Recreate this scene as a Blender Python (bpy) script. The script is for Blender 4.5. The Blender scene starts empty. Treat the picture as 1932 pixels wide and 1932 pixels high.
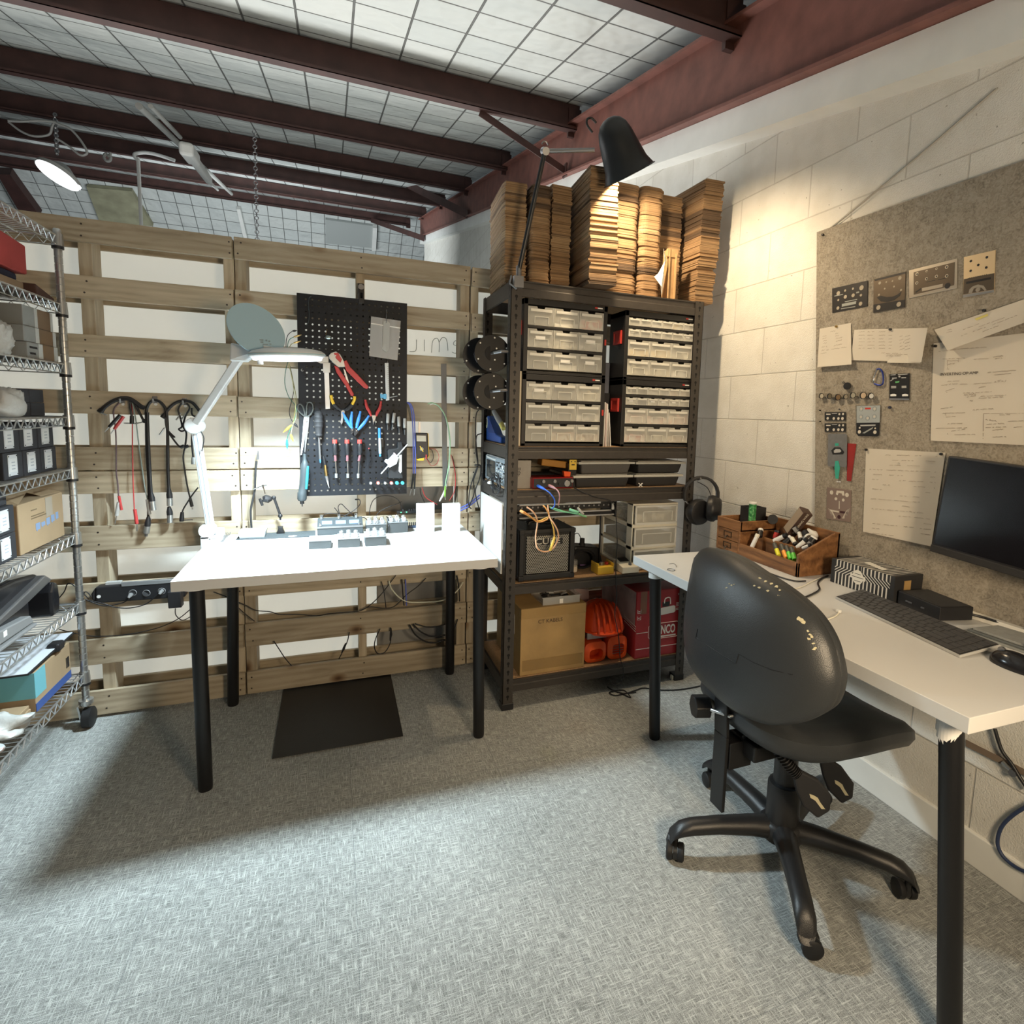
import bpy,bmesh,math,random
from math import sin,cos,pi,radians,sqrt,atan2
from mathutils import Vector,Matrix
SC=bpy.context.scene
COL=SC.collection
RND=random.Random(7)
# ------------------------------------------------------------------ camera
F_PX,PPX,PPY=1038.874,1040.05,889.94
CAM=Vector((0.482,-2.649,1.294))
_yaw,_pit,_rol=radians(21.497),radians(-6.04),radians(1.701)
FWD=Vector((sin(_yaw)*cos(_pit),cos(_yaw)*cos(_pit),sin(_pit)))
_rt=Vector((cos(_yaw),-sin(_yaw),0))
_up=_rt.cross(FWD)
RGT=_rt*cos(_rol)+_up*sin(_rol)
UPV=_up*cos(_rol)-_rt*sin(_rol)
cam_d=bpy.data.cameras.new('camera')
cam_d.sensor_width=36.0
cam_d.lens=F_PX/1932*36.0
cam_d.shift_x=(966-PPX)/1932
cam_d.shift_y=(PPY-966)/1932
cam_d.clip_start=0.02
cam=bpy.data.objects.new('camera',cam_d)
COL.objects.link(cam)
_m=Matrix((RGT,UPV,-FWD)).transposed().to_4x4()
_m.translation=CAM
cam.matrix_world=_m
SC.camera=cam
# ------------------------------------------------------------------ world, lights, exposure
w=bpy.data.worlds.new('world')
SC.world=w
w.use_nodes=True
w.node_tree.nodes['Background'].inputs[0].default_value=(0.85,0.95,1.0,1)
w.node_tree.nodes['Background'].inputs[1].default_value=0.07
SC.view_settings.view_transform='Standard'
SC.view_settings.look='None'
SC.view_settings.exposure=0.2
SC.view_settings.gamma=1.0
SC.view_settings.use_curve_mapping=False
def light(name,kind,loc,energy,color,size=0.1,aim=None,size_y=None,spot=None,blend=0.5):
 d=bpy.data.lights.new(name,kind)
 d.energy=energy
 d.color=color
 if kind=='AREA':
  d.shape='RECTANGLE' if size_y else 'DISK'
  d.size=size
  if size_y:
   d.size_y=size_y
 else:
  d.shadow_soft_size=size
 if kind=='SPOT':
  d.spot_size=spot
  d.spot_blend=blend
 o=bpy.data.objects.new(name,d)
 COL.objects.link(o)
 o.location=loc
 if aim is not None:
  o.rotation_euler=(Vector(aim)-Vector(loc)).to_track_quat('-Z','Y').to_euler()
 return o
 # added fill above and behind the camera, unseen area lights added in the hall
light('room_fill','AREA',(0.2,-2.5,3.2),20,(0.95,0.98,1.0),2.0,(0.6,-0.2,0.6),0.7)
light('hall_fill','AREA',(-1.0,7.4,2.2),185,(0.92,0.98,1.0),3.0,(0.0,11.5,4.6),2.0)
light('hall_fill_near','AREA',(-0.5,3.0,2.2),10,(0.92,0.98,1.0),3.0,(0.0,4.0,5.0),1.5)
light('sheet_backlight','AREA',(0.1,2.6,1.1),160,(1.0,0.98,0.94),4.6,(0.1,0.0,1.0),2.2)  # added to brighten the translucent sheeting from behind
light('magnifier_light','AREA',(0.325,-0.42,1.452),36,(0.76,0.93,1.0),0.16,(0.40,-0.56,0.0)).data.spread=radians(140)
light('desk_warm_light','AREA',(1.25,-2.9,1.25),24,(1.0,0.77,0.50),0.4,(0.9,-0.3,0.5))
def P(px,py,ax,v):
 """point of the photograph's ray on the plane  axis = v"""
 d=FWD+RGT*((px-PPX)/F_PX)-UPV*((py-PPY)/F_PX)
 i='xyz'.index(ax)
 return CAM+d*((v-CAM[i])/d[i])
 # ------------------------------------------------------------------ materials
MATS={}
def mat(name,col,rough=0.6,metal=0.0,spec=0.5,var=0.0,vscale=20.0,bump=0.0,bscale=80.0,emit=None,alpha=None,trans=0.0,tint=0.0):
 if name in MATS:
  return MATS[name]
 m=bpy.data.materials.new(name)
 m.use_nodes=True
 nt=m.node_tree
 b=nt.nodes['Principled BSDF']
 b.inputs['Base Color'].default_value=(*col,1)
 b.inputs['Roughness'].default_value=rough
 b.inputs['Metallic'].default_value=metal
 b.inputs['Specular IOR Level'].default_value=spec
 if trans:
  b.inputs['Transmission Weight'].default_value=trans
  b.inputs['IOR'].default_value=1.15
 if emit:
  b.inputs['Emission Color'].default_value=(*emit[0],1)
  b.inputs['Emission Strength'].default_value=emit[1]
 if alpha is not None:
  b.inputs['Alpha'].default_value=alpha
 if var or bump:
  tc=nt.nodes.new('ShaderNodeTexCoord')
 if var or tint:
  hs=nt.nodes.new('ShaderNodeHueSaturation')
  hs.inputs['Color'].default_value=(*col,1)
  nt.links.new(hs.outputs[0],b.inputs['Base Color'])
  val=None
  if var:
   n=nt.nodes.new('ShaderNodeTexNoise')
   n.inputs['Scale'].default_value=vscale
   n.inputs['Detail'].default_value=5
   nt.links.new(tc.outputs['Object'],n.inputs[0])
   mr=nt.nodes.new('ShaderNodeMapRange')
   mr.inputs[1].default_value=0.3
   mr.inputs[2].default_value=0.7
   mr.inputs[3].default_value=1-var
   mr.inputs[4].default_value=1+var
   nt.links.new(n.outputs[0],mr.inputs[0])
   val=mr.outputs[0]
  if tint:
   oi=nt.nodes.new('ShaderNodeObjectInfo')
   mt=nt.nodes.new('ShaderNodeMapRange')
   mt.inputs[3].default_value=1-tint
   mt.inputs[4].default_value=1+tint
   nt.links.new(oi.outputs['Random'],mt.inputs[0])
   if val is None:
    val=mt.outputs[0]
   else:
    mm=nt.nodes.new('ShaderNodeMath')
    mm.operation='MULTIPLY'
    nt.links.new(val,mm.inputs[0])
    nt.links.new(mt.outputs[0],mm.inputs[1])
    val=mm.outputs[0]
  nt.links.new(val,hs.inputs['Value'])
 if bump:
  n2=nt.nodes.new('ShaderNodeTexNoise')
  n2.inputs['Scale'].default_value=bscale
  n2.inputs['Detail'].default_value=4
  nt.links.new(tc.outputs['Object'],n2.inputs[0])
  bp=nt.nodes.new('ShaderNodeBump')
  bp.inputs['Strength'].default_value=bump
  bp.inputs['Distance'].default_value=0.01
  nt.links.new(n2.outputs[0],bp.inputs['Height'])
  nt.links.new(bp.outputs[0],b.inputs['Normal'])
 MATS[name]=m
 return m
def nodes_of(m):
 nt=m.node_tree
 return nt,nt.nodes['Principled BSDF'],(lambda t,**kw:_mk(nt,t,kw))
def _mk(nt,t,kw):
 n=nt.nodes.new('ShaderNode'+t)
 for k,v in kw.items():
  if k.startswith('i_'):
   n.inputs[int(k[2:]) if k[2:].isdigit() else k[2:].replace('_',' ')].default_value=v
  else:
   setattr(n,k,v)
 return n
def ramp(nt,fac,stops):
 n=nt.nodes.new('ShaderNodeValToRGB')
 e=n.color_ramp.elements
 while len(e)<len(stops):
  e.new(0.5)
 for el,(p,c) in zip(e,stops):
  el.position=p
  el.color=(*c,1)
 nt.links.new(fac,n.inputs[0])
 return n.outputs[0]
def wood_mat(name,stops,axis='X',stretch=9.0,scale=3.0,rough=0.65,tint=0.12,knots=True):
 """grain that runs along one axis, with dark knots and board-to-board tint"""
 m=mat(name,(0.5,0.4,0.3),rough)
 nt,b,N=nodes_of(m)
 tc=N('TexCoord')
 oi=N('ObjectInfo')
 sc={'X':(1,stretch,stretch),'Y':(stretch,1,stretch),'Z':(stretch,stretch,1)}[axis]
 mp=N('Mapping')
 mp.inputs['Scale'].default_value=sc
 addv=N('VectorMath',operation='ADD')
 sclr=N('VectorMath',operation='SCALE')
 cmb=N('CombineXYZ')
 for i in range(3):
  nt.links.new(oi.outputs['Random'],cmb.inputs[i])
 nt.links.new(cmb.outputs[0],sclr.inputs[0])
 sclr.inputs['Scale'].default_value=37.0
 nt.links.new(tc.outputs['Object'],addv.inputs[0])
 nt.links.new(sclr.outputs[0],addv.inputs[1])
 nt.links.new(addv.outputs[0],mp.inputs[0])
 n1=N('TexNoise')
 n1.inputs['Scale'].default_value=scale
 n1.inputs['Detail'].default_value=6
 n1.inputs['Roughness'].default_value=0.62
 n1.inputs['Distortion'].default_value=1.2
 nt.links.new(mp.outputs[0],n1.inputs[0])
 wv=N('TexWave')
 wv.bands_direction='Z' if axis!='Z' else 'X'
 wv.inputs['Scale'].default_value=1.3
 wv.inputs['Distortion'].default_value=9.0
 wv.inputs['Detail'].default_value=3
 wv.inputs['Detail Scale'].default_value=0.7
 nt.links.new(mp.outputs[0],wv.inputs[0])
 mx=N('Math',operation='MULTIPLY_ADD')
 nt.links.new(wv.outputs['Fac'],mx.inputs[0])
 mx.inputs[1].default_value=0.16
 nt.links.new(n1.outputs[0],mx.inputs[2])
 mul=N('Math',operation='MULTIPLY')
 nt.links.new(mx.outputs[0],mul.inputs[0])
 mul.inputs[1].default_value=0.92
 c=ramp(nt,mul.outputs[0],stops)
 if knots:
  vo=N('TexVoronoi')
  vo.inputs['Scale'].default_value=1.0
  mp2=N('Mapping')
  mp2.inputs['Scale'].default_value=tuple(3.4 if s==1 else 5.2 for s in sc)
  nt.links.new(addv.outputs[0],mp2.inputs[0])
  nt.links.new(mp2.outputs[0],vo.inputs['Vector'])
  k=N('MapRange')
  k.inputs[1].default_value=0.03
  k.inputs[2].default_value=0.15
  nt.links.new(vo.outputs['Distance'],k.inputs[0])
  mixk=N('MixRGB',blend_type='MULTIPLY')
  mixk.inputs[0].default_value=1.0
  kr=ramp(nt,k.outputs[0],[(0.0,(0.22,0.13,0.08)),(0.45,(0.62,0.5,0.4)),(1.0,(1,1,1))])
  nt.links.new(c,mixk.inputs[1])
  nt.links.new(kr,mixk.inputs[2])
  c=mixk.outputs[0]
 hs=N('HueSaturation')
 mt=N('MapRange')
 mt.inputs[3].default_value=1-tint
 mt.inputs[4].default_value=1+tint
 nt.links.new(oi.outputs['Random'],mt.inputs[0])
 nt.links.new(mt.outputs[0],hs.inputs['Value'])
 nt.links.new(c,hs.inputs['Color'])
 nt.links.new(hs.outputs[0],b.inputs['Base Color'])
 bp=N('Bump')
 bp.inputs['Strength'].default_value=0.12
 bp.inputs['Distance'].default_value=0.01
 nt.links.new(n1.outputs[0],bp.inputs['Height'])
 nt.links.new(bp.outputs[0],b.inputs['Normal'])
 return m
 # ------------------------------------------------------------------ mesh builder
def frame(o,x,y=None,z=None):
 """4x4 whose columns are the unit axes x, y, z at o (z or y worked out when missing)"""
 x=Vector(x).normalized()
 if z is None:
  y=Vector(y)
  z=x.cross(y).normalized()
  y=z.cross(x)
 else:
  z=Vector(z)
  y=z.cross(x).normalized()
  z=x.cross(y)
 m=Matrix((x,y,z)).transposed().to_4x4()
 m.translation=Vector(o)
 return m
def rot(ax,deg,o=(0,0,0)):
 return Matrix.Translation(Vector(o))@Matrix.Rotation(radians(deg),4,ax)@Matrix.Translation(-Vector(o))
def spth(pts,n=6):
 pts=[Vector(p) for p in pts]
 if len(pts)<3:
  return pts
 out=[]
 for i in range(len(pts)-1):
  p0=pts[max(i-1,0)]
  p1,p2=pts[i],pts[i+1]
  p3=pts[min(i+2,len(pts)-1)]
  for k in range(n):
   t=k/n
   out.append(0.5*((2*p1)+(p2-p0)*t+(2*p0-5*p1+4*p2-p3)*t*t+(3*p1-p0-3*p2+p3)*t**3))
 out.append(pts[-1])
 return out
class MB:
 def __init__(self,M=None):
  self.v,self.f,self.mi=[],[],[]
  self.M=M or Matrix.Identity(4)
  self.m=0
 def add(self,vs,fs):
  o=len(self.v)
  self.v.extend(self.M@Vector(p) for p in vs)
  for f in fs:
   self.f.append(tuple(i+o for i in f))
   self.mi.append(self.m)
  return self
 def box(self,x0,x1,y0,y1,z0,z1):
  vs=[(x,y,z) for z in(z0,z1) for y in(y0,y1) for x in(x0,x1)]
  return self.add(vs,[(0,2,3,1),(4,5,7,6),(0,1,5,4),(2,6,7,3),(0,4,6,2),(1,3,7,5)])
 def cbox(self,c,s):
  return self.box(c[0]-s[0]/2,c[0]+s[0]/2,c[1]-s[1]/2,c[1]+s[1]/2,c[2]-s[2]/2,c[2]+s[2]/2)
 def hexa(self,lo,hi):
  """eight corners: lower ring of four and upper ring of four"""
  return self.add(list(lo)+list(hi),[(3,2,1,0),(4,5,6,7),(0,1,5,4),(1,2,6,5),(2,3,7,6),(3,0,4,7)])
 def bar(self,a,b,w,h,up=(0,0,1)):
  """straight bar of section w x h from a to b"""
  a,b=Vector(a),Vector(b)
  d=(b-a).normalized()
  u=Vector(up)
  s=d.cross(u)
  if s.length<1e-5:
   s=d.cross(Vector((0,1,0)))
  s.normalize()
  u=s.cross(d)
  lo=[a+s*(i*w/2)+u*(j*h/2) for i,j in((-1,-1),(1,-1),(1,1),(-1,1))]
  hi=[p+(b-a) for p in lo]
  return self.hexa(lo,hi)
 def tube(self,pts,r,n=8,sm=0,cap=True):
  pts=spth(pts,sm) if sm else[Vector(p) for p in pts]
  k=len(pts)
  rs=[r]*k if not isinstance(r,(list,tuple)) else([r[min(int(i*len(r)/k),len(r)-1)] for i in range(k)] if len(r)!=k else r)
  vs,fs=[],[]
  prev=None
  for i,p in enumerate(pts):
   t=(pts[min(i+1,k-1)]-pts[max(i-1,0)])
   if t.length<1e-9:
    t=Vector((0,0,1))
   t.normalize()
   if prev is None:
    a=t.cross(Vector((0,0,1)))
    if a.length<0.05:
     a=t.cross(Vector((1,0,0)))
   else:
    a=prev-t*prev.dot(t)
    if a.length<1e-5:
     a=t.cross(Vector((0.3,1,0.2)))
   a.normalize()
   prev=a
   b=t.cross(a)
   for j in range(n):
    an=2*pi*j/n
    vs.append(p+a*(rs[i]*cos(an))+b*(rs[i]*sin(an)))
  for i in range(k-1):
   for j in range(n):
    q=(j+1)%n
    fs.append((i*n+j,i*n+q,(i+1)*n+q,(i+1)*n+j))
  if cap:
   fs.append(tuple(range(n-1,-1,-1)))
   fs.append(tuple((k-1)*n+j for j in range(n)))
  return self.add(vs,fs)
 def cyl(self,a,b,r,n=16,r2=None):
  return self.tube([a,b],[r,r if r2 is None else r2],n)
 def lathe(self,prof,n=24,M=None):
  """profile of (radius, z) turned about z, placed by M"""
  M=M or Matrix.Identity(4)
  vs,fs=[],[]
  for r,z in prof:
   for j in range(n):
    a=2*pi*j/n
    vs.append(M@Vector((r*cos(a),r*sin(a),z)))
  k=len(prof)
  for i in range(k-1):
   for j in range(n):
    q=(j+1)%n
    fs.append((i*n+j,i*n+q,(i+1)*n+q,(i+1)*n+j))
  fs.append(tuple(range(n-1,-1,-1)))
  fs.append(tuple((k-1)*n+j for j in range(n)))
  return self.add(vs,fs)
 def prism(self,poly,z0,z1,M=None):
  M=M or Matrix.Identity(4)
  n=len(poly)
  vs=[M@Vector((x,y,z0)) for x,y in poly]+[M@Vector((x,y,z1)) for x,y in poly]
  fs=[tuple(range(n-1,-1,-1)),tuple(range(n,2*n))]+[(i,(i+1)%n,n+(i+1)%n,n+i) for i in range(n)]
  return self.add(vs,fs)
 def ball(self,c,r,n=12,s=(1,1,1)):
  prof=[(max(sin(pi*i/n),1e-4),-cos(pi*i/n)) for i in range(n+1)]
  M=Matrix.Translation(Vector(c))@Matrix.Diagonal((r*s[0],r*s[1],r*s[2],1))
  return self.lathe(prof,n*2,M)
 def torus(self,c,R,r,ax='z',n=24,k=8,a0=0.0,a1=2*pi):
  pts=[]
  for i in range(n+1):
   a=a0+(a1-a0)*i/n
   q={'z':(cos(a),sin(a),0),'y':(cos(a),0,sin(a)),'x':(0,cos(a),sin(a))}[ax]
   pts.append(Vector(c)+Vector(q)*R)
  return self.tube(pts,r,k)
 def slab(self,q,t,nrm):
  """thin slab: quad q on the front, t thick behind along -nrm"""
  d=Vector(nrm).normalized()*t
  q=[Vector(p) for p in q]
  return self.hexa([p-d for p in q],q)
ROOTS={}
def bob(name,mb,m,parent=None,sf=None,bv=0.0,seg=2):
 """one mesh object; a child's coordinates are those of its root"""
 me=bpy.data.meshes.new(name)
 vs=mb.v
 loc=None
 if parent is not None:
  inv=ROOTS.get(parent.name)
  if inv is not None:
   vs=[inv@v for v in vs]
 else:
  xs,ys,zs=zip(*vs)
  loc=Vector(((min(xs)+max(xs))/2,(min(ys)+max(ys))/2,min(zs)))
  vs=[v-loc for v in vs]
 me.from_pydata([tuple(v) for v in vs],[],mb.f)
 ms=m if isinstance(m,(list,tuple)) else[m]
 for x in ms:
  me.materials.append(x)
 if len(ms)>1:
  me.polygons.foreach_set('material_index',mb.mi)
 bm=bmesh.new()
 bm.from_mesh(me)
 bmesh.ops.recalc_face_normals(bm,faces=bm.faces)
 bm.to_mesh(me)
 bm.free()
 if sf:
  me.polygons.foreach_set('use_smooth',[True]*len(me.polygons))
  me.set_sharp_from_angle(angle=radians(sf))
 o=bpy.data.objects.new(name,me)
 COL.objects.link(o)
 if parent is not None:
  o.parent=parent
  if parent.name in ROOTS:
   ROOTS[o.name]=ROOTS[parent.name]
 else:
  o.location=loc
  ROOTS[o.name]=Matrix.Translation(-loc)
 if bv:
  b=o.modifiers.new('bevel','BEVEL')
  b.width=bv
  b.segments=seg
  b.limit_method='ANGLE'
  b.angle_limit=radians(40)
  b.use_clamp_overlap=True
 return o
def tag(o,label,cat,group=None,kind=None):
 o['label']=label
 o['category']=cat
 if group:
  o['group']=group
 if kind:
  o['kind']=kind
 return o
def tng(name,label,cat,loc=(0,0,0),group=None,rz=0.0,local=False):
 """an Empty at the thing's base; parts are given in world coordinates unless local"""
 o=bpy.data.objects.new(name,None)
 o.empty_display_size=0.05
 COL.objects.link(o)
 o.location=loc
 o.rotation_euler=(0,0,rz)
 tag(o,label,cat,group)
 ROOTS[o.name]=Matrix.Identity(4) if local else Matrix.Translation(-Vector(loc))
 return o
def copy_thing(src,loc,rz,label,group=None):
 def rec(o,parent):
  c=o.copy()
  COL.objects.link(c)
  c.parent=parent
  for ch in[x for x in COL.objects if x.parent==o]:
   rec(ch,c)
  return c
 r=rec(src,None)
 r.location=loc
 r.rotation_euler=(0,0,rz)
 r['label']=label
 if group:
  r['group']=group
 return r
def struct(name,mb,m,**kw):
 o=bob(name,mb,m,**kw)
 o['kind']='structure'
 return o
def text_mb(s,M,size,thick=0.0004,align='LEFT',mb=None,bold=0.0,xs=1.0):
 """lettering as mesh in the xy plane of M"""
 cu=bpy.data.curves.new('lettering','FONT')
 cu.body=s
 cu.size=size
 cu.align_x=align
 cu.align_y='CENTER'
 cu.extrude=thick/2
 cu.offset=bold
 cu.resolution_u=3
 to=bpy.data.objects.new('lettering',cu)
 me=bpy.data.meshes.new_from_object(to)
 mb=mb or MB()
 S=Matrix.Diagonal((xs,1,1,1))
 mb.add([M@S@v.co for v in me.vertices],[tuple(p.vertices) for p in me.polygons])
 bpy.data.objects.remove(to)
 bpy.data.curves.remove(cu)
 bpy.data.meshes.remove(me)
 return mb
XR=2.232
RX,RY,RZ=Vector((1,0,0)),Vector((0,1,0)),Vector((0,0,1))
def Q4(quad):
 a,b,c,d=[Vector(p) for p in quad]
 def f(u,v,off=0.0):
  p=(a*(1-u)+b*u)*(1-v)+(d*(1-u)+c*u)*v
  if off:
   n=(b-a).cross(a-d).normalized()
   p=p+n*off
  return p
 return f
 # ------------------------------------------------------------------ room
 # carpet tiles
m_floor=mat('carpet_tiles',(0.3,0.31,0.3),0.95,spec=0.15)
nt,b,N=nodes_of(m_floor)
tc=N('TexCoord')
mpa=N('Mapping');mpa.inputs['Scale'].default_value=(300,30,1)
mpb=N('Mapping');mpb.inputs['Scale'].default_value=(30,300,1)
na=N('TexNoise');nb=N('TexNoise');nc=N('TexNoise');nd=N('TexNoise')
for n_,s_ in((na,1.0),(nb,1.0),(nc,700.0),(nd,1.6)):
 n_.inputs['Scale'].default_value=s_
 n_.inputs['Detail'].default_value=3
nt.links.new(tc.outputs['Object'],mpa.inputs[0]);nt.links.new(tc.outputs['Object'],mpb.inputs[0])
nt.links.new(mpa.outputs[0],na.inputs[0]);nt.links.new(mpb.outputs[0],nb.inputs[0])
nt.links.new(tc.outputs['Object'],nc.inputs[0]);nt.links.new(tc.outputs['Object'],nd.inputs[0])
mxm=N('Math',operation='MAXIMUM');nt.links.new(na.outputs[0],mxm.inputs[0]);nt.links.new(nb.outputs[0],mxm.inputs[1])
av=N('Math',operation='ADD');nt.links.new(mxm.outputs[0],av.inputs[0]);nt.links.new(nc.outputs[0],av.inputs[1])
av2=N('Math',operation='MULTIPLY_ADD');nt.links.new(nd.outputs[0],av2.inputs[0]);av2.inputs[1].default_value=0.25;nt.links.new(av.outputs[0],av2.inputs[2])
hlf=N('Math',operation='MULTIPLY');nt.links.new(av2.outputs[0],hlf.inputs[0]);hlf.inputs[1].default_value=0.5
cfl=ramp(nt,hlf.outputs[0],[(0.47,(0.13,0.136,0.13)),(0.59,(0.31,0.32,0.31)),(0.71,(0.62,0.63,0.61))])
bk=N('TexBrick');bk.offset=0.0;bk.inputs['Scale'].default_value=2.0
bk.inputs['Color1'].default_value=(1,1,1,1);bk.inputs['Color2'].default_value=(0.93,0.94,0.94,1);bk.inputs['Mortar'].default_value=(0.72,0.74,0.76,1)
bk.inputs['Mortar Size'].default_value=0.0022;bk.inputs['Brick Width'].default_value=1.0;bk.inputs['Row Height'].default_value=1.0
mpc=N('Mapping');mpc.inputs['Location'].default_value=(0.13,0.33,0)
nt.links.new(tc.outputs['Object'],mpc.inputs[0]);nt.links.new(mpc.outputs[0],bk.inputs[0])
mlt=N('MixRGB',blend_type='MULTIPLY');mlt.inputs[0].default_value=1
nt.links.new(cfl,mlt.inputs[1]);nt.links.new(bk.outputs[0],mlt.inputs[2])
# a soft yellow-green tinted patch and some brown ones
def spot_mask(src,cx,cy,r0,r1):
 sx=N('VectorMath',operation='DISTANCE');sx.inputs[1].default_value=(cx,cy,0)
 nt.links.new(src,sx.inputs[0])
 r_=N('MapRange');r_.inputs[1].default_value=r0;r_.inputs[2].default_value=r1;r_.inputs[3].default_value=1;r_.inputs[4].default_value=0
 nt.links.new(sx.outputs['Value'],r_.inputs[0])
 return r_.outputs[0]
wob=N('MixRGB',blend_type='ADD');wob.inputs[0].default_value=0.06
nd2=N('TexNoise');nd2.inputs['Scale'].default_value=14
nt.links.new(tc.outputs['Object'],nd2.inputs[0]);nt.links.new(tc.outputs['Object'],wob.inputs[1]);nt.links.new(nd2.outputs['Color'],wob.inputs[2])
col=mlt.outputs[0]
FL0=Vector((0.65,0.0,0))
for(px,py,r0,r1,c_,k_) in((1040,1418,0.0,0.10,(0.75,0.8,0.35),0.5),(1095,1372,0.0,0.12,(0.62,0.45,0.3),0.5),(1330,1290,0.0,0.2,(0.75,0.65,0.5),0.4)):
 q_=P(px,py,'z',0)
 mk_=spot_mask(wob.outputs[0],q_.x-0.65+0.03,q_.y+0.03-(-0.0),r0,r1)
 sm_=N('Math',operation='MULTIPLY');nt.links.new(mk_,sm_.inputs[0]);sm_.inputs[1].default_value=k_
 mm_=N('MixRGB',blend_type='MULTIPLY');nt.links.new(sm_.outputs[0],mm_.inputs[0]);nt.links.new(col,mm_.inputs[1]);mm_.inputs[2].default_value=(*c_,1)
 col=mm_.outputs[0]
nt.links.new(col,b.inputs['Base Color'])
bp=N('Bump');bp.inputs['Strength'].default_value=0.35;bp.inputs['Distance'].default_value=0.004
nt.links.new(hlf.outputs[0],bp.inputs['Height']);nt.links.new(bp.outputs[0],b.inputs['Normal'])
fl=struct('floor',MB().add([(-1.7,-4.0,0),(3.0,-4.0,0),(3.0,4.0,0),(-1.7,4.0,0),(-1.7,-4.0,-.05),(3.0,-4.0,-.05),(3.0,4.0,-.05),(-1.7,4.0,-.05)],[(0,1,2,3),(7,6,5,4),(0,4,5,1),(1,5,6,2),(2,6,7,3),(3,7,4,0)]),m_floor)
for v_ in fl.data.vertices:
 v_.co.z-=0.05-0.05
fl.location.z=-0.05
# right wall: painted concrete block, raked top
mBK=mat('painted_blockwork',(0.74,0.72,0.66),0.75,spec=0.3)
nt,b,N=nodes_of(mBK)
geo=N('NewGeometry')
sep=N('SeparateXYZ');nt.links.new(geo.outputs['Position'],sep.inputs[0])
cmb=N('CombineXYZ');nt.links.new(sep.outputs['Y'],cmb.inputs[0]);nt.links.new(sep.outputs['Z'],cmb.inputs[1])
mp=N('Mapping');mp.inputs['Location'].default_value=(0.095,0.108,0);nt.links.new(cmb.outputs[0],mp.inputs[0])
bk=N('TexBrick');bk.inputs['Scale'].default_value=1.0;bk.inputs['Brick Width'].default_value=0.4;bk.inputs['Row Height'].default_value=0.2
bk.inputs['Mortar Size'].default_value=0.0035;bk.inputs['Mortar Smooth'].default_value=0.6
bk.inputs['Color1'].default_value=(0.78,0.77,0.72,1);bk.inputs['Color2'].default_value=(0.74,0.725,0.675,1);bk.inputs['Mortar'].default_value=(0.60,0.58,0.53,1)
nt.links.new(mp.outputs[0],bk.inputs[0])
n1=N('TexNoise');n1.inputs['Scale'].default_value=240;n1.inputs['Detail'].default_value=3;nt.links.new(geo.outputs['Position'],n1.inputs[0])
n2=N('TexNoise');n2.inputs['Scale'].default_value=9;n2.inputs['Detail'].default_value=6;nt.links.new(geo.outputs['Position'],n2.inputs[0])
nt.links.new(ramp(nt,n2.outputs[0],[(0.35,(0.92,0.915,0.90)),(0.6,(1,1,1))]),(mx:=N('MixRGB',blend_type='MULTIPLY')).inputs[2])
mx.inputs[0].default_value=1;nt.links.new(bk.outputs[0],mx.inputs[1])
n3=N('TexNoise');n3.inputs['Scale'].default_value=55;n3.inputs['Detail'].default_value=2;nt.links.new(geo.outputs['Position'],n3.inputs[0])
pit=ramp(nt,n3.outputs[0],[(0.22,(0.45,0.43,0.4)),(0.26,(1,1,1))])
mx2=N('MixRGB',blend_type='MULTIPLY');mx2.inputs[0].default_value=1;nt.links.new(mx.outputs[0],mx2.inputs[1]);nt.links.new(pit,mx2.inputs[2])
nt.links.new(mx2.outputs[0],b.inputs['Base Color'])
sub=N('Math',operation='MULTIPLY_ADD');nt.links.new(bk.outputs['Fac'],sub.inputs[0]);sub.inputs[1].default_value=-1.2;nt.links.new(n1.outputs[0],sub.inputs[2])
bp=N('Bump');bp.inputs['Strength'].default_value=0.5;bp.inputs['Distance'].default_value=0.006
nt.links.new(sub.outputs[0],bp.inputs['Height']);nt.links.new(bp.outputs[0],b.inputs['Normal'])
def raft(y):
 return 2.732+0.2175*(y+0.194)
Y0,Y1=-4.0,9.3
struct('wall_right',MB(frame((XR,0,0),RY,RZ)).prism([(Y0,0),(Y1,0),(Y1,raft(Y1)-.12),(Y0,raft(Y0)-.12)],0,0.18),mBK)
m_white=mat('white_paint',(0.82,0.83,0.80),0.6,var=0.05,vscale=6)
# white raking capping along the top of the blockwork
struct('trim_1',MB(frame((XR-0.09,0,0),RY,RZ)).prism([(Y0,raft(Y0)-.125),(Y1,raft(Y1)-.125),(Y1,raft(Y1)),(Y0,raft(Y0))],0,0.27),m_white)
# steel of the roof
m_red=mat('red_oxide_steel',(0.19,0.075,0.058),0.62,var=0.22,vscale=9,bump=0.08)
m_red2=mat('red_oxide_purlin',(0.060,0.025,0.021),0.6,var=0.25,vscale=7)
rf=MB(frame((XR-0.085,0,0),RY,RZ))
rf.prism([(Y0,raft(Y0)),(Y1,raft(Y1)),(Y1,raft(Y1)+.36),(Y0,raft(Y0)+.36)],0,0.012)
rf.prism([(Y0,raft(Y0)+.002),(Y1,raft(Y1)+.002),(Y1,raft(Y1)+.016),(Y0,raft(Y0)+.016)],-0.05,0.07)
rf.prism([(Y0,raft(Y0)+.345),(Y1,raft(Y1)+.345),(Y1,raft(Y1)+.36),(Y0,raft(Y0)+.36)],-0.05,0.07)
struct('ceiling_rafter',rf,m_red)
def rtop(y):
 return 3.207+0.2256*(y-0.653)
PY=[-2.3,-0.5,1.3,3.07,4.86,6.74,8.8,11.3]
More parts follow.
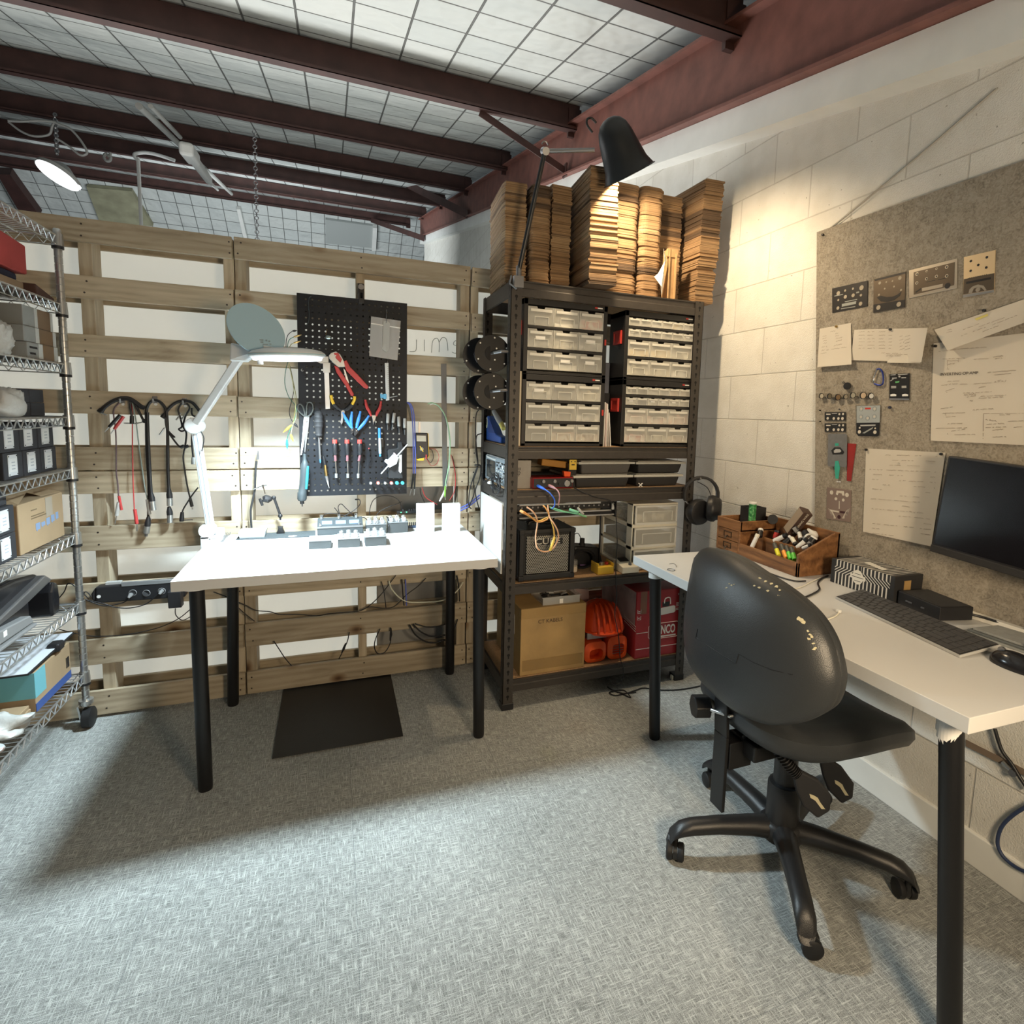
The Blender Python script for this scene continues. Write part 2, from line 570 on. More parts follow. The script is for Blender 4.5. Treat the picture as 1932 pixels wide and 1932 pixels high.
for y in PY:
 z=rtop(y)
 mb=MB()
 sl=0.2256
 x0,x1=-9.0,2.19
 mb.box(x0,x1,y+.03,y+.034,z+.002,z+.20)
 mb.box(x0,x1,y-.03,y+.034,z,z+.004)
 mb.box(x0,x1,y-.03,y-.026,z,z+.022)
 mb.box(x0,x1,y+.03,y+.10,z+.198,z+.202)
 mb.box(2.10,2.2,y+.02,y+.045,z-.03,z+.17)
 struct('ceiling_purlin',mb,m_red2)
 # bridging rods between purlins, seen upper left
m_foil=mat('foil_insulation',(0.62,0.65,0.64),0.5,spec=0.4)
nt,b,N=nodes_of(m_foil)
tc=N('TexCoord')
bk=N('TexBrick');bk.offset=0.0;bk.inputs['Scale'].default_value=1.0
bk.inputs['Brick Width'].default_value=0.30;bk.inputs['Row Height'].default_value=0.30;bk.inputs['Mortar Size'].default_value=0.007;bk.inputs['Mortar Smooth'].default_value=0.4
bk.inputs['Color1'].default_value=(0.66,0.69,0.67,1);bk.inputs['Color2'].default_value=(0.60,0.64,0.63,1);bk.inputs['Mortar'].default_value=(0.14,0.145,0.14,1)
nt.links.new(tc.outputs['Object'],bk.inputs[0])
nt.links.new(bk.outputs[0],b.inputs['Base Color'])
wv=N('TexNoise');wv.inputs['Scale'].default_value=2.2;wv.inputs['Detail'].default_value=3
nt.links.new(tc.outputs['Object'],wv.inputs[0])
bp=N('Bump');bp.inputs['Strength'].default_value=0.9;bp.inputs['Distance'].default_value=0.12
nt.links.new(wv.outputs[0],bp.inputs['Height'])
dst=N('Math',operation='MULTIPLY');nt.links.new(bk.outputs['Fac'],dst.inputs[0]);dst.inputs[1].default_value=-0.5
bp2=N('Bump');bp2.inputs['Strength'].default_value=0.8;bp2.inputs['Distance'].default_value=0.06
nt.links.new(dst.outputs[0],bp2.inputs['Height']);nt.links.new(bp.outputs[0],bp2.inputs['Normal']);nt.links.new(bp2.outputs[0],b.inputs['Normal'])
def sheet(name,o,xdir,ydir,w_,h_,m,t=0.02):
 M=frame(o,xdir,ydir)
 mb=MB().box(0,w_,0,h_,0,t)
 ob=bob(name,mb,m)
 for v in ob.data.vertices:
  v.co+=ob.location
 ob.location=(0,0,0)
 ob.matrix_world=M
 ob['kind']='structure'
 return ob
ang=math.atan(0.2256)
ce=sheet('ceiling',(-9.0,Y0,rtop(Y0)+.205),RX,(0,cos(ang),sin(ang)),11.3,(11.75-Y0)/cos(ang),m_foil)
# insulated slope that falls away beyond the last purlin
sheet('wall_far',(-12.0,11.6,rtop(11.6)+.28),RX,(0,0.827,-0.562),17.0,9.0,m_foil)
# flat steel braces from the purlins down to the rafter
for pa,ya,pb in(((905,212),1.31,(1066,322)),((768,348),6.7,(882,404)),((700,415),11.2,(800,450))):
 a_=P(*pa,'y',ya);b_=P(*pb,'x',XR-.12)
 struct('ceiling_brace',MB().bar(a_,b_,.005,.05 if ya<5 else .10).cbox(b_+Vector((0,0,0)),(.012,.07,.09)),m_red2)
 # ------------------------------------------------------------------ partition of upright pallets
PINE=[(0.20,(0.19,0.145,0.098)),(0.40,(0.35,0.288,0.200)),(0.58,(0.44,0.368,0.262)),(0.85,(0.53,0.455,0.335))]
m_pine=wood_mat('pallet_pine',PINE,'X',tint=0.16)
m_pinez=wood_mat('pallet_pine_upright',PINE,'Z',tint=0.16)
m_nail=mat('nail_steel',(0.06,0.05,0.045),0.5,0.6)
BZ=[(1.885,1.972),(1.675,1.76),(1.458,1.542),(1.238,1.327),(1.02,1.11),(.928,1.016),(.696,.795),(.46,.564),(.23,.335),(.012,.114)]
def pallet(x0,x1,studs,label,dz=0.0,skip=()):
 t=tng('wooden_pallet',label,'pallet',((x0+x1)/2,0.05,0),'upright pallets of the partition')
 r=random.Random(int(x0*100))
 for i,(a,c) in enumerate(BZ):
  for k,(ya,yb) in enumerate(((0.0,.018),(.108,.126))):
   if(i,k) in skip:
    continue
   j=r.uniform(-.003,.003)+dz
   a_,c_=(a+j,c+j) if i<9 else(a,c)
   bd=bob('deck_board',MB().box(x0+r.uniform(0,.004),x1-r.uniform(0,.004),ya,yb,a_,c_),m_pine,t,bv=0.002)
   if k==0:
    for(s0,s1) in studs:
     for u in(.25,.75):
      q=Vector(((s0+s1)/2+r.uniform(-.01,.01),0,a_+(c_-a_)*u))
      bob('nail_head',MB().cyl(q+Vector((0,.002,0)),q+Vector((0,-.0008,0)),.0036,8),m_nail,bd)
 for s0,s1 in studs:
  bob('stringer',MB().box(s0,s1,.018,.108,.005,1.965),m_pinez,t,bv=0.002)
 return t
pallet(-1.9,-0.905,[(-1.9,-1.862),(-1.42,-1.38),(-.945,-.907)],'leftmost pallet of the partition, mostly behind the wire shelving')
pallet(-.902,.1,[(-.9,-.862),(-.417,-.374),(.062,.1)],'upright wooden pallet behind the hanging cables, left of the pegboard')
pallet(.103,1.088,[(.103,.145),(.575,.611),(1.042,1.086)],'upright wooden pallet behind the black pegboard and white workbench',0.0)
pallet(1.092,2.1,[(1.092,1.13),(1.58,1.62),(2.06,2.1)],'upright wooden pallet behind the steel shelving by the block wall')
# white sheeting closing the back of the pallets
m_sheet=mat('white_sheeting',(0.80,0.79,0.76),0.45,var=0.03,vscale=3)
nt,b,N=nodes_of(m_sheet)
tc=N('TexCoord');wv=N('TexNoise');wv.inputs['Scale'].default_value=4;wv.inputs['Detail'].default_value=4
nt.links.new(tc.outputs['Object'],wv.inputs[0])
bp=N('Bump');bp.inputs['Strength'].default_value=0.3;bp.inputs['Distance'].default_value=0.05
nt.links.new(wv.outputs[0],bp.inputs['Height']);nt.links.new(bp.outputs[0],b.inputs['Normal'])
tl=N('BsdfTranslucent');tl.inputs[0].default_value=(0.86,0.88,0.86,1)
ms_=N('MixShader');ms_.inputs[0].default_value=0.45
out_=[n for n in nt.nodes if n.type=='OUTPUT_MATERIAL'][0]
nt.links.new(b.outputs[0],ms_.inputs[1]);nt.links.new(tl.outputs[0],ms_.inputs[2]);nt.links.new(ms_.outputs[0],out_.inputs[0])
struct('wall_back',MB().box(-2.2,2.1,.150,.156,0.0,1.93),m_sheet)
m_grey_pan=mat('grey_fibre_panel',(0.27,0.27,0.265),0.8,var=0.15,vscale=5)
tag(bob('panel',MB().box(.665,1.04,.130,.142,0.0,.96),m_grey_pan),'grey cement sheet standing behind the right pallet under the workbench','panel')
# ------------------------------------------------------------------ workbench, desk, chair, mat
m_lam=mat('white_laminate',(0.62,0.62,0.61),0.38,var=0.02,vscale=5)
m_lamedge=mat('white_laminate_edge',(0.70,0.68,0.62),0.45)
m_legblack=mat('black_powder_coat',(0.006,0.006,0.007),0.42,bump=0.04,bscale=600)
mPW=mat('white_plastic',(0.75,0.75,0.73),0.45)
m_rubber=mat('black_rubber',(0.008,0.008,0.009),0.6)
mBK=mat('black_plastic',(0.012,0.012,0.014),0.45)
mBM=mat('black_matt_plastic',(0.018,0.018,0.02),0.7)
mST=mat('bright_steel',(0.62,0.62,0.62),0.28,1.0)
mDS=mat('grey_steel',(0.30,0.30,0.31),0.4,0.9)
mCH=mat('chrome',(0.72,0.73,0.74),0.16,1.0)
TH=.74
def table_leg(parent,top,foot,r=.0222):
 top,foot=Vector(top),Vector(foot)
 d=(foot-top).normalized()
 lg=bob('leg',MB().tube([top,top+d*.02,foot-d*.012,foot],[r,r,r,r*.94],24),m_legblack,parent,sf=40)
 return lg
t=tng('workbench','white topped workbench with black tube legs in front of the pegboard','table',(.527,-.345,0))
TX0,TX1,TY0,TY1=.0,1.052,-.677,-.012
bob('table_top',MB().box(TX0,TX1,TY0,TY1,TH-.034,TH),[m_lam],t,bv=.0015)
for(px,py),(tx,ty) in(((388,1488),(.058,-.62)),((903,1388),(.992,-.62)),((443,1320),(.078,-.075)),((845,1262),(.992,-.07))):
 q=P(px,py,'z',0)
 table_leg(t,(tx,ty,TH-.036),(q.x,max(min(q.y,-.05),-.64),0))
 bob('leg_plate',MB().cyl((tx,ty,TH-.040),(tx,ty,TH-.0345),.045,20),mPW if ty<-.5 else m_legblack,t)
 # office desk along the right wall
DA,DB=P(1195,1048,'z',TH),P(1830,1355,'z',TH)
DQ=[(DA.x,DA.y),(DB.x,DB.y),(2.205,-2.035),(2.205,-.80)]
t=tng('office_desk','white desk with black tube legs along the block wall','table',(1.9,-1.4,0))
bob('table_top',MB().prism(DQ[::-1],TH-.034,TH),[m_lam],t,bv=.0015)
for px,py,tp in((1235,1392,(1.645,-.84)),(1791,1985,(1.655,-1.955)),(None,None,(2.15,-.86)),(None,None,(2.15,-1.97))):
 q=P(px,py,'z',0) if px else Vector((*tp,0))
 table_leg(t,(*tp,TH-.036),q)
 bob('leg_plate',MB().cyl((*tp,TH-.075),(*tp,TH-.0345),.0245,20),mPW,t)
 # white skirting at the foot of the block wall
struct('baseboard_right',MB().box(XR-.012,XR+.005,-3.9,-.05,0,.10),m_white,bv=.003)
# paper label round the near leg
lb=MB()
for i in range(9):
 a0,a1=radians(150+i*14),radians(150+(i+1)*14)
 c_=Vector((1.6535,-1.9555,0))
 for_=[c_+Vector((cos(a)*.0242,sin(a)*.0242,z_)) for a,z_ in((a0,.705),(a1,.705),(a1,.655-.01*sin(i)),(a0,.655))]
 lb.add(for_,[(0,1,2,3)])
bob('leg_label',lb,mPW,t)['label']='peeling white paper label on the near leg'
# mat on the floor under the bench
t=bob('floor_mat',MB().add([P(x,y,'z',z) for z in(.0005,.007) for x,y in((513,1432),(761,1389),(737,1271),(535,1298))],[(3,2,1,0),(4,5,6,7),(0,1,5,4),(1,2,6,5),(2,3,7,6),(3,0,4,7)]),mat('ribbed_rubber_mat',(0.012,0.012,0.013),0.38,bump=0.25,bscale=420),bv=.002)
tag(t,'black rubber mat on the carpet under the workbench','mat')
# ---- chair
m_vinyl=mat('black_vinyl',(0.030,0.033,0.036),0.40,bump=0.12,bscale=420)
m_worn=mat('worn_lining',(0.55,0.50,0.33),0.9)
m_chairp=mat('chair_black_plastic',(0.014,0.014,0.015),0.40,bump=0.10,bscale=500)
HUB=Vector((1.72,-1.482,0))
t=tng('office_chair','black vinyl office chair with a worn backrest edge, pushed under the desk','chair',HUB)
BX=1.475
outl=[(195,75),(240,42),(330,48),(450,90),(570,165),(680,240),(780,330),(850,420),(905,530),(935,640),(950,740),(940,830),(915,890),(860,930),(780,955),(690,955),(590,920),(480,850),(380,770),(290,690),(225,600),(185,480),(172,350),(178,200)]
ring=[P(1220+x/2.76,1020+y/2.76,'x',BX) for x,y in outl]
ring=spth(ring+[ring[0]],4)[:-1]
cc=sum(ring,Vector())/len(ring)
def shell(scale_depth,x_off,inset=1.0):
 """rings shrinking to the middle; (scale, x offset) pairs"""
 vs,fs=[],[]
 n=len(ring)
 for s,dx in scale_depth:
  for p in ring:
   q=cc+(p-cc)*(s*inset)
   bend=0.55*(q.y-cc.y)**2+0.10*(q.z-cc.z)
   vs.append((BX+x_off+dx+bend,q.y,q.z))
 k=len(scale_depth)
 for i in range(k-1):
  for j in range(n):
   fs.append((i*n+j,i*n+(j+1)%n,(i+1)*n+(j+1)%n,(i+1)*n+j))
 fs.append(tuple((k-1)*n+j for j in range(n)))
 fs.append(tuple(range(n-1,-1,-1)))
 return MB().add(vs,fs)
back=shell([(.93,.012),(.985,.006),(1.0,-.006),(.99,-.018),(.95,-.032),(.86,-.048),(.7,-.062),(.5,-.071),(.3,-.076),(.1,-.078)],0.0)
bo=bob('backrest',back,m_vinyl,t,sf=50)
pad=shell([(.90,0.0),(.97,.004),(.985,.018),(.97,.034),(.93,.046),(.84,.052),(.6,.05),(.3,.05),(.1,.048)],-.004)
bob('back_cushion',pad,m_vinyl,bo,sf=50)
# seams across the back shell
sm=MB()
def on_back(px,py):
 """point on the bulged back of the rest, pushed out a hair"""
 best=None
 lo,hi=BX-.12,BX+.08
 for _ in range(40):
  mid=(lo+hi)/2
  q=P(px,py,'x',mid)
  d_=(Vector((0,q.y,q.z))-Vector((0,cc.y,cc.z)))
  a_=atan2(d_.z,d_.y)
  rr=min(ring,key=lambda p:abs((atan2(p.z-cc.z,p.y-cc.y)-a_+pi)%(2*pi)-pi))
  s_=d_.length/max((Vector((0,rr.y,rr.z))-Vector((0,cc.y,cc.z))).length,1e-6)
  tab=[(.1,-.078),(.3,-.076),(.5,-.071),(.7,-.062),(.86,-.048),(.95,-.032),(.99,-.018),(1.0,-.006),(1.3,.04)]
  dx=tab[0][1]
  for(s0,d0),(s1,d1) in zip(tab,tab[1:]):
   if s0<=s_<=s1:
    dx=d0+(d1-d0)*(s_-s0)/(s1-s0)
  if s_>1.3:
   dx=.04
  surf=BX+dx+.55*(q.y-cc.y)**2+.10*(q.z-cc.z)
  if mid<surf:
   lo=mid
  else:
   hi=mid
 q=P(px,py,'x',lo)
 return q
def bk(x,y):
 return on_back(1220+x/2.76,1020+y/2.76)
for pl in([(258,505),(330,555),(400,600),(465,640)],[(265,460),(256,508)],[(465,640),(480,590)],[(480,590),(560,635),(650,672),(760,698)]):
 bob('seam',MB().tube([bk(*p)+Vector((-.0002,-.0002,0)) for p in pl],.0011,6),m_rubber,bo,sf=60)
 # chips in the vinyl
rr_=random.Random(3)
for pl,sz in(([(590,195),(620,212),(650,225),(675,240),(695,258)],7),([(560,235),(585,245),(630,262),(690,285)],6),([(415,245),(440,232)],5),([(790,405),(805,412),(815,425)],13),([(838,470),(850,490),(845,512),(860,500)],9),([(868,535),(872,565),(880,560)],8),([(430,225),(455,228)],3)):
 for x,y in pl:
  n=7
  ang0=rr_.uniform(0,6)
  rad=[sz*rr_.uniform(.45,1.25) for _ in range(n)]
  top_=[bk(x+rad[i]*1.3*cos(ang0+2*pi*i/n),y+rad[i]*.8*sin(ang0+2*pi*i/n))+Vector((-.0009,-.0009,.0003)) for i in range(n)]
  bot_=[p+Vector((.003,.003,0)) for p in top_]
  ch=MB().add(top_+bot_,[tuple(range(n)),tuple(range(2*n-1,n-1,-1))]+[(i,n+i,n+(i+1)%n,(i+1)%n) for i in range(n)])
  bob('vinyl_chip',ch,m_worn,bo)['label']='worn patch of pale lining'
  # seat: rounded square pan with waterfall front
SCX,SCY=HUB.x+.065,HUB.y+.015
def sring(sx,sy,z,dz=0.0):
 pts=[]
 for i in range(40):
  a=2*pi*i/40
  c_,s_=cos(a),sin(a)
  x=math.copysign(abs(c_)**.55,c_)*sx
  y=math.copysign(abs(s_)**.55,s_)*sy
  pts.append((SCX+x,SCY+y,z-.045*max(0,(x/.25))**3+.03*max(0,-x/.25)**2+.02*(abs(y)/.22)**2-.012))
 return pts
vs,fs=[],[]
lay=[(.12,.10,.388),(.235,.19,.392),(.268,.216,.408),(.28,.226,.432),(.277,.224,.456),(.25,.205,.472),(.16,.14,.472),(.05,.045,.470)]
for sx,sy,z in lay:
 vs+=sring(sx,sy,z)
for i in range(len(lay)-1):
 for j in range(40):
  fs.append((i*40+j,i*40+(j+1)%40,(i+1)*40+(j+1)%40,(i+1)*40+j))
fs+=[tuple(range(39,-1,-1)),tuple((len(lay)-1)*40+j for j in range(40))]
so=bob('seat',MB().add(vs,fs),m_vinyl,t,sf=50)
bob('seat_mechanism',MB().box(HUB.x-.17,HUB.x+.10,HUB.y-.05,HUB.y+.05,.345,.394),m_legblack,t,bv=.006)
# back support: bracket, flat upright, knob
BKX,BKY=1.535,-1.452
bob('back_bracket',MB().box(BKX-.028,BKX+.05,BKY-.032,BKY+.03,.305,.385).box(BKX+.03,HUB.x-.15,BKY-.02,BKY+.02,.34,.372),m_legblack,t,bv=.004)
bob('back_bar',MB().box(BKX-.040,BKX-.029,BKY-.027,BKY+.027,.175,.40).add([(BKX-.040,BKY-.027,.40),(BKX-.029,BKY-.027,.40),(BKX-.029,BKY+.027,.40),(BKX-.040,BKY+.027,.40),(BKX-.055,BKY-.027,.62),(BKX-.044,BKY-.027,.62),(BKX-.044,BKY+.027,.62),(BKX-.055,BKY+.027,.62)],[(3,2,1,0),(4,5,6,7),(0,1,5,4),(1,2,6,5),(2,3,7,6),(3,0,4,7)]),m_legblack,t,bv=.002)
kc=P(1322,1332,'x',1.47)
kb=bob('adjuster_knob',MB(frame(kc,(0,0,1),z=(1,-.3,0))).prism([(.034*cos(pi/3*i+.3),.034*sin(pi/3*i+.3)) for i in range(6)],-.024,.024),m_chairp,t,bv=.004)
k2=P(1378,1352,'x',1.50)
bob('knob_rod',MB().tube([kc,(kc+k2)/2,k2,k2+Vector((.02,.0,.0))],.005,8),mST,kb,sf=60)
for a_,b_ in(((1403,1361),4),((1405,1392),4)):
 q=P(*a_,'y',BKY-.034)
 bob('bolt',MB().cyl(q,q+Vector((0,.006,0)),.0055,8),mST,t)
 # gas column
bob('gas_column',MB().lathe([(.047,.075),(.047,.215),(.044,.22),(.044,.222),(.033,.225),(.033,.35)],28,Matrix.Translation(HUB)),m_chairp,t,sf=40)
# base with five arms, each with its caster
hb=bob('base_hub',MB().lathe([(.03,.045),(.06,.055),(.066,.08),(.06,.10),(.05,.108)],28,Matrix.Translation(HUB)),m_chairp,t,sf=50)
for k_ in range(5):
 a=radians(164+72*k_)
 d_=Vector((cos(a),sin(a),0))
 sd=Vector((-sin(a),cos(a),0))
 secs=[]
 for s_,z_,wd,hh in((.035,.080,.036,.032),(.10,.088,.031,.028),(.20,.092,.027,.024),(.28,.090,.026,.023),(.315,.084,.026,.021),(.338,.068,.023,.017),(.346,.048,.017,.007)):
  secs.append([HUB+d_*(s_+(.006*-sin(b_) if s_>.3 else 0))+sd*(wd*cos(b_))+Vector((0,0,z_+hh*sin(b_))) for b_ in[2*pi*i/14 for i in range(14)]])
 vs=[p for s_ in secs for p in s_]
 fs=[]
 for i in range(len(secs)-1):
  for j in range(14):
   fs.append((i*14+j,i*14+(j+1)%14,(i+1)*14+(j+1)%14,(i+1)*14+j))
 fs+=[tuple(range(13,-1,-1)),tuple((len(secs)-1)*14+j for j in range(14))]
 arm=bob('base_arm',MB().add(vs,fs),m_chairp,t,sf=50)
 # twin-wheel caster trailing to one side
 sw=a+radians(70+25*k_)
 td=Vector((cos(sw),sin(sw),0))
 ax=Vector((-td.y,td.x,0))
 c_=HUB+d_*.325+td*.014+Vector((0,0,.0255))
 cas=bob('caster_hood',MB().tube([c_+ax*-.006,c_+ax*.006],.022,16).cyl(HUB+d_*.325+Vector((0,0,.03)),HUB+d_*.325+Vector((0,0,.07)),.008,10),m_chairp,arm,sf=40)
 for s_ in(-1,1):
  bob('caster_wheel',MB().tube([c_+ax*(s_*.007),c_+ax*(s_*.010),c_+ax*(s_*.022),c_+ax*(s_*.026)],[.023,.0255,.0255,.020],20),m_rubber,arm,sf=40)
  # two adjusting levers with bellows and paddles
def lever(pix,yv,wpad):
 pts=[P(x,y,'y',yy) for(x,y),yy in zip(pix,yv)]
 body=spth(pts[:-1],24)
 rs=[.0135+.0032*(1 if(i//2)%2 else -1) for i in range(len(body))]
 lv=bob('lever',MB().tube(body,rs,12),m_chairp,t,sf=30)
 a_,e_=pts[-2],pts[-1]
 dr=(e_-a_).normalized()
 M=frame(a_,dr,z=Vector((-.55,-.75,.35)))
 L=(e_-a_).length
 w_=wpad
 bob('paddle',MB(M).prism([(-.012,-.012),(L*.25,-w_*.75),(L*.6,-w_),(L,-w_*.7),(L*1.02,w_*.3),(L*.75,w_),(L*.3,w_*.9),(-.012,.012)],-.009,.009),mBM,lv,bv=.006)
 bob('worn_mark',MB(M).prism([(L*.42,-.006),(L*.5,-.010),(L*.62,-.004),(L*.85,-.004),(L*.9,.004),(L*.7,.004),(L*.6,.006),(L*.5,.001)],.009,.0096),m_worn,lv)['label']='pale worn marks on the paddle'
lever([(1430,1375),(1465,1412),(1490,1445),(1506,1462),(1556,1530)],[-1.53,-1.56,-1.585,-1.60,-1.62],.040)
lever([(1541,1402),(1548,1420),(1556,1436),(1600,1505)],[-1.50,-1.52,-1.54,-1.56],.037)
# ------------------------------------------------------------------ black steel shelving
def slot_mat(name,col):
 m=mat(name,col,0.5,0.35,var=0.08,vscale=30)
 nt,b,N=nodes_of(m)
 tc=N('TexCoord');sp=N('SeparateXYZ');nt.links.new(tc.outputs['Object'],sp.inputs[0])
 g=N('NewGeometry');sn=N('SeparateXYZ');nt.links.new(g.outputs['True Normal'],sn.inputs[0])
 def M(op,a,c=None):
  n=N('Math',operation=op)
  for i,v in enumerate((a,c)):
   if v is None:
    continue
   if isinstance(v,(int,float)):
    n.inputs[i].default_value=v
   else:
    nt.links.new(v,n.inputs[i])
  return n.outputs[0]
 fy=M('GREATER_THAN',M('ABSOLUTE',sn.outputs['Y']),.6)
 u=M('ADD',M('MULTIPLY',fy,sp.outputs['X']),M('MULTIPLY',M('SUBTRACT',1.0,fy),sp.outputs['Y']))
 fz=M('FRACT',M('MULTIPLY',sp.outputs['Z'],26.5))
 au=M('ABSOLUTE',u)
 slot=M('MULTIPLY',M('LESS_THAN',au,.0028),M('MULTIPLY',M('GREATER_THAN',fz,.2),M('LESS_THAN',fz,.6)))
 dot=M('LESS_THAN',M('ADD',M('POWER',M('DIVIDE',au,.0062),2.0),M('POWER',M('DIVIDE',M('SUBTRACT',fz,.62),.17),2.0)),1.0)
 k=M('MAXIMUM',slot,dot)
 hs=[n for n in nt.nodes if n.type=='HUE_SAT'][0]
 mx=N('MixRGB');nt.links.new(k,mx.inputs[0]);nt.links.new(hs.outputs[0],mx.inputs[1]);mx.inputs[2].default_value=(0.004,0.004,0.004,1)
 nt.links.new(mx.outputs[0],b.inputs['Base Color'])
 return m
m_rack=mat('hammered_grey_steel',(0.055,0.048,0.043),0.48,0.3,bump=0.12,bscale=900,var=0.1,vscale=40)
m_post=slot_mat('slotted_post_steel',(0.058,0.051,0.046))
m_mdf=mat('particle_board',(0.34,0.21,0.11),0.75,var=0.25,vscale=160)
SX0,SX1,SY0,SY1,SH=1.145,2.075,-.468,-.02,1.826
t=tng('steel_shelving','tall dark grey boltless steel shelving with slotted posts between the two tables','shelving',((SX0+SX1)/2,(SY0+SY1)/2,0))
for x,sx in((SX0,1),(SX1,-1)):
 for y,sy in((SY0,1),(SY1,-1)):
 # flange facing the front and flange facing the side; centre of each flange on the object axis of its own
  p=bob('post',MB().box(min(x,x+sx*.046),max(x,x+sx*.046),min(y,y+sy*.0022),max(y,y+sy*.0022),0.004,SH),m_post,t)
  # shift the mesh origin to the flange centre so that the slots fall on its middle
  cx=x+sx*.023
  for v in p.data.vertices:
   v.co.x-=cx-t.location.x
  p.location.x=cx-t.location.x
  q=bob('post_side_flange',MB().box(min(x,x+sx*.0022),max(x,x+sx*.0022),min(y,y+sy*.040),max(y,y+sy*.040),0.004,SH),m_post,t)
  cy=y+sy*.020
  for v in q.data.vertices:
   v.co.y-=cy-t.location.y
  q.location.y=cy-t.location.y
  bob('foot',MB().box(min(x-sx*.003,x+sx*.05),max(x-sx*.003,x+sx*.05),min(y-sy*.003,y+sy*.045),max(y-sy*.003,y+sy*.045),0,.03),mBK,t,bv=.002)
LV=[(1.826,1.762),(1.154,1.101),(.969,.908),(.563,.516),(.135,.079)]
for zt,zb in LV:
 zb_=zb
 # front and back beams: rolled step profile
 for y,s in((SY0,1),(SY1,-1)):
  prof=[(0,zb_),(0,zb_+.030),(.004,zb_+.034),(.004,zt-.010),(0,zt-.007),(0,zt-.002),(.03,zt-.002),(.03,zt-.006),(.010,zt-.006),(.010,zb_)]
  mb=MB(Matrix(((0,0,1,0),(s,0,0,y+s*.0025),(0,1,0,0),(0,0,0,1))))
  mb.prism(prof,SX0+.003,SX1-.003)
  bob('beam',mb,m_rack,t)
 for x,s in((SX0,1),(SX1,-1)):
  bob('side_beam',MB().box(min(x+s*.0025,x+s*.012),max(x+s*.0025,x+s*.012),SY0+.003,SY1-.003,zb_,zt-.004),m_rack,t)
 bob('deck',MB().box(SX0+.013,SX1-.013,SY0+.014,SY1-.014,zt-.012,zt),m_mdf,t)
 # ---- flat-packed cardboard stacks on the top deck
m_card=mat('cardboard',(0.30,0.19,0.10),0.85)
nt,b,N=nodes_of(m_card)
tc=N('TexCoord');oi=N('ObjectInfo')
mp=N('Mapping');mp.inputs['Scale'].default_value=(1.5,1.5,300)
mp2=N('Mapping');mp2.inputs['Scale'].default_value=(.01,.01,12)
mp3=N('Mapping');mp3.inputs['Scale'].default_value=(14,14,30)
nt.links.new(oi.outputs['Random'],mp2.inputs['Location'])
lay_=[]
for m_,d_ in((mp,2),(mp2,2),(mp3,4)):
 nt.links.new(tc.outputs['Object'],m_.inputs[0])
 n_=N('TexNoise');n_.inputs['Scale'].default_value=1.0;n_.inputs['Detail'].default_value=d_
 nt.links.new(m_.outputs[0],n_.inputs[0]);lay_.append(n_.outputs[0])
c1=ramp(nt,lay_[0],[(0.36,(0.52,0.52,0.52)),(0.48,(0.85,0.85,0.85)),(0.66,(1.12,1.12,1.1))])
c2=ramp(nt,lay_[1],[(0.40,(0.10,0.062,0.036)),(0.42,(0.27,0.165,0.085)),(0.50,(0.33,0.205,0.105)),(0.57,(0.38,0.245,0.13)),(0.59,(0.17,0.105,0.06)),(0.62,(0.40,0.27,0.15))])
mx=N('MixRGB',blend_type='MULTIPLY');mx.inputs[0].default_value=1;nt.links.new(c2,mx.inputs[1]);nt.links.new(c1,mx.inputs[2])
mx2=N('MixRGB',blend_type='MULTIPLY');mx2.inputs[0].default_value=.8
nt.links.new(mx.outputs[0],mx2.inputs[1]);nt.links.new(ramp(nt,lay_[2],[(0.3,(0.75,0.74,0.72)),(0.6,(1,1,1))]),mx2.inputs[2])
nt.links.new(mx2.outputs[0],b.inputs['Base Color'])
bp=N('Bump');bp.inputs['Strength'].default_value=.5;bp.inputs['Distance'].default_value=.004
nt.links.new(lay_[0],bp.inputs['Height']);nt.links.new(bp.outputs[0],b.inputs['Normal'])
def stack(name,poly,z0,z1,label,layers=64,jit=.0020,drift=((0,0),(0,0)),pinch=(),seed=1,group='flat-packed cardboard stacks'):
 """one continuous stepped skin round a stack of flat sheets"""
 r=random.Random(seed)
 n=len(poly)
 cx=sum(p[0] for p in poly)/n
 cy=sum(p[1] for p in poly)/n
 vs,fs=[],[]
 for i in range(layers):
  u=i/layers
  s=1.0
  for pc,wd,dep in pinch:
   s-=dep*math.exp(-((u-pc)/wd)**2)
  jx,jy=r.gauss(0,jit),r.gauss(0,jit)
  dx=drift[0][0]*(1-u)+drift[1][0]*u+jx
  dy=drift[0][1]*(1-u)+drift[1][1]*u+jy
  js=s*(1+r.gauss(0,jit*1.5))
  for z in(z0+(z1-z0)*u,z0+(z1-z0)*((i+1)/layers)-.0006):
   vs+=[(cx+(p[0]-cx)*js+dx,cy+(p[1]-cy)*js+dy,z) for p in poly]
 k=layers*2
 for i in range(k-1):
  for j in range(n):
   fs.append((i*n+j,i*n+(j+1)%n,(i+1)*n+(j+1)%n,(i+1)*n+j))
 fs+=[tuple(range(n-1,-1,-1)),tuple((k-1)*n+j for j in range(n))]
 o=bob(name,MB().add(vs,fs),m_card)
 tag(o,label,'cardboard',group)
 return o
def rnd_poly(x0,x1,y0,y1,r=.03,n=5):
 """rectangle with rounded front corners"""
 pts=[(x1,y1),(x0,y1)]
 for i in range(n+1):
  a=pi+(pi/2)*i/n
  pts.append((x0+r+r*cos(a),y0+r+r*sin(a)))
 for i in range(n+1):
  a=1.5*pi+(pi/2)*i/n
  pts.append((x1-r+r*cos(a),y0+r+r*sin(a)))
 return pts
ZT=1.8265
stack('cardboard_stack',[(1.235,-.08),(1.156,-.08),(1.137,-.335),(1.141,-.37),(1.231,-.375)],ZT,2.235,'leftmost cardboard stack on top of the shelving, greyish, behind the lamp arm',drift=((.006,.0),(0,0)),seed=2)
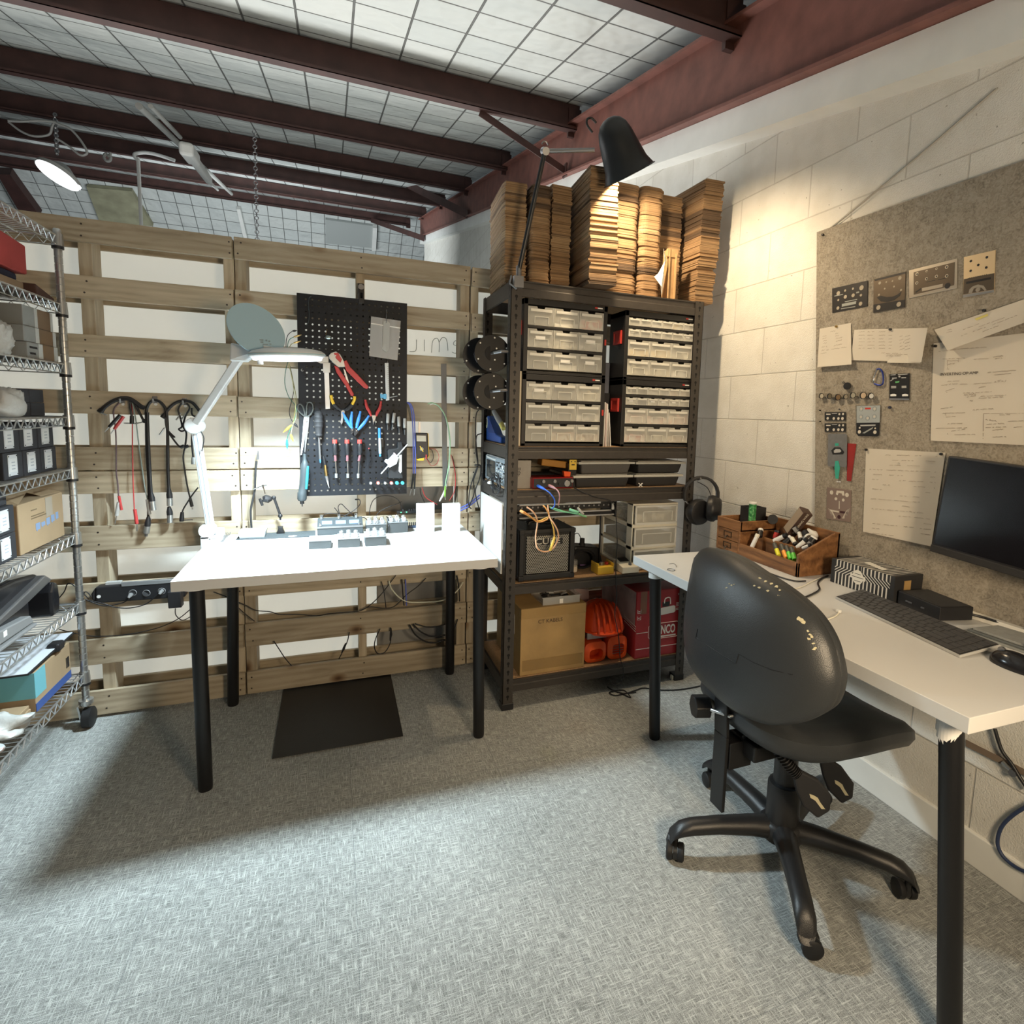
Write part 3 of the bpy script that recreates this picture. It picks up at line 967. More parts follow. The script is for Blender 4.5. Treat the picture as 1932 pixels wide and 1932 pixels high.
stack('cardboard_stack',rnd_poly(1.247,1.336,-.40,-.09,.022),ZT,2.232,'narrow round-cornered cardboard stack second from the left, just right of the lamp arm',seed=3,pinch=((.15,.03,.03),))
stack('cardboard_stack',[(1.444,-.08),(1.356,-.08),(1.354,-.355),(1.442,-.355)],ZT,2.265,'set-back dark cardboard stack between the narrow stack and the overhanging one',seed=4)
stack('cardboard_stack',[(1.572,-.12),(1.474,-.12),(1.444,-.54),(1.562,-.555)],ZT,2.285,'cardboard stack that overhangs the front beam, lit brightest, under the lamp shade',seed=5,jit=.0022,drift=((.010,.0),(0,.0)))
stack('cardboard_stack',rnd_poly(1.60,1.742,-.43,-.09,.035),ZT,2.292,'broad round-cornered cardboard stack right of the overhanging stack',seed=6,pinch=((.19,.03,.09),),jit=.0022)
stack('cardboard_stack',rnd_poly(1.755,1.868,-.42,-.09,.032),ZT,2.305,'round-cornered cardboard stack left of the torn white paper',seed=7,pinch=((.20,.03,.10),),jit=.0022)
stack('cardboard_stack',[(2.012,-.08),(1.885,-.08),(1.885,-.345),(2.012,-.345)],ZT,2.315,'set-back cardboard stack behind the folded card strip',seed=8)
stack('cardboard_stack',[(2.165,-.10),(2.04,-.10),(2.052,-.452),(2.150,-.458)],ZT,2.375,'rightmost and tallest cardboard stack, against the block wall',seed=9,jit=.0025,pinch=((.27,.02,.10),(.10,.12,.05)),drift=((-.012,.005),(.006,0)))
# torn white paper and folded card strip tucked between the stacks
m_paper=mat('white_paper',(0.78,0.77,0.73),0.8)
pp=[P(850+x/3.513,206+y/3.513,'y',-.46) for x,y in((1412,925),(1440,1000),(1405,1070),(1418,1110),(1408,1235),(1390,1180),(1350,1110),(1385,1085),(1412,1010))]
pp=[p+Vector((0,.012*sin(i*2.1),0)) for i,p in enumerate(pp)]
o=bob('paper_scrap',MB().add(pp+[p+Vector((0,.0012,0)) for p in pp],[tuple(range(9)),tuple(range(17,8,-1))]+[(i,9+i,9+(i+1)%9,(i+1)%9) for i in range(9)]),m_paper)
tag(o,'torn white paper scrap sticking out between the cardboard stacks','paper')
m_kraft=mat('kraft_card',(0.40,0.25,0.12),0.8,var=0.12,vscale=30)
a_,b_=P(850+1440/3.513,206+925/3.513,'y',-.445),P(850+1505/3.513,206+935/3.513,'y',-.445)
o=bob('card_strip',MB().box(a_.x+.006,a_.x+.010,-.455,-.40,ZT,a_.z).box(a_.x+.006,b_.x-.008,-.447,-.443,ZT,a_.z-.03).box(a_.x-.003,b_.x,-.452,-.44,a_.z-.035,a_.z).box(b_.x-.013,b_.x-.008,-.458,-.40,ZT,a_.z-.02),m_kraft)
tag(o,'folded kraft card strip standing beside the torn paper','cardboard')
# ---- black work lamp clamped to the front left post
m_lampblk=mat('satin_black_metal',(0.012,0.014,0.016),0.38,bump=0.05,bscale=500)
t=tng('work_lamp','black bell-shaded work lamp with jointed arm clamped to the shelving post','lamp',(1.168,-.475,1.80))
j0,j1=Vector((1.172,-.478,1.855)),P(1028,285,'y',-.60)
j2=P(1122,283,'y',-.68)
bob('clamp',MB().box(1.150,1.19,-.492,-.4705,1.79,1.835).cyl((1.172,-.480,1.83),j0+Vector((0,0,.02)),.011,14).tube([P(965,520,'y',-.49),P(962,535,'y',-.50),P(975,545,'y',-.51)],.004,8),mDS,t,bv=.002)
bob('lower_arm',MB().cyl(j0,j1,.009,14),m_lampblk,t,sf=40)
bob('elbow',MB().cyl(j1+Vector((0,-.014,-.006)),j1+Vector((0,.014,.006)),.014,16).torus(j1+Vector((0,0,.022)),.012,.0028,'y',14,6,0,pi),mDS,t,sf=40)
bob('upper_arm',MB().cyl(j1,j2,.008,14),mDS,t,sf=40)
_t,_v=P(1148,222,'y',-.69),None
for _i in range(60):
 _e=P(1187,330,'y',-.80+.005*_i)
 _v=(_e-_t)
 if _v.normalized().dot((_e-CAM).normalized())>.03:
  break
ax=_v
top=P(1148,222,'y',-.69)
L=ax.length
M=frame(top,Vector((0,1,0)).cross(ax),z=ax)
Rm=.108
Rs=.96
prof=[(.004,0.0),(.022,.003),(.042,.014),(.058,.035),(.068,.065),(.076,.11),(.088,.17),(.100,L-.012),(.104,L-.004),(.110,L-.002),(.110,L),(.102,L)]
inner=[(r-.003,z) for r,z in[(.099,L-.004),(.087,.17),(.075,.11),(.066,.065),(.055,.037),(.04,.018),(.004,.006)]]
sh=bob('shade',MB().lathe([(r*Rs,z) for r,z in prof+inner],40,M),m_lampblk,t,sf=45)
bob('hook',MB().tube([P(x,y,'y',-.69) for x,y in((1118,250),(1108,236),(1108,225),(1116,223),(1125,232))],.004,8,5),m_lampblk,t,sf=60)
light('work_lamp_light','POINT',M@Vector((0,0,L*.62)),42,(1.0,0.76,0.47),.03)
bob('bulb',MB().ball(M@Vector((0,0,L*.42)),.03,10),mat('lit_bulb_warm',(1,.9,.7),0.4,emit=((1,.78,.5),6.0)),sh,sf=60)
# ---- small parts cabinets
m_cab=mat('cabinet_black_plastic',(0.012,0.011,0.011),0.5)
m_red=mat('red_plastic',(0.50,0.035,0.025),0.45)
def clear_mat(name,col,a,rough=.25):
 m=mat(name,col,rough)
 nt,b,N=nodes_of(m)
 tr=N('BsdfTransparent')
 ms=N('MixShader');ms.inputs[0].default_value=a
 out=[n for n in nt.nodes if n.type=='OUTPUT_MATERIAL'][0]
 nt.links.new(tr.outputs[0],ms.inputs[1]);nt.links.new(b.outputs[0],ms.inputs[2]);nt.links.new(ms.outputs[0],out.inputs[0])
 return m
m_clear=clear_mat('frosted_clear_plastic',(0.88,0.87,0.80),.30)
m_rim=clear_mat('clear_plastic_rim',(0.92,0.91,0.85),.62)
m_lbl=mat('paper_label',(0.85,0.84,0.80),0.8)
def speck(name,cols,scale=62):
 m=mat(name,cols[0],0.5)
 nt,b,N=nodes_of(m)
 tc=N('TexCoord')
 v=N('TexVoronoi');v.inputs['Scale'].default_value=scale
 nt.links.new(tc.outputs['Object'],v.inputs['Vector'])
 sp=N('SeparateColor');nt.links.new(v.outputs['Color'],sp.inputs[0])
 r_=ramp(nt,sp.outputs[0],[(i/len(cols),c) for i,c in enumerate(cols)])
 nt.nodes[-1].color_ramp.interpolation='CONSTANT' if nt.nodes[-1].type=='VALTORGB' else None
 nt.links.new(r_,b.inputs['Base Color'])
 bp=N('Bump');bp.inputs['Strength'].default_value=.8;bp.inputs['Distance'].default_value=.004
 nt.links.new(v.outputs['Distance'],bp.inputs['Height']);nt.links.new(bp.outputs[0],b.inputs['Normal'])
 return m
SPK={'mixed':speck('parts_mixed',[(.55,.5,.38),(.2,.18,.13),(.75,.72,.6),(.35,.33,.28)]),'dark':speck('parts_dark',[(.03,.03,.03),(.10,.09,.08),(.02,.02,.02)]),'white':speck('parts_white',[(.8,.78,.7),(.62,.6,.52),(.85,.84,.78)],45),'red':speck('parts_red',[(.6,.12,.09),(.8,.74,.66),(.7,.25,.2),(.82,.78,.7)],80),'silver':speck('parts_silver',[(.6,.59,.55),(.3,.29,.27),(.1,.1,.1),(.75,.74,.7)],75),'copper':speck('parts_copper',[(.5,.26,.14),(.75,.66,.5),(.3,.17,.1),(.8,.75,.66)],110),'yellow':speck('parts_yellow',[(.7,.5,.18),(.75,.68,.5),(.55,.4,.16)],80),'pink':speck('parts_pink',[(.72,.42,.36),(.8,.72,.64),(.6,.5,.45)],90),}
def drawer(par,x0,x1,z0,z1,yf,kind,fill,lab,seed,big=True):
 """front yf faces -y; clear tray, contents, finger notch and window frame"""
 r=random.Random(seed)
 g=.0012
 x0+=g;x1-=g
 dep=.11
 mb=MB()
 n0=(x0+x1)/2
 nw=(x1-x0)*.16
 # front panel with a notch in the middle of the top edge
 poly=[(x0,z0),(x1,z0),(x1,z1),(n0+nw,z1),(n0+nw*.8,z1-.008),(n0-nw*.8,z1-.008),(n0-nw,z1),(x0,z1)]
 mb.prism([(x,z) for x,z in poly],0,.002,Matrix(((1,0,0,0),(0,0,1,yf),(0,1,0,0),(0,0,0,1))))
 mb.box(x0,x0+.0015,yf,yf+dep,z0,z1).box(x1-.0015,x1,yf,yf+dep,z0,z1).box(x0,x1,yf,yf+dep,z0,z0+.0015)
 d=bob('drawer',mb,m_clear,par)
 w_=(x1-x0)
 h_=z1-z0
 mr=MB()
 # raised label window on the lower half and grip rail on the upper half
 if big:
  fx0,fx1,fz0,fz1=x0+w_*.24,x1-w_*.2,z0+h_*.10,z0+h_*.48
  for(a,b_,c,e) in((fx0,fx1,fz1-.002,fz1),(fx0,fx0+.002,fz0,fz1),(fx1-.002,fx1,fz0,fz1)):
   mr.box(a,b_,yf-.0022,yf+.0005,c,e)
  mr.box(x0+w_*.08,x1-w_*.08,yf-.004,yf+.0005,z1-h_*.27,z1-h_*.13)
 else:
  mr.box(x0+w_*.1,x1-w_*.1,yf-.004,yf+.0005,z1-h_*.30,z1-h_*.12)
 bob('drawer_rim',mr.box(x0,x0+.002,yf-.0008,yf+.0005,z0,z1).box(x1-.002,x1,yf-.0008,yf+.0005,z0,z1),m_rim,d)
 # heap inside, pressed near the front
 if fill>0.02:
  nx,ny=6,3
  vs,fs=[],[]
  for j in range(ny+1):
   for i in range(nx+1):
    vs.append((x0+.003+(w_-.006)*i/nx,yf+.0045+(dep-.02)*j/ny,z0+.0025+h_*fill*r.uniform(.75,1.15)))
  o_=len(vs)
  for j in range(ny+1):
   for i in range(nx+1):
    p=vs[j*(nx+1)+i]
    vs.append((p[0],p[1],z0+.002))
  for j in range(ny):
   for i in range(nx):
    a=j*(nx+1)+i
    fs.append((a,a+1,a+nx+2,a+nx+1))
    fs.append((o_+a,o_+a+nx+1,o_+a+nx+2,o_+a+1))
  for i in range(nx):
   fs.append((i,o_+i,o_+i+1,i+1))
   a=ny*(nx+1)+i
   fs.append((a,a+1,o_+a+1,o_+a))
  for j in range(ny):
   a=j*(nx+1)
   fs.append((a,a+nx+1,o_+a+nx+1,o_+a))
   a+=nx
   fs.append((a,o_+a,o_+a+nx+1,a+nx+1))
  bob('contents',MB().add(vs,fs),SPK[kind],d)
 if lab:
  bob('paper_label',MB().box(n0-w_*.2,n0+w_*.18,yf-.0012,yf-.0002,z0+h_*.42,z0+h_*.62),m_lbl,d)
 return d
def cabinet(x0,x1,z0,z1,rows,label,seed):
 """rows from the top: list of drawers as (kind, fill, label)"""
 yf,dep=-.455,.145
 t=tng('parts_cabinet',label,'cabinet',((x0+x1)/2,yf+dep/2,z0),'small parts cabinets on the shelving')
 bz=.012
 mb=MB()
 th=.018
 mb.box(x0,x0+th,yf,yf+dep,z0,z1).box(x1-th,x1,yf,yf+dep,z0,z1).box(x0,x1,yf,yf+dep,z0,z0+bz).box(x0,x1,yf,yf+dep,z1-.024,z1).box(x0,x1,yf+dep-.003,yf+dep,z0,z1)
 hs=[(.5 if len(r_)>3 else .88) for r_ in rows]
 H=(z1-.024)-(z0+bz)
 tot=sum(hs)
 z=z1-.024
 spans=[]
 for h in hs:
  zz=z-H*h/tot
  spans.append((zz,z))
  z=zz
 for zz,_ in spans[:-1]:
  mb.box(x0+th,x1-th,yf+.001,yf+dep,zz-.004,zz+.006)
 bob('body',mb,m_cab,t,bv=.0015)
 for(zz,zt_),r_ in zip(spans,rows):
  n=len(r_)
  for i,(k,f_,lb_) in enumerate(r_):
   seed+=1
   drawer(t,x0+th+(x1-x0-2*th)*i/n,x0+th+(x1-x0-2*th)*(i+1)/n,zz+.008,zt_-.006,yf+.002,k,f_,lb_,seed,n==3)
   # red wall-mount latches on both sides and the small badge
 zc=z0+(z1-z0)*.62
 for xs,s in((x0,-1),(x1,1)):
  l_=MB()
  if s<0:
   l_.box(xs-.006,xs,yf+.025,yf+.095,zc-.03,zc+.03)
   l_.box(xs-.009,xs-.006,yf+.025,yf+.035,zc-.03,zc+.03).box(xs-.009,xs-.006,yf+.085,yf+.095,zc-.03,zc+.03).box(xs-.009,xs-.006,yf+.03,yf+.09,zc+.02,zc+.03).box(xs-.009,xs-.006,yf+.03,yf+.09,zc-.03,zc-.02)
  else:
   l_.box(xs-.012,xs-.004,yf-.004,yf+.001,zc-.05,zc-.025)
  bob('latch',l_,m_red,t,bv=.001)['label']='red latch on the cabinet side'
 bob('badge',MB().box(x1-.062,x1-.05,yf-.0008,yf+.0002,z1-.014,z1-.007),m_red,t)
 bob('badge_stripe',MB().box(x1-.049,x1-.026,yf-.0008,yf+.0002,z1-.0135,z1-.009),m_lbl,t)
 return t
CZ0=1.1545
A3=lambda*k:[(a,f_,l_) for a,f_,l_ in k]
cabinet(1.206,1.588,CZ0,CZ0+.300,[A3(('mixed',.65,1),('dark',.5,0),('mixed',.6,0)),A3(('dark',.42,0),('dark',.4,0),('silver',.4,0)),A3(('dark',.4,0),('copper',.55,0),('copper',.4,0))],'black cabinet of nine clear drawers, lower left of the four cabinets',10)
cabinet(1.206,1.588,CZ0+.301,CZ0+.606,[A3(('dark',.3,0),('white',.2,0),('red',.55,0)),A3(('silver',.35,1),('mixed',.45,0),('silver',.5,1)),A3(('dark',.35,0),('white',.3,1),('dark',.35,1))],'black cabinet of nine clear drawers, upper left of the four cabinets, red parts in one',40)
six=lambda ks:[(k,.55,l_) for k,l_ in ks]
cabinet(1.676,2.052,CZ0,CZ0+.300,[six([('silver',0),('dark',0),('silver',0),('silver',0),('copper',0),('copper',0)]),six([('white',1),('dark',0),('white',1),('white',1),('white',1),('mixed',0)]),A3(('pink',.6,0),('pink',.45,0),('pink',.6,0)),A3(('red',.5,0),('mixed',.5,0),('copper',.4,0))],'black cabinet of small and large clear drawers, lower right of the four',70)
cabinet(1.676,2.052,CZ0+.301,CZ0+.601,[six([('dark',0),('mixed',0),('silver',0),('mixed',0),('yellow',0),('silver',0)]),six([('silver',0),('dark',0),('silver',0),('silver',0),('mixed',0),('white',1)]),A3(('yellow',.4,0),('yellow',.5,0),('mixed',.45,0)),A3(('mixed',.6,0),('mixed',.5,0),('silver',.45,0))],'black cabinet of small and large clear drawers, upper right of the four',100)
# ------------------------------------------------------------------ things on the steel shelving
def c4(x,y):
 return 850+x/3.864,520+y/3.864
def c5(x,y):
 return 850+x/3.512,820+y/3.512
def zz(x,y):
 return 960+x/7.43,850+y/7.43
D2,D3,D4,D5=1.1545,.9695,.5635,.1355
mGR=mat('grey_plastic',(0.20,0.20,0.20),0.55)
mLG=mat('light_grey_plastic',(0.42,0.42,0.41),0.5)
m_greybox=mat('warm_grey_painted_steel',(0.36,0.335,0.30),0.55,var=.05,vscale=60)
m_blue=mat('blue_plastic',(0.025,0.09,0.36),0.4)
m_yel=mat('yellow_plastic',(0.80,0.55,0.07),0.45)
m_ora=mat('orange_plastic',(0.85,0.10,0.012),0.45,var=.06,vscale=9)
m_cream=mat('cream_plastic',(0.78,0.75,0.64),0.45)
m_brass=mat('brass',(0.62,0.45,0.2),0.3,1.0)
def cbl(name,pts,r,m,label,cat='cable',sm=6,group=None,n=7,parent=None):
 mb=MB().tube(pts,r,n,sm)
 o=bob(name,mb,m,parent,sf=60)
 if parent is None:
  tag(o,label,cat,group)
 return o
 # wooden rail and sheets slotted between left cabinets and post
o=bob('timber_batten',MB().box(1.193,1.2045,-.45,-.43,D2,D2+.31),mat('pale_batten',(.68,.6,.45),.7),bv=.001)
tag(o,'pale timber batten upright between the front post and left cabinets','batten')
o=bob('grey_carton',MB().box(1.594,1.672,-.33,-.20,D2+.24,D2+.38),mat('slate_grey_card',(.14,.15,.19),.6),bv=.002)
for v in o.data.vertices:
 pass
o2=bob('black_carton',MB().box(1.593,1.6725,-.34,-.18,D2,D2+.24),mBM,bv=.002)
tag(o2,'black box in the gap between the cabinet columns','box')
tag(o,'slate grey box stacked in the gap between the cabinet columns','box')
# thin booklets leaning in the gap
for i,(xa,xb,h,cl) in enumerate(((1.5925,1.5935,.195,(.75,.73,.68)),(1.602,1.6005,.192,(.78,.62,.58)),(1.609,1.605,.188,(.8,.78,.74)),(1.618,1.609,.165,(.55,.5,.46)),(1.628,1.614,.15,(.82,.8,.76)))):
 th_=.0035
 o=bob('booklet',MB().hexa([(xa,-.452,D2),(xa+th_,-.452,D2),(xa+th_,-.35,D2),(xa,-.35,D2)],[(xb,-.452,D2+h),(xb+th_,-.452,D2+h),(xb+th_,-.35,D2+h),(xb,-.35,D2+h)]),mat('booklet_%d'%i,cl,.7))
 tag(o,['first booklet from the left of those leaning between the cabinets, white','pinkish booklet leaning between the cabinets, second from the left','white booklet in the middle of those leaning between the cabinets','shorter brownish booklet leaning between the cabinets','shortest white booklet, rightmost of those leaning between the cabinets'][i],'booklet','booklets between the cabinets')
 # --- third shelf
t=tng('metal_case','warm grey metal case with a cluster of punched holes behind the left post','case',(1.22,-.30,D3))
bob('body',MB().box(1.196,1.265,-.425,-.20,D3,D3+.122),m_greybox,t,bv=.003)
for i,(x,y) in enumerate([(0,0),(1,0),(2,0),(0,1),(1,1),(2,1),(0.5,2),(1.5,2),(0,3),(1,3),(2,3),(.5,4),(1.5,4),(1,5)]):
 q=Vector((1.203+x*.006,-.4252,D3+.088-y*.0065))
 bob('vent_hole',MB().cyl(q,q+Vector((0,-.0006,0)),.0024,8),mBK,t)
t=tng('audio_interface','red audio interface with round knobs on the shelf under the cabinets','audio interface',(1.35,-.40,D3))
ax0,ax1=1.262,1.448
bob('case',MB().box(ax0,ax1,-.458,-.36,D3+.003,D3+.050),mat('red_anodised',(0.30,0.012,0.016),0.35,.5),t,bv=.003)
bob('front_panel',MB().box(ax0+.004,ax1-.003,-.4598,-.4575,D3+.007,D3+.046),mBK,t,bv=.001)
for x,z,r_,m_ in((.046,.034,.0075,mDS),(.098,.034,.0075,mDS),(.120,.022,.006,mBM),(.155,.024,.0135,mST),(.178,.034,.007,mST)):
 q=Vector((ax0+x,-.4598,D3+z))
 bob('knob',MB().cyl(q,q+Vector((0,-.010,0)),r_,18),m_,t,sf=40,bv=.001)
bl=mat('blue_cable',(0.04,0.16,0.75),0.45)
pk=mat('pink_cable',(0.55,0.30,0.33),0.5)
for nm,px,m_,lb_ in(('patch_cable',[(415,500),(470,525),(530,560),(590,610),(640,690),(640,775),(600,820)],bl,'blue patch cable plugged into the red audio interface'),('patch_cable',[(575,495),(620,515),(670,545),(705,600),(710,680),(690,770)],pk,'dull pink patch cable plugged into the red audio interface')):
 pts=[P(*zz(*p),'y',-.47-.025*i) for i,p in enumerate(px[:3])]+[P(*zz(*p),'y',-.54) for p in px[3:]]
 t=tng(nm,lb_,'cable',pts[0],'patch cables of the audio interface')
 bob('plug',MB().tube([pts[0]+Vector((0,.012,0)),pts[0],pts[1],pts[2]*.7+pts[1]*.3],[.006,.0065,.006,.0035],10,0),m_,t,sf=50)
 bob('lead',MB().tube(pts[1:],.0026,7,6),m_,t,sf=60)
pts=[P(*zz(x,y),'y',v) for(x,y),v in(((915,525),-.462),((980,550),-.485),((1100,610),-.50),((1250,660),-.50),((1400,690),-.50),((1460,740),-.50))]
cbl('lead',pts,.0022,mBK,'thin black lead from the red interface trailing over the shelf beam')
# yellow and orange things behind the interface
o=bob('tape_pack',MB(frame(P(*zz(620,180),'y',-.36),(1,0,-.12),(0,1,0))).box(-.065,.062,-.03,.03,-.014,.016),mat('amber_pack',(.42,.20,.03),.6),bv=.004)
o.location.z=max(o.location.z,1.02)
tag(o,'amber pack lying on the black pouch behind the audio interface','pack')
o=bob('black_pouch',MB().hexa([(1.275,-.34,D3),(1.44,-.34,D3),(1.44,-.22,D3),(1.275,-.22,D3)],[(1.29,-.33,D3+.055),(1.43,-.33,D3+.05),(1.43,-.23,D3+.05),(1.29,-.23,D3+.055)]),mBM,bv=.012,seg=3)
tag(o,'black pouch behind the red audio interface','pouch')
q=P(*zz(905,195),'y',-.43)
t=tng('yellow_tag','yellow tag with a printed face standing left of the upper black container','tag',(q.x,-.425,D3))
bob('card',MB().box(q.x-.018,q.x+.017,-.428,-.424,D3+.004+.075,q.z+.021),m_yel,t,bv=.001)
bob('stand',MB().box(q.x-.02,q.x+.019,-.423,-.38,D3,q.z+.005),mBK,t,bv=.002)
bob('print',MB().box(q.x-.008,q.x+.007,-.4286,-.428,q.z-.004,q.z+.001).box(q.x-.012,q.x-.006,-.4286,-.428,q.z+.010,q.z+.014).box(q.x+.005,q.x+.012,-.4286,-.428,q.z+.010,q.z+.014),mBK,t)
q=P(*zz(820,345),'y',-.45)
o=bob('orange_block',MB().hexa([(q.x-.014,-.452,D3+.052),(q.x+.014,-.452,D3+.052),(q.x+.014,-.43,D3+.052),(q.x-.014,-.43,D3+.052)],[(q.x-.018,-.452,q.z+.018),(q.x+.016,-.452,q.z+.014),(q.x+.016,-.43,q.z+.014),(q.x-.018,-.43,q.z+.018)]),m_ora,bv=.002)
tag(o,'small orange block on the top of the red audio interface','block')
# lidded containers
m_cont=mat('dark_container',(0.030,0.029,0.030),0.6,bump=.1,bscale=300)
m_cont2=mat('smoky_container',(0.085,0.078,0.072),0.6,bump=.1,bscale=300)
m_lid=mat('translucent_lid',(0.46,0.45,0.41),0.4)
def container(x0,x1,z0,hb,mbody,label,y0=-.455,y1=-.16):
 t=tng('food_container',label,'container',((x0+x1)/2,(y0+y1)/2,z0),'lidded containers on the shelf')
 ins=.016
 bob('tub',MB().hexa([(x0+ins*1.5,y0+ins*1.3,z0),(x1-ins*1.5,y0+ins*1.3,z0),(x1-ins*1.5,y1-ins,z0),(x0+ins*1.5,y1-ins,z0)],[(x0+ins,y0+ins*.5,z0+hb),(x1-ins,y0+ins*.5,z0+hb),(x1-ins,y1-ins*.5,z0+hb),(x0+ins,y1-ins*.5,z0+hb)]),mbody,t,bv=.006,seg=3)
 bob('lid',MB().box(x0,x1,y0,y1,z0+hb+.0004,z0+hb+.011).box(x0+.02,x1-.02,y0+.02,y1-.02,z0+hb+.011,z0+hb+.0145),m_lid,t,bv=.003)
 return t
container(1.452,1.750,D3,.044,m_cont,'black lidded container at the bottom left of four, right of the audio interface')
container(1.757,2.022,D3,.044,m_cont,'black lidded container at the bottom right of four, near the right post')
container(1.475,1.756,D3+.060,.045,m_cont2,'smoky grey lidded container stacked at the top left of four')
container(1.766,2.036,D3+.060,.043,m_cont,'black lidded container stacked at the top right of four',y0=-.45)
q=Vector((1.775,-.452,D3))
t=bob('cable_clips',MB().bar(q+Vector((0,-.012,.001)),q+Vector((.02,-.012,.018)),.004,.003).bar(q+Vector((.02,-.0125,.001)),q+Vector((0,-.0125,.018)),.004,.003),mPW)
tag(t,'pair of small white crossed clips at the foot of the containers','clip')
# --- fourth shelf
t=tng('guitar_amplifier','black guitar practice amplifier with a perforated metal grille','amplifier',(1.34,-.33,D4))
AX0,AX1,AYF=1.213,1.472,-.44
AZ0,AZ1=D4+.004,D4+.228
m_tolex=mat('black_tolex',(0.012,0.012,0.013),0.55,bump=.15,bscale=900)
bob('cabinet',MB().box(AX0,AX1,AYF+.006,AYF+.20,AZ0,AZ1).box(AX0,AX0+.022,AYF-.010,AYF+.01,AZ0,AZ1).box(AX1-.022,AX1,AYF-.010,AYF+.01,AZ0,AZ1).box(AX0,AX1,AYF-.010,AYF+.01,AZ0,AZ0+.026).box(AX0,AX1,AYF-.010,AYF+.01,AZ1-.018,AZ1),m_tolex,t,bv=.004)
for x in(AX0,AX1):
 for z in(AZ0,AZ1):
  sx=1 if x==AX0 else -1
  sz=1 if z==AZ0 else -1
  bob('corner_cap',MB().box(min(x-sx*.002,x+sx*.022),max(x-sx*.002,x+sx*.022),AYF-.0125,AYF+.02,min(z-sz*.001,z+sz*.02),max(z-sz*.001,z+sz*.02)),mBK,t,bv=.003)
m_grille=mat('perforated_steel',(0.52,0.50,0.45),0.4,.6)
nt,b,N=nodes_of(m_grille)
tc=N('TexCoord');sp=N('SeparateXYZ');nt.links.new(tc.outputs['Object'],sp.inputs[0])
def MA(op,a,c=None):
 n=N('Math',operation=op)
 for i,v in enumerate((a,c)):
  if v is None:
   continue
  if isinstance(v,(int,float)):
   n.inputs[i].default_value=v
  else:
   nt.links.new(v,n.inputs[i])
 return n.outputs[0]
def hexdots(p,rad):
 out=None
 for ox,oz in((0,0),(.5,.5)):
  fx=MA('SUBTRACT',MA('FRACT',MA('ADD',MA('DIVIDE',sp.outputs['X'],p),ox+50)),.5)
  fz=MA('SUBTRACT',MA('FRACT',MA('ADD',MA('DIVIDE',sp.outputs['Z'],p*1.5),oz+50)),.5)
  d=MA('SQRT',MA('ADD',MA('POWER',MA('MULTIPLY',fx,1.0),2.0),MA('POWER',MA('MULTIPLY',fz,1.5),2.0)))
  k=MA('LESS_THAN',d,rad)
  out=k if out is None else MA('MAXIMUM',out,k)
 return out
k_=hexdots(.0088,.36)
mx=N('MixRGB');nt.links.new(k_,mx.inputs[0]);mx.inputs[1].default_value=(.52,.50,.45,1);mx.inputs[2].default_value=(.006,.006,.006,1)
nt.links.new(mx.outputs[0],b.inputs['Base Color'])
mm=MA('MULTIPLY',MA('SUBTRACT',1.0,k_),.6);nt.links.new(mm,b.inputs['Metallic'])
gx0,gx1,gz0,gz1=1.246,1.444,D4+.032,D4+.200
bob('grille',MB().box(gx0,gx1,AYF-.005,AYF+.004,gz0,gz1),m_grille,t,bv=.002)
lm=Matrix(((1,0,0,gx0+.037),(0,0,-1,AYF-.0062),(0,1,0,gz1-.027),(0,0,0,1)))
bob('name_plate',MB().box(gx0+.033,gx1-.03,AYF-.0058,AYF-.0048,gz1-.043,gz1-.013),mBK,t)
bob('lettering',text_mb('CUBE',lm,0.037,.0006,bold=.0004,xs=1.30),mat('letter_silver',(.62,.60,.55),.4,.3),t)
bob('handle',MB().tube([(1.29,-.34,AZ1-.002),(1.30,-.34,AZ1+.014),(1.39,-.34,AZ1+.014),(1.40,-.34,AZ1-.002)],.007,8,4),mBK,t,sf=60)
# eurorack style frame of rails that rests on the amplifier and its own legs
t=tng('rack_frame','black modular rack frame with bright rails behind the tangled orange cables','rack',(1.42,-.40,D4))
rz=P(*zz(800,930),'y',-.452).z
def rail(px0,px1,y_):
 a,c=P(*zz(*px0),'y',y_),P(*zz(*px1),'y',y_)
 bob('rail',MB().box(a.x,c.x,y_,y_+.006,(a.z+c.z)/2-.0030,(a.z+c.z)/2+.0030),mST,t)
 return(a.z+c.z)/2
zr1=rail((150,770),(1290,735),-.452)
zr2=rail((150,885),(1435,838),-.452)
zr3=rail((150,950),(1475,897),-.452)
x0_,x1_=1.196,1.668
bob('end_plate',MB().box(x0_-.004,x0_,-.455,-.30,zr3-.012,zr1+.006),mBK,t)
bob('end_plate',MB().box(x1_,x1_+.004,-.455,-.30,zr3-.012,zr1+.006),mBK,t)
bob('back_panel',MB().box(x0_,x1_,-.425,-.42,zr2+.006,zr1-.002),mBK,t)
bob('back_panel',MB().box(x0_,x1_-.005,-.425,-.42,zr3-.008,zr2-.004),mBK,t)
bob('rear_leg',MB().box(x1_-.002,x1_+.002,-.31,-.30,D4,zr3),mBK,t)
bob('rear_leg',MB().box(x0_-.003,x0_+.001,-.31,-.30,D4,zr3),mBK,t)
bob('bracket',MB().box(x1_-.022,x1_-.012,-.459,-.452,zr1-.032,zr1-.002),mPW,t)['label']='white end bracket'
for i in range(18):
 q=Vector((x0_+.03+i*.0245,-.4255,(zr1+zr2)/2+.003))
 bob('socket',MB().cyl(q,q+Vector((0,-.004,0)),.0042,10),mDS,t,sf=40)
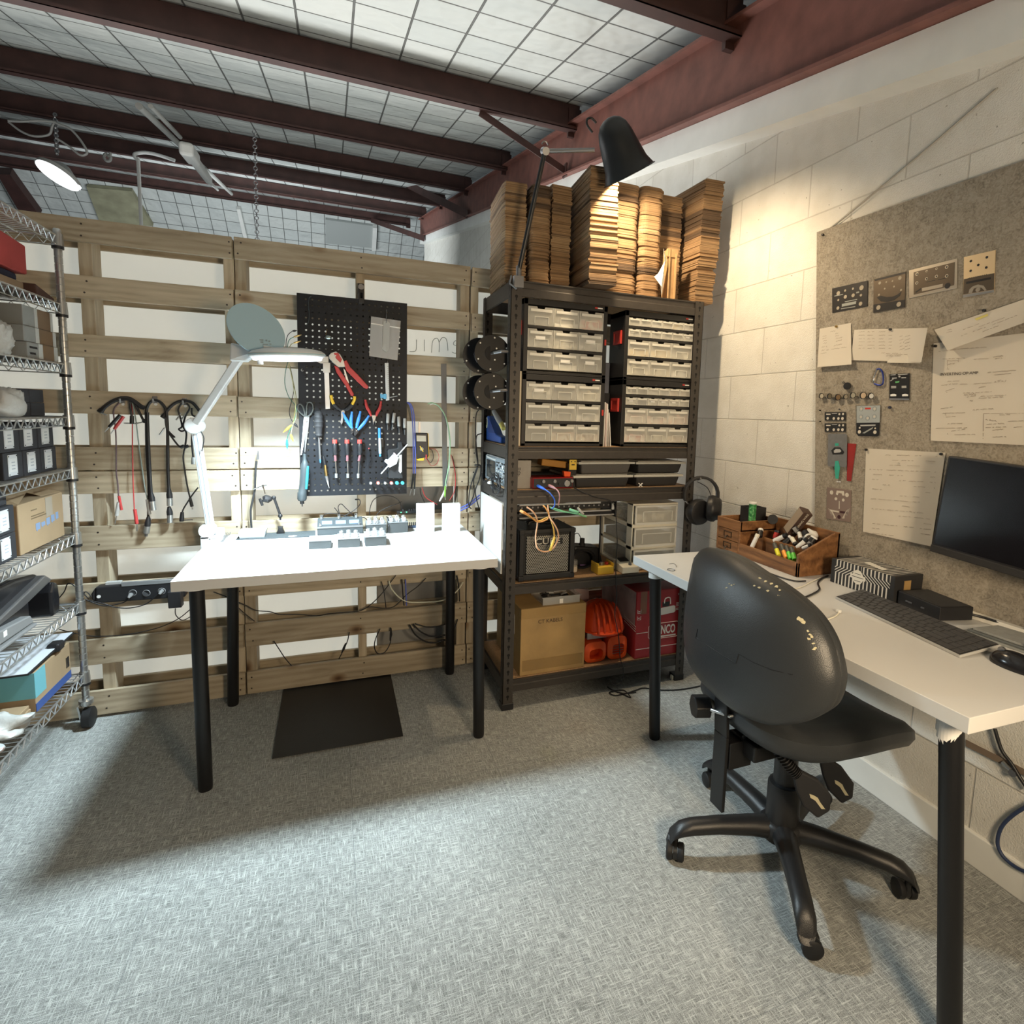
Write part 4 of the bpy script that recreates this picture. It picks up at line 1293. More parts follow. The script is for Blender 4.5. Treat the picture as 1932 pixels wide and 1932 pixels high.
 # orange and yellow patch leads
m_or=mat('orange_cable',(0.80,0.40,0.13),0.5)
m_ye=mat('yellow_cable',(0.85,0.56,0.14),0.5)
m_sal=mat('salmon_cable',(0.80,0.48,0.30),0.5)
m_grn=mat('mint_cable',(0.22,0.62,0.42),0.5)
def zpts(px,y0=-.485):
 return[P(*zz(x,y),'y',y0-.012*sin(i*1.3)) for i,(x,y) in enumerate(px)]
t=tng('patch_lead','yellow patch lead with its plug hanging in front of the amplifier grille','cable',zpts([(540,900)])[0],'tangled patch leads')
bob('lead',MB().tube(zpts([(160,850),(260,905),(340,960),(430,985),(520,945),(570,935),(600,1000),(625,1090),(640,1220)]),.0033,7,6),m_ye,t,sf=60)
pl=zpts([(640,1215),(610,1310),(580,1400),(550,1480)],-.49)
bob('plug',MB().tube(pl[:3],[.0055,.0068,.0058],10),mat('yellow_plug',(.85,.62,.12),.45),t,sf=50)
bob('plug_tip',MB().tube(pl[2:],.0028,8),mST,t,sf=50)
t=tng('patch_lead','salmon patch lead that loops low in front of the amplifier grille','cable',zpts([(390,1000)])[0],'tangled patch leads')
bob('lead',MB().tube(zpts([(250,790),(330,850),(385,930),(400,1030),(378,1180),(378,1300),(420,1390),(520,1418),(620,1370),(690,1240),(685,1130),(630,1020),(570,930),(545,760)],-.50),.0032,7,6),m_sal,t,sf=60)
t=tng('patch_lead','amber patch lead with a plug lying over the rack rails at the left','cable',zpts([(300,940)])[0],'tangled patch leads')
bob('lead',MB().tube(zpts([(240,880),(300,920),(380,990),(450,1000),(540,960),(560,900),(520,810),(480,770)],-.495),.0032,7,6),m_or,t,sf=60)
bob('plug',MB().tube(zpts([(165,845),(200,865),(260,900)],-.495),[.006,.0068,.005],10),m_or,t,sf=50)
t=tng('patch_lead','mint green patch lead pulled sideways across the rack rails','cable',zpts([(800,850)])[0],'tangled patch leads')
bob('lead',MB().tube(zpts([(570,790),(680,825),(800,860),(920,885),(1000,895)],-.478),.0026,7,6).tube(zpts([(580,805),(700,850),(830,870),(950,880)],-.48),.0022,7,6),m_grn,t,sf=60)
bob('plug',MB().tube(zpts([(850,825),(900,845),(970,865)],-.488),[.006,.0065,.005],10),m_grn,t,sf=50)
bob('plug',MB().tube(zpts([(980,890),(1030,910),(1085,930)],-.48),[.005,.005,.004],10),mat('green_plug',(.2,.5,.25),.5),t,sf=50)
bob('plug',MB().tube(zpts([(965,800),(1000,845),(1040,890)],-.485),[.005,.006,.006],10),mLG,t,sf=50)['label']='grey plug'
# coil of black lead on the amplifier
cb=MB()
r_=random.Random(5)
for i in range(5):
 c_=Vector((1.325+r_.uniform(-.03,.03),-.36+r_.uniform(-.01,.01),AZ1+.020+i*.008))
 pts=[c_+Vector(((.055+.008*i)*cos(a),.04*sin(a),.012*sin(2*a+i))) for a in[2*pi*k/16 for k in range(17)]]
 cb.tube(pts,.0035,6,2)
tag(bob('coiled_lead',cb,mBK,sf=60),'coiled black lead lying on top of the guitar amplifier','cable')
# jar
jc=Vector((1.508,-.36,D4))
t=tng('glass_jar','small clear jar half full of beige powder beside the amplifier','jar',jc)
bob('glass',MB().lathe([(.017,.0),(.020,.003),(.020,.052),(.018,.056)],20,Matrix.Translation(jc)),clear_mat('clear_jar',(.8,.8,.78),.18,.1),t,sf=40)
bob('contents',MB().lathe([(.0185,.002),(.0187,.028)],20,Matrix.Translation(jc)),mat('beige_powder',(.72,.62,.47),.9),t,sf=40)
# black power adaptor heap behind
t=tng('adaptor_box','black mains adaptor box with a cable gland among black leads behind the yellow pedal','adaptor',(1.60,-.27,D4))
bob('body',MB().hexa([(1.53,-.29,D4),(1.70,-.29,D4),(1.70,-.17,D4),(1.53,-.17,D4)],[(1.545,-.285,D4+.10),(1.68,-.285,D4+.085),(1.68,-.19,D4+.085),(1.545,-.19,D4+.10)]),mBK,t,bv=.01,seg=3)
bob('gland',MB().cyl((1.60,-.25,D4+.085),(1.60,-.25,D4+.128),.012,12).cyl((1.60,-.25,D4+.085),(1.60,-.25,D4+.105),.02,12,.014),mBM,t,sf=40)
cb=MB()
for i in range(4):
 pts=[Vector((1.570+(.055+.006*i)*cos(a),-.33+.008*i,D4+.045+.042*sin(a))) for a in[2*pi*k/14 for k in range(15)]]
 cb.tube(pts,.004,6,2)
tag(bob('coiled_lead',cb,mBK,sf=60),'black lead coiled upright between the jar and the yellow pedal','cable')
cbl('lead',[P(*zz(x,y),'y',-.35) for x,y in((905,1215),(930,1170),(975,1165),(1010,1230))],.002,mBK,'thin black lead arching over the adaptor against the white sheeting')
cbl('lead',[P(*zz(x,y),'y',-.30) for x,y in((995,1605),(1080,1610),(1150,1625),(1200,1630))],.004,mat('purple_cable',(.16,.09,.22),.5),'purple grey cable lying behind the yellow pedal')
# yellow pedal
t=tng('effects_pedal','yellow effects pedal with raised sides and a red switch','pedal',(1.64,-.42,D4))
x0,x1=1.594,1.676
bob('case',MB().box(x0,x1,-.445,-.37,D4+.001,D4+.036).box(x0,x0+.004,-.445,-.37,D4+.036,D4+.052).box(x1-.004,x1,-.445,-.37,D4+.036,D4+.052),mat('yellow_enamel',(.78,.50,.05),.4),t,bv=.003)
bob('knob',MB().lathe([(.010,0),(.009,.014),(.003,.015)],16,Matrix.Translation((1.628,-.41,D4+.036))),mDS,t,sf=40)
bob('switch',MB().lathe([(.010,0),(.009,.012)],16,Matrix.Translation((1.657,-.405,D4+.036))),m_red,t,sf=40)
# white pedal
t=tng('effects_pedal','white effects pedal with a black pad, right of the yellow pedal','pedal',(1.75,-.43,D4))
x0,x1=1.712,1.802
bob('case',MB().hexa([(x0,-.462,D4+.001),(x1,-.462,D4+.001),(x1,-.36,D4+.001),(x0,-.36,D4+.001)],[(x0+.003,-.458,D4+.030),(x1-.003,-.458,D4+.030),(x1-.003,-.364,D4+.048),(x0+.003,-.364,D4+.048)]),m_cream,t,bv=.003)
bob('pad',MB().hexa([(x0+.02,-.40,D4+.041),(x1-.02,-.40,D4+.041),(x1-.02,-.37,D4+.047),(x0+.02,-.37,D4+.047)],[(x0+.02,-.40,D4+.046),(x1-.02,-.40,D4+.046),(x1-.02,-.37,D4+.052),(x0+.02,-.37,D4+.052)]),mBK,t)
bob('switch',MB().lathe([(.008,0),(.007,.010),(.003,.012)],12,Matrix.Translation((1.765,-.435,D4+.033))),mDS,t,sf=40)
# cream drawer tower
t=tng('drawer_tower','cream plastic tower of three see-through drawers beside the desk end','drawers',(1.90,-.24,D4))
ux0,ux1,uyf,uyb,uz1=1.778,2.026,-.42,-.09,D4+.320
NT=3
hh=(uz1-D4)/NT
fr=MB()
for i in range(NT+1):
 z=D4+hh*i
 fr.box(ux0,ux1,uyf,uyb,max(z-.009,D4) if i else D4,z+.009 if i<NT else z)
for x in(ux0,ux1-.006):
 fr.box(x,x+.006,uyf+.004,uyf+.055,D4,uz1).box(x,x+.006,uyb-.03,uyb,D4,uz1)
bob('frame',fr,m_cream,t,bv=.002)
m_side=clear_mat('drawer_clear_side',(.80,.79,.72),.32)
for i in range(NT):
 z0,z1=D4+hh*i+.010,D4+hh*(i+1)-.010
 dm=MB().box(ux0+.012,ux1-.012,uyf-.006,uyf-.002,z0,z1).box(ux0+.012,ux0+.015,uyf-.002,uyb-.01,z0,z1).box(ux1-.015,ux1-.012,uyf-.002,uyb-.01,z0,z1)
 d=bob('drawer',dm,m_side,t)
 # thick rolled rim and inner window
 rm=MB()
 for x0,x1,za,zb in((ux0+.008,ux1-.008,z1-.007,z1+.002),(ux0+.008,ux1-.008,z0-.004,z0+.007),(ux0+.008,ux0+.016,z0,z1),(ux1-.016,ux1-.008,z0,z1),(ux0+.05,ux1-.035,z1-.030,z1-.026),(ux0+.05,ux0+.054,z0+.012,z1-.026),(ux1-.039,ux1-.035,z0+.012,z1-.026)):
  rm.box(x0,x1,uyf-.010,uyf-.004,za,zb)
 bob('rim',rm,m_rim if i else m_rim,d,bv=.001)
 hp=MB()
 r_=random.Random(i+20)
 bob('contents',MB().hexa([(ux0+.02,uyf+.002,z0+.002),(ux1-.02,uyf+.002,z0+.002),(ux1-.02,uyb-.02,z0+.002),(ux0+.02,uyb-.02,z0+.002)],[(ux0+.02,uyf+.004,z0+.045),(ux1-.02,uyf+.004,z0+.052),(ux1-.02,uyb-.02,z0+.05),(ux0+.02,uyb-.02,z0+.04)]),SPK[['dark','dark','mixed'][i]],d,bv=.004)
 # --- bottom shelf
t=tng('cardboard_box','tan taped cardboard box with handwriting on the lowest shelf','box',(1.38,-.25,D5))
m_tan=mat('tan_carton',(0.40,0.255,0.10),0.55,var=.14,vscale=9,bump=.08,bscale=60)
bx0,bx1,byf,byb,bz1=1.228,1.540,-.448,-.07,D5+.305
bob('carton',MB().box(bx0,bx1,byf,byb,D5,bz1),m_tan,t,bv=.003)
bob('tape',MB().box(bx0-.0006,bx1+.0006,byf-.0008,byf+.02,bz1-.045,bz1-.0005),clear_mat('packing_tape',(.55,.36,.14),.35,.2),t)
bob('tape',MB().box(bx0+.01,bx1-.01,byf-.0006,byf,D5+.02,D5+.07),clear_mat('packing_tape',(.55,.36,.14),.35,.2),t)
lm=Matrix(((1,0,0,1.307),(0,0,-1,byf-.0012),(0,1,0,D5+.240),(0,0,0,1)))
m_ink=mat('marker_ink',(.05,.03,.02),.6)
bob('handwriting',text_mb('CT KABELS',lm,.024,.0003),m_ink,t)
bob('paper_label',MB().box(bx0-.0012,bx0-.0002,-.36,-.22,D5+.16,D5+.25),m_paper,t)
t=tng('plastic_tray','clear plastic tray of dark odds and ends on top of the tan box','tray',(1.42,-.33,bz1))
tx0,tx1,ty0,ty1=1.335,1.515,-.43,-.27
tz=bz1+.0005
bob('tray',MB().box(tx0+.01,tx1-.01,ty0+.01,ty1-.01,tz,tz+.002).box(tx0,tx1,ty0,ty0+.002,tz,tz+.035).box(tx0,tx1,ty1-.002,ty1,tz,tz+.035).box(tx0,tx0+.002,ty0,ty1,tz,tz+.035).box(tx1-.002,tx1,ty0,ty1,tz,tz+.035).box(tx0-.005,tx1+.005,ty0-.005,ty0,tz+.033,tz+.036).box(tx1,tx1+.005,ty0-.005,ty1,tz+.033,tz+.036),clear_mat('clear_tray',(.7,.7,.68),.35,.15),t)
r_=random.Random(8)
for i in range(9):
 a=Vector((r_.uniform(tx0+.02,tx1-.05),r_.uniform(ty0+.02,ty1-.02),tz+.006+.003*(i%4)))
 bob('oddment',MB().bar(a,a+Vector((r_.uniform(.02,.05),r_.uniform(-.02,.02),r_.uniform(0,.008))),r_.uniform(.006,.014),.008),mBK if i%3 else mLG,t,bv=.001)
bob('label',MB().box(1.415,1.432,ty0-.0012,ty0-.0002,tz+.003,tz+.024),m_lbl,t)
# orange safety helmet with muffs and visor frame
HC=Vector((1.665,-.335,D5+.155))
t=tng('safety_helmet','orange ribbed safety helmet standing on its orange ear muffs','helmet',(1.66,-.33,D5))
vs,fs=[],[]
NU,NV=40,10
for j in range(NV+1):
 th_=pi*.5*j/NV
 for i in range(NU):
  ph=2*pi*i/NU
  rib=1+(.05*max(0,cos(ph*8))**3)*sin(th_)*(1 if j<NV else 0)
  rr2=sin(th_)*rib
  vs.append(HC+Vector((.105*rr2*cos(ph),.115*rr2*sin(ph)-.012*(1-cos(th_)),.115*cos(th_)*(1+.02*cos(ph*8))-.02*(rr2*sin(ph)<-.6))))
for j in range(NV):
 for i in range(NU):
  fs.append((j*NU+i,j*NU+(i+1)%NU,(j+1)*NU+(i+1)%NU,(j+1)*NU+i))
fs.append(tuple(NV*NU+i for i in range(NU)))
m_helm=mat('helmet_orange',(0.80,0.075,0.012),0.35)
sh=bob('shell',MB().add(vs,fs),m_helm,t,sf=50)
bob('brim',MB().lathe([(.09,-.004),(.118,-.012),(.120,-.007),(.10,.004)],36,Matrix.Translation(HC)@Matrix.Diagonal((1,1.14,1,1))),m_helm,t,sf=50)
for k in range(5):
 u=(k-2)*.030
 pts=[]
 for j in range(9):
  a=radians(20+75*j/8)
  pts.append(HC+Vector((u*(1-.35*(1-sin(a))),-.119*sin(a)-.004,.120*cos(a))))
 bob('crown_rib',MB().tube(pts,[.003,.006,.007,.007,.007,.007,.006,.005,.003],8,0),m_helm,t,sf=60)
for s,w_ in((-1,.056),(1,.052)):
 cx_=HC.x+s*.058
 y_=-.425
 fr=MB()
 za,zb=D5+.002,D5+.115
 if s<0:
  zb=D5+.10
 n=20
 o_,i_=[],[]
 for k in range(n):
  a=2*pi*k/n
  sg=lambda v,e:math.copysign(abs(v)**e,v)
  o_.append((cx_+w_*sg(cos(a),.5),(za+zb)/2+(zb-za)/2*sg(sin(a),.5)))
  i_.append((cx_+w_*.62*sg(cos(a),.6),(za+zb)/2-.006+(zb-za)/2*.52*sg(sin(a),.6)))
 vs=[(x,y_,z) for x,z in o_]+[(x,y_-.012,z*1.0) for x,z in i_]+[(x,y_+.035,z) for x,z in i_]+[(x,y_+.06,z) for x,z in o_]
 fs=[(k,(k+1)%n,n+(k+1)%n,n+k) for k in range(n)]+[(n+k,n+(k+1)%n,2*n+(k+1)%n,2*n+k) for k in range(n)]+[(k,3*n+k,3*n+(k+1)%n,(k+1)%n) for k in range(n)]+[tuple(2*n+k for k in range(n)),tuple(3*n+k for k in range(n))]
 e_=bob('ear_muff',MB().add(vs,fs),m_ora,t,sf=45)
 if s>0:
  for q in range(5):
   bob('mesh_bar',MB().cyl((cx_-.03,y_-.004,za+.032+q*.012),(cx_+.03,y_-.004,za+.032+q*.012),.0014,6),mDS,e_)
bob('headband',MB().box(HC.x-.09,HC.x+.01,-.40,-.39,D5+.105,D5+.135),mLG,t)
# orange carton behind and folded white cloth
o=bob('orange_carton',MB().box(1.585,1.66,-.16,-.06,D5,D5+.345),mat('orange_card',(.45,.10,.03),.6),bv=.002)
tag(o,'dull orange carton standing at the back between the tan box and the red box','box')
o=bob('white_bag',MB().hexa([(1.555,-.183,D5),(1.70,-.183,D5),(1.70,-.166,D5),(1.555,-.166,D5)],[(1.55,-.182,D5+.29),(1.68,-.182,D5+.27),(1.68,-.166,D5+.27),(1.55,-.166,D5+.29)]),mat('pinkish_white_plastic',(.75,.6,.58),.5),bv=.004,seg=3)
tag(o,'pinkish white bag tucked behind the orange helmet','bag')
# red compressor carton
t=tng('compressor_box','red carton with white printing and a compressor picture on the lowest shelf','box',(1.96,-.26,D5))
m_redbox=mat('red_print_card',(0.36,0.022,0.028),0.5,var=.10,vscale=8)
rx0,rx1,ryf,ryb,rz1=1.803,2.058,-.452,-.08,D5+.330
bob('carton',MB().box(rx0,rx1,ryf,ryb,D5,rz1),m_redbox,t,bv=.003)
def red_front(x,z,s_=1.0):
 return Matrix(((1,0,0,x),(0,0,-1,ryf-.0008),(0,1,0,z),(0,0,0,1)))
m_pr=mat('white_print',(.82,.80,.76),.6)
bob('lettering',text_mb('SENCO',red_front(1.908,D5+.128),.060,.0004,bold=.0016,xs=.60),m_pr,t)
bd=MB()
ring_o=rnd_poly(1.878,2.048,D5+.085,D5+.165,.02)
bd.tube([(x,ryf-.0006,z) for x,z in[(1.885,D5+.088),(2.035,D5+.088),(2.046,D5+.10),(2.046,D5+.152),(2.035,D5+.164),(1.885,D5+.164),(1.874,D5+.152),(1.874,D5+.10),(1.885,D5+.088)]],.0014,4)
bob('logo_border',bd,m_pr,t)
bob('logo_bar',MB().box(1.90,2.03,ryf-.001,ryf,D5+.094,D5+.100),m_pr,t)
for z,xa,xb in((D5+.125,rx0+.005,1.87),(D5+.045,rx0+.005,rx1)):
 bob('print_line',MB().box(xa,xb,ryf-.0009,ryf,z,z+.003),m_pr,t)
for i in range(3):
 bob('print_line',MB().hexa([(rx0-.0009,-.34,D5+.15+i*.012),(rx0,-.34,D5+.15+i*.012),(rx0,ryf,D5+.135+i*.012),(rx0-.0009,ryf,D5+.135+i*.012)],[(rx0-.0009,-.34,D5+.153+i*.012),(rx0,-.34,D5+.153+i*.012),(rx0,ryf,D5+.138+i*.012),(rx0-.0009,ryf,D5+.138+i*.012)]),m_pr,t)
 # faded side panel
bob('side_panel',MB().box(rx0-.0008,rx0,ryf+.01,ryb-.01,D5+.16,rz1-.004),mat('faded_print',(.45,.36,.34),.5,var=.3,vscale=14),t)['label']='faded pale panel on the left side'
# printed compressor: tank, feet, handle
cmp_=MB()
cmp_.tube([(1.93,ryf-.0012,D5+.222),(1.94,ryf-.0012,D5+.222),(2.01,ryf-.0012,D5+.228),(2.02,ryf-.0012,D5+.229)],[.014,.019,.019,.014],10)
vv=cmp_.v
cmp_.v=[Vector((p.x,ryf-.0006+(p.y-ryf)*.04,p.z)) for p in vv]
bob('picture_tank',cmp_,m_pr,t)
bob('picture_motor',MB().box(1.945,1.985,ryf-.0008,ryf,D5+.245,D5+.268),mBK,t)
hd=MB().tube([(1.955,ryf-.001,D5+.262),(1.96,ryf-.001,D5+.285),(1.985,ryf-.001,D5+.287),(1.99,ryf-.001,D5+.255)],.003,5,4)
bob('picture_handle',hd,m_pr,t)
for i,(z,w_) in enumerate(((.255,.024),(.248,.03),(.240,.026),(.228,.03),(.221,.028))):
 bob('print_text',MB().box(rx1-.034,rx1-.034+w_,ryf-.0008,ryf,D5+z,D5+z+.003),m_pr,t)
bob('lettering',text_mb('HD',red_front(2.030,D5+.300),.014,.0004),m_pr,t)
for z,w_ in((.225,.020),(.193,.020)):
 bob('pictogram',MB().box(rx0+.006,rx0+.006+w_,ryf-.0008,ryf,D5+z,D5+z+.002).box(rx0+.006,rx0+.008,ryf-.0008,ryf,D5+z,D5+z+.018).box(rx0+.004+w_,rx0+.006+w_,ryf-.0008,ryf,D5+z,D5+z+.018).box(rx0+.010,rx0+w_,ryf-.0008,ryf,D5+z+.007,D5+z+.011),m_pr,t)
bob('tape',MB().box(rx0+.02,rx0+.055,ryf-.0008,ryf,rz1-.11,rz1),clear_mat('brown_tape',(.30,.14,.09),.8,.3),t)
# --- left side of the shelving
o=bob('whiteboard',MB().box(1.137,1.1435,-.425,-.062,.600,.906),mPW,bv=.001)
tag(o,'white board hung on the left side of the steel shelving behind the bench','panel')
# spools on their bolts
m_spool=mat('spool_black',(0.007,0.007,0.008),0.45,spec=.3)
for px,pxb,rod,lab,rad in(((929,667),(906,671),(961,657),'upper black wire spool on the left side of the shelving',.0755),((927.6,738.7),(905,741),(961,732),'lower black wire spool on the left side of the shelving',.0755)):
 c0=P(*px,'y',-.40)
 c1=P(*pxb,'y',-.285)
 t=tng('wire_spool',lab,'spool',c0,'wire spools on the shelving')
 for c_ in(c0,c1):
  f_=bob('flange',MB().cyl(c_-Vector((0,.0018,0)),c_+Vector((0,.0018,0)),rad,44),m_spool,t,sf=30,bv=.0008)
  for k in range(6):
   a=pi/3*k+.4
   h_=c_+Vector((rad*.86*cos(a),-.0019,rad*.86*sin(a)))
   bob('flange_hole',MB().cyl(h_,h_+Vector((0,-.0005,0)),.0035,10),m_lbl,f_)
  for k in range(3):
   a=2.1*k+.9
   h_=c_+Vector((rad*.36*cos(a),-.0019,rad*.36*sin(a)))
   bob('flange_hole',MB().cyl(h_,h_+Vector((0,-.0005,0)),.0035,10),m_lbl,f_)
 bob('core',MB().cyl(c0,c1,rad*.42,24),mBK,t,sf=30)
 wr=MB()
 for k in range(9):
  yy=c0.y+.006+(c1.y-c0.y-.012)*k/8
  wr.torus((c0.x,yy,c0.z),rad*.60+.003*(k%2),.0042,'y',28,6)
 bob('wire',wr,mLG,t,sf=60)
 e_=P(*rod,'x',SX0-.004)
 bob('axle',MB().cyl(c1+Vector((0,.02,0)),Vector((c0.x,c0.y-.03,c0.z)),.006,12).tube([Vector((c0.x,c0.y-.03,c0.z)),Vector((c0.x+.02,SY0+.005,c0.z+.004)),Vector((SX0-.006,SY0+.012,c0.z+.006))],.006,10),mDS,t,sf=40)
 # soldering station
t=tng('soldering_station','blue soldering station with a yellow rimmed display at the shelving side','soldering station',(1.175,-.17,D2))
sx=1.162
def side(px,x):
 return P(*c4(*px),'x',x)
body=[(-.045,0),(-.30,0),(-.30,.028),(-.22,.035),(-.11,.105),(-.085,.118),(-.055,.118),(-.045,.105)]
MM=Matrix(((0,0,1,0),(1,0,0,0),(0,1,0,D2+.001),(0,0,0,1)))
bob('body',MB(MM).prism(body,sx,sx+.036),m_blue,t,bv=.006,seg=3)
bob('display_rim',MB(MM).prism([(-.062+.011*cos(a),.086+.026*sin(a)) for a in[2*pi*k/18 for k in range(18)]],sx-.003,sx+.001),mat('pale_yellow',(.80,.74,.42),.5),t)
bob('display',MB(MM).prism([(-.062+.006*cos(a),.088+.015*sin(a)) for a in[2*pi*k/18 for k in range(18)]],sx-.0045,sx-.0025),mBK,t)
bob('side_panel',MB(MM).prism([(-.092,.040),(-.215,.040),(-.118,.100),(-.092,.108)],sx-.002,sx+.001),mat('deep_blue',(.012,.045,.20),.45),t,bv=.001)
bob('iron_holder',MB().tube([(1.165,-.17,D2+.14),(1.168,-.24,D2+.105),(1.17,-.28,D2+.085)],[.010,.013,.012],12),mLG,t,sf=50)
bob('iron_grip',MB().tube([(1.17,-.275,D2+.088),(1.172,-.31,D2+.066)],[.012,.010],12),mat('lemon_grip',(.85,.74,.2),.5),t,sf=50)
bob('iron_cable',MB().tube([(1.165,-.175,D2+.137),(1.164,-.12,D2+.165),(1.164,-.085,D2+.175)],.006,8,4),mBK,t,sf=60)
# oscilloscope facing the bench
t=tng('oscilloscope','grey oscilloscope with a dark screen facing the bench from the shelving side','oscilloscope',(1.20,-.24,D3))
ox=1.160
bob('case',MB().box(ox,1.193,-.422,-.065,D3+.002,D3+.122),mLG,t,bv=.004)
bob('front_panel',MB().box(ox-.004,ox+.001,-.418,-.070,D3+.006,D3+.118),mat('scope_blue_grey',(.22,.26,.29),.5),t,bv=.001)
bob('screen',MB().box(ox-.0055,ox-.003,-.245,-.095,D3+.018,D3+.100),mat('dark_screen',(.03,.035,.04),.12),t)
bob('handle',MB().tube([(ox+.002,-.10,D3+.118),(ox-.006,-.11,D3+.112),(ox-.006,-.24,D3+.108),(ox+.002,-.25,D3+.114)],.004,8,3),mPW,t,sf=50)
r_=random.Random(4)
for i in range(5):
 for j in range(7):
  yy,z_=-.275-i*.028,D3+.022+j*.013
  if r_.random()<.85:
   q=Vector((ox-.004,yy+r_.uniform(-.004,.004),z_))
   if i in(1,4) and j in(2,5):
    bob('knob',MB().cyl(q,q+Vector((-.008,0,0)),.008,14),mPW if i==4 else mGR,t,sf=40)
   else:
    bob('button',MB().box(q.x-.003,q.x,q.y-.007,q.y+.006,q.z-.003,q.z+.003),mPW if r_.random()<.55 else mBK,t)
    # probe leads bundled below the scope
cb=MB()
r_=random.Random(9)
for k in range(6):
 c_=Vector((1.130,-.345+r_.uniform(-.02,.02),D3+.010+r_.uniform(-.01,.014)))
 pts=[c_+Vector((r_.uniform(-.006,.003),(.045+.006*k)*cos(a)+.006*sin(3*a),(.022+.004*k)*sin(a))) for a in[2*pi*q/14 for q in range(15)]]
 cb.tube(pts,.0024,6,2)
t=tng('probe_leads','bundle of dark oscilloscope probe leads hanging at the shelving side','cable',(1.13,-.34,D3))
bob('bundle',cb,mBK,t,sf=60)
bob('white_plug',MB().tube([(1.124,-.25,D3+.005),(1.124,-.30,D3+.012)],[.006,.008],10),mPW,t,sf=50)
bob('lead',MB().tube([(1.13,-.10,D3+.03),(1.122,-.17,D3+.0),(1.122,-.25,D3+.02),(1.124,-.33,D3+.045),(1.126,-.40,D3+.02)],.003,6,6),mBK,t,sf=60)
# headphones on the right post
HPc=P(1322,945,'y',-.525)
t=tng('headphones','black over-ear headphones hung on the right post of the shelving','headphones',HPc-Vector((0,0,.12)))
vdir=(HPc-CAM).normalized()
hx=Vector((.93,-.37,0)).normalized()
hb_=[]
R_=.080
for k in range(15):
 a=radians(-22+224*k/14)
 hb_.append(HPc+hx*(R_*.98*cos(a))+Vector((0,0,.030+R_*1.02*sin(a))))
mbh=MB()
n=len(hb_)
sd=vdir.cross(Vector((0,0,1))).normalized()
fwd_=hx.cross(Vector((0,0,1))).normalized()
vs,fs=[],[]
for i,p in enumerate(hb_):
 out_=(p-(HPc+Vector((0,0,.030)))).normalized()
 for du,dv in((-.006,-.016),(.006,-.016),(.006,.016),(-.006,.016)):
  vs.append(p+out_*du+fwd_*dv)
for i in range(n-1):
 for j in range(4):
  fs.append((i*4+j,i*4+(j+1)%4,(i+1)*4+(j+1)%4,(i+1)*4+j))
fs+=[(3,2,1,0),tuple((n-1)*4+j for j in range(4))]
bob('headband',mbh.add(vs,fs),mBM,t,sf=60,bv=.003)
for s,off in((-1,-.006),(1,.004)):
 cpos=HPc+hx*(-.016 if s<0 else .062)+Vector((0,0,-.052 if s<0 else -.030))+fwd_*(-.006 if s<0 else .03)
 axd=(hx*s*.45+fwd_*-.9).normalized() if s<0 else(hx*s*.9+fwd_*.3).normalized()
 Mh=frame(cpos,Vector((0,0,1)).cross(axd),z=axd)@Matrix.Scale(1.42,4)
 c_=bob('ear_cup',MB().lathe([(.030,-.028),(.040,-.024),(.044,-.012),(.043,-.002),(.037,.004),(.036,.012),(.030,.018),(.018,.020),(.017,.018),(.004,.018)],28,Mh),mBK,t,sf=45)
 bob('logo_ring',MB(Mh).torus((0,0,.0195),.014,.0014,'z',22,6),mLG,c_,sf=60)
 bob('yoke',MB().bar(hb_[-1] if s<0 else hb_[0],cpos+axd*.012,.012,.004),mDS,t)
bob('hook',MB().tube([Vector((2.06,SY0-.001,HPc.z+.10)),Vector((2.06,-.52,HPc.z+.10)),Vector((2.06,-.54,HPc.z+.108))],.004,8),mDS,t,sf=50)
bob('ear_lead',MB().tube([HPc+hx*-.02+Vector((0,0,.09)),HPc+hx*.03+Vector((0,0,.06)),HPc+hx*.055+Vector((0,0,.0))],.0018,6,5),mBK,t,sf=60)
# leads down the right half and along the floor
cbl('lead',[P(*zz(x,y),'y',-.478) for x,y in((1470,740),(1500,900),(1510,1100),(1520,1300),(1505,1500),(1500,1700),(1505,1900))]+[P(*q,'y',-.478) for q in((1163,1130),(1160,1160),(1167,1200),(1170,1240),(1176,1262),(1174,1284),(1160,1292),(1150,1284))],.0022,mBK,'thin black lead dropping down the front of the shelving from the rack to the floor')
cbl('lead',[P(x,y,'z',.004) for x,y in((1146,1296),(1160,1304),(1180,1308),(1200,1302),(1215,1298),(1250,1302),(1290,1300),(1340,1290))],.003,mBK,'black lead lying on the carpet in front of the shelving')
cbl('lead',[P(x,y,'z',.004) for x,y in((1176,1310),(1190,1316),(1176,1302),(1150,1306),(1160,1312),(1178,1309),(1200,1306))],.0025,mBK,'small loop of thin black lead on the carpet before the shelving')
o=bob('mains_plug',MB().cbox((2.04,-.45,.050),(.045,.02,.022)).cyl((2.06,-.45,.05),(2.075,-.45,.045),.006,8),m_cream,bv=.003)
o.location.z=.0
tag(o,'small cream mains plug lying under the right end of the lowest shelf','plug')
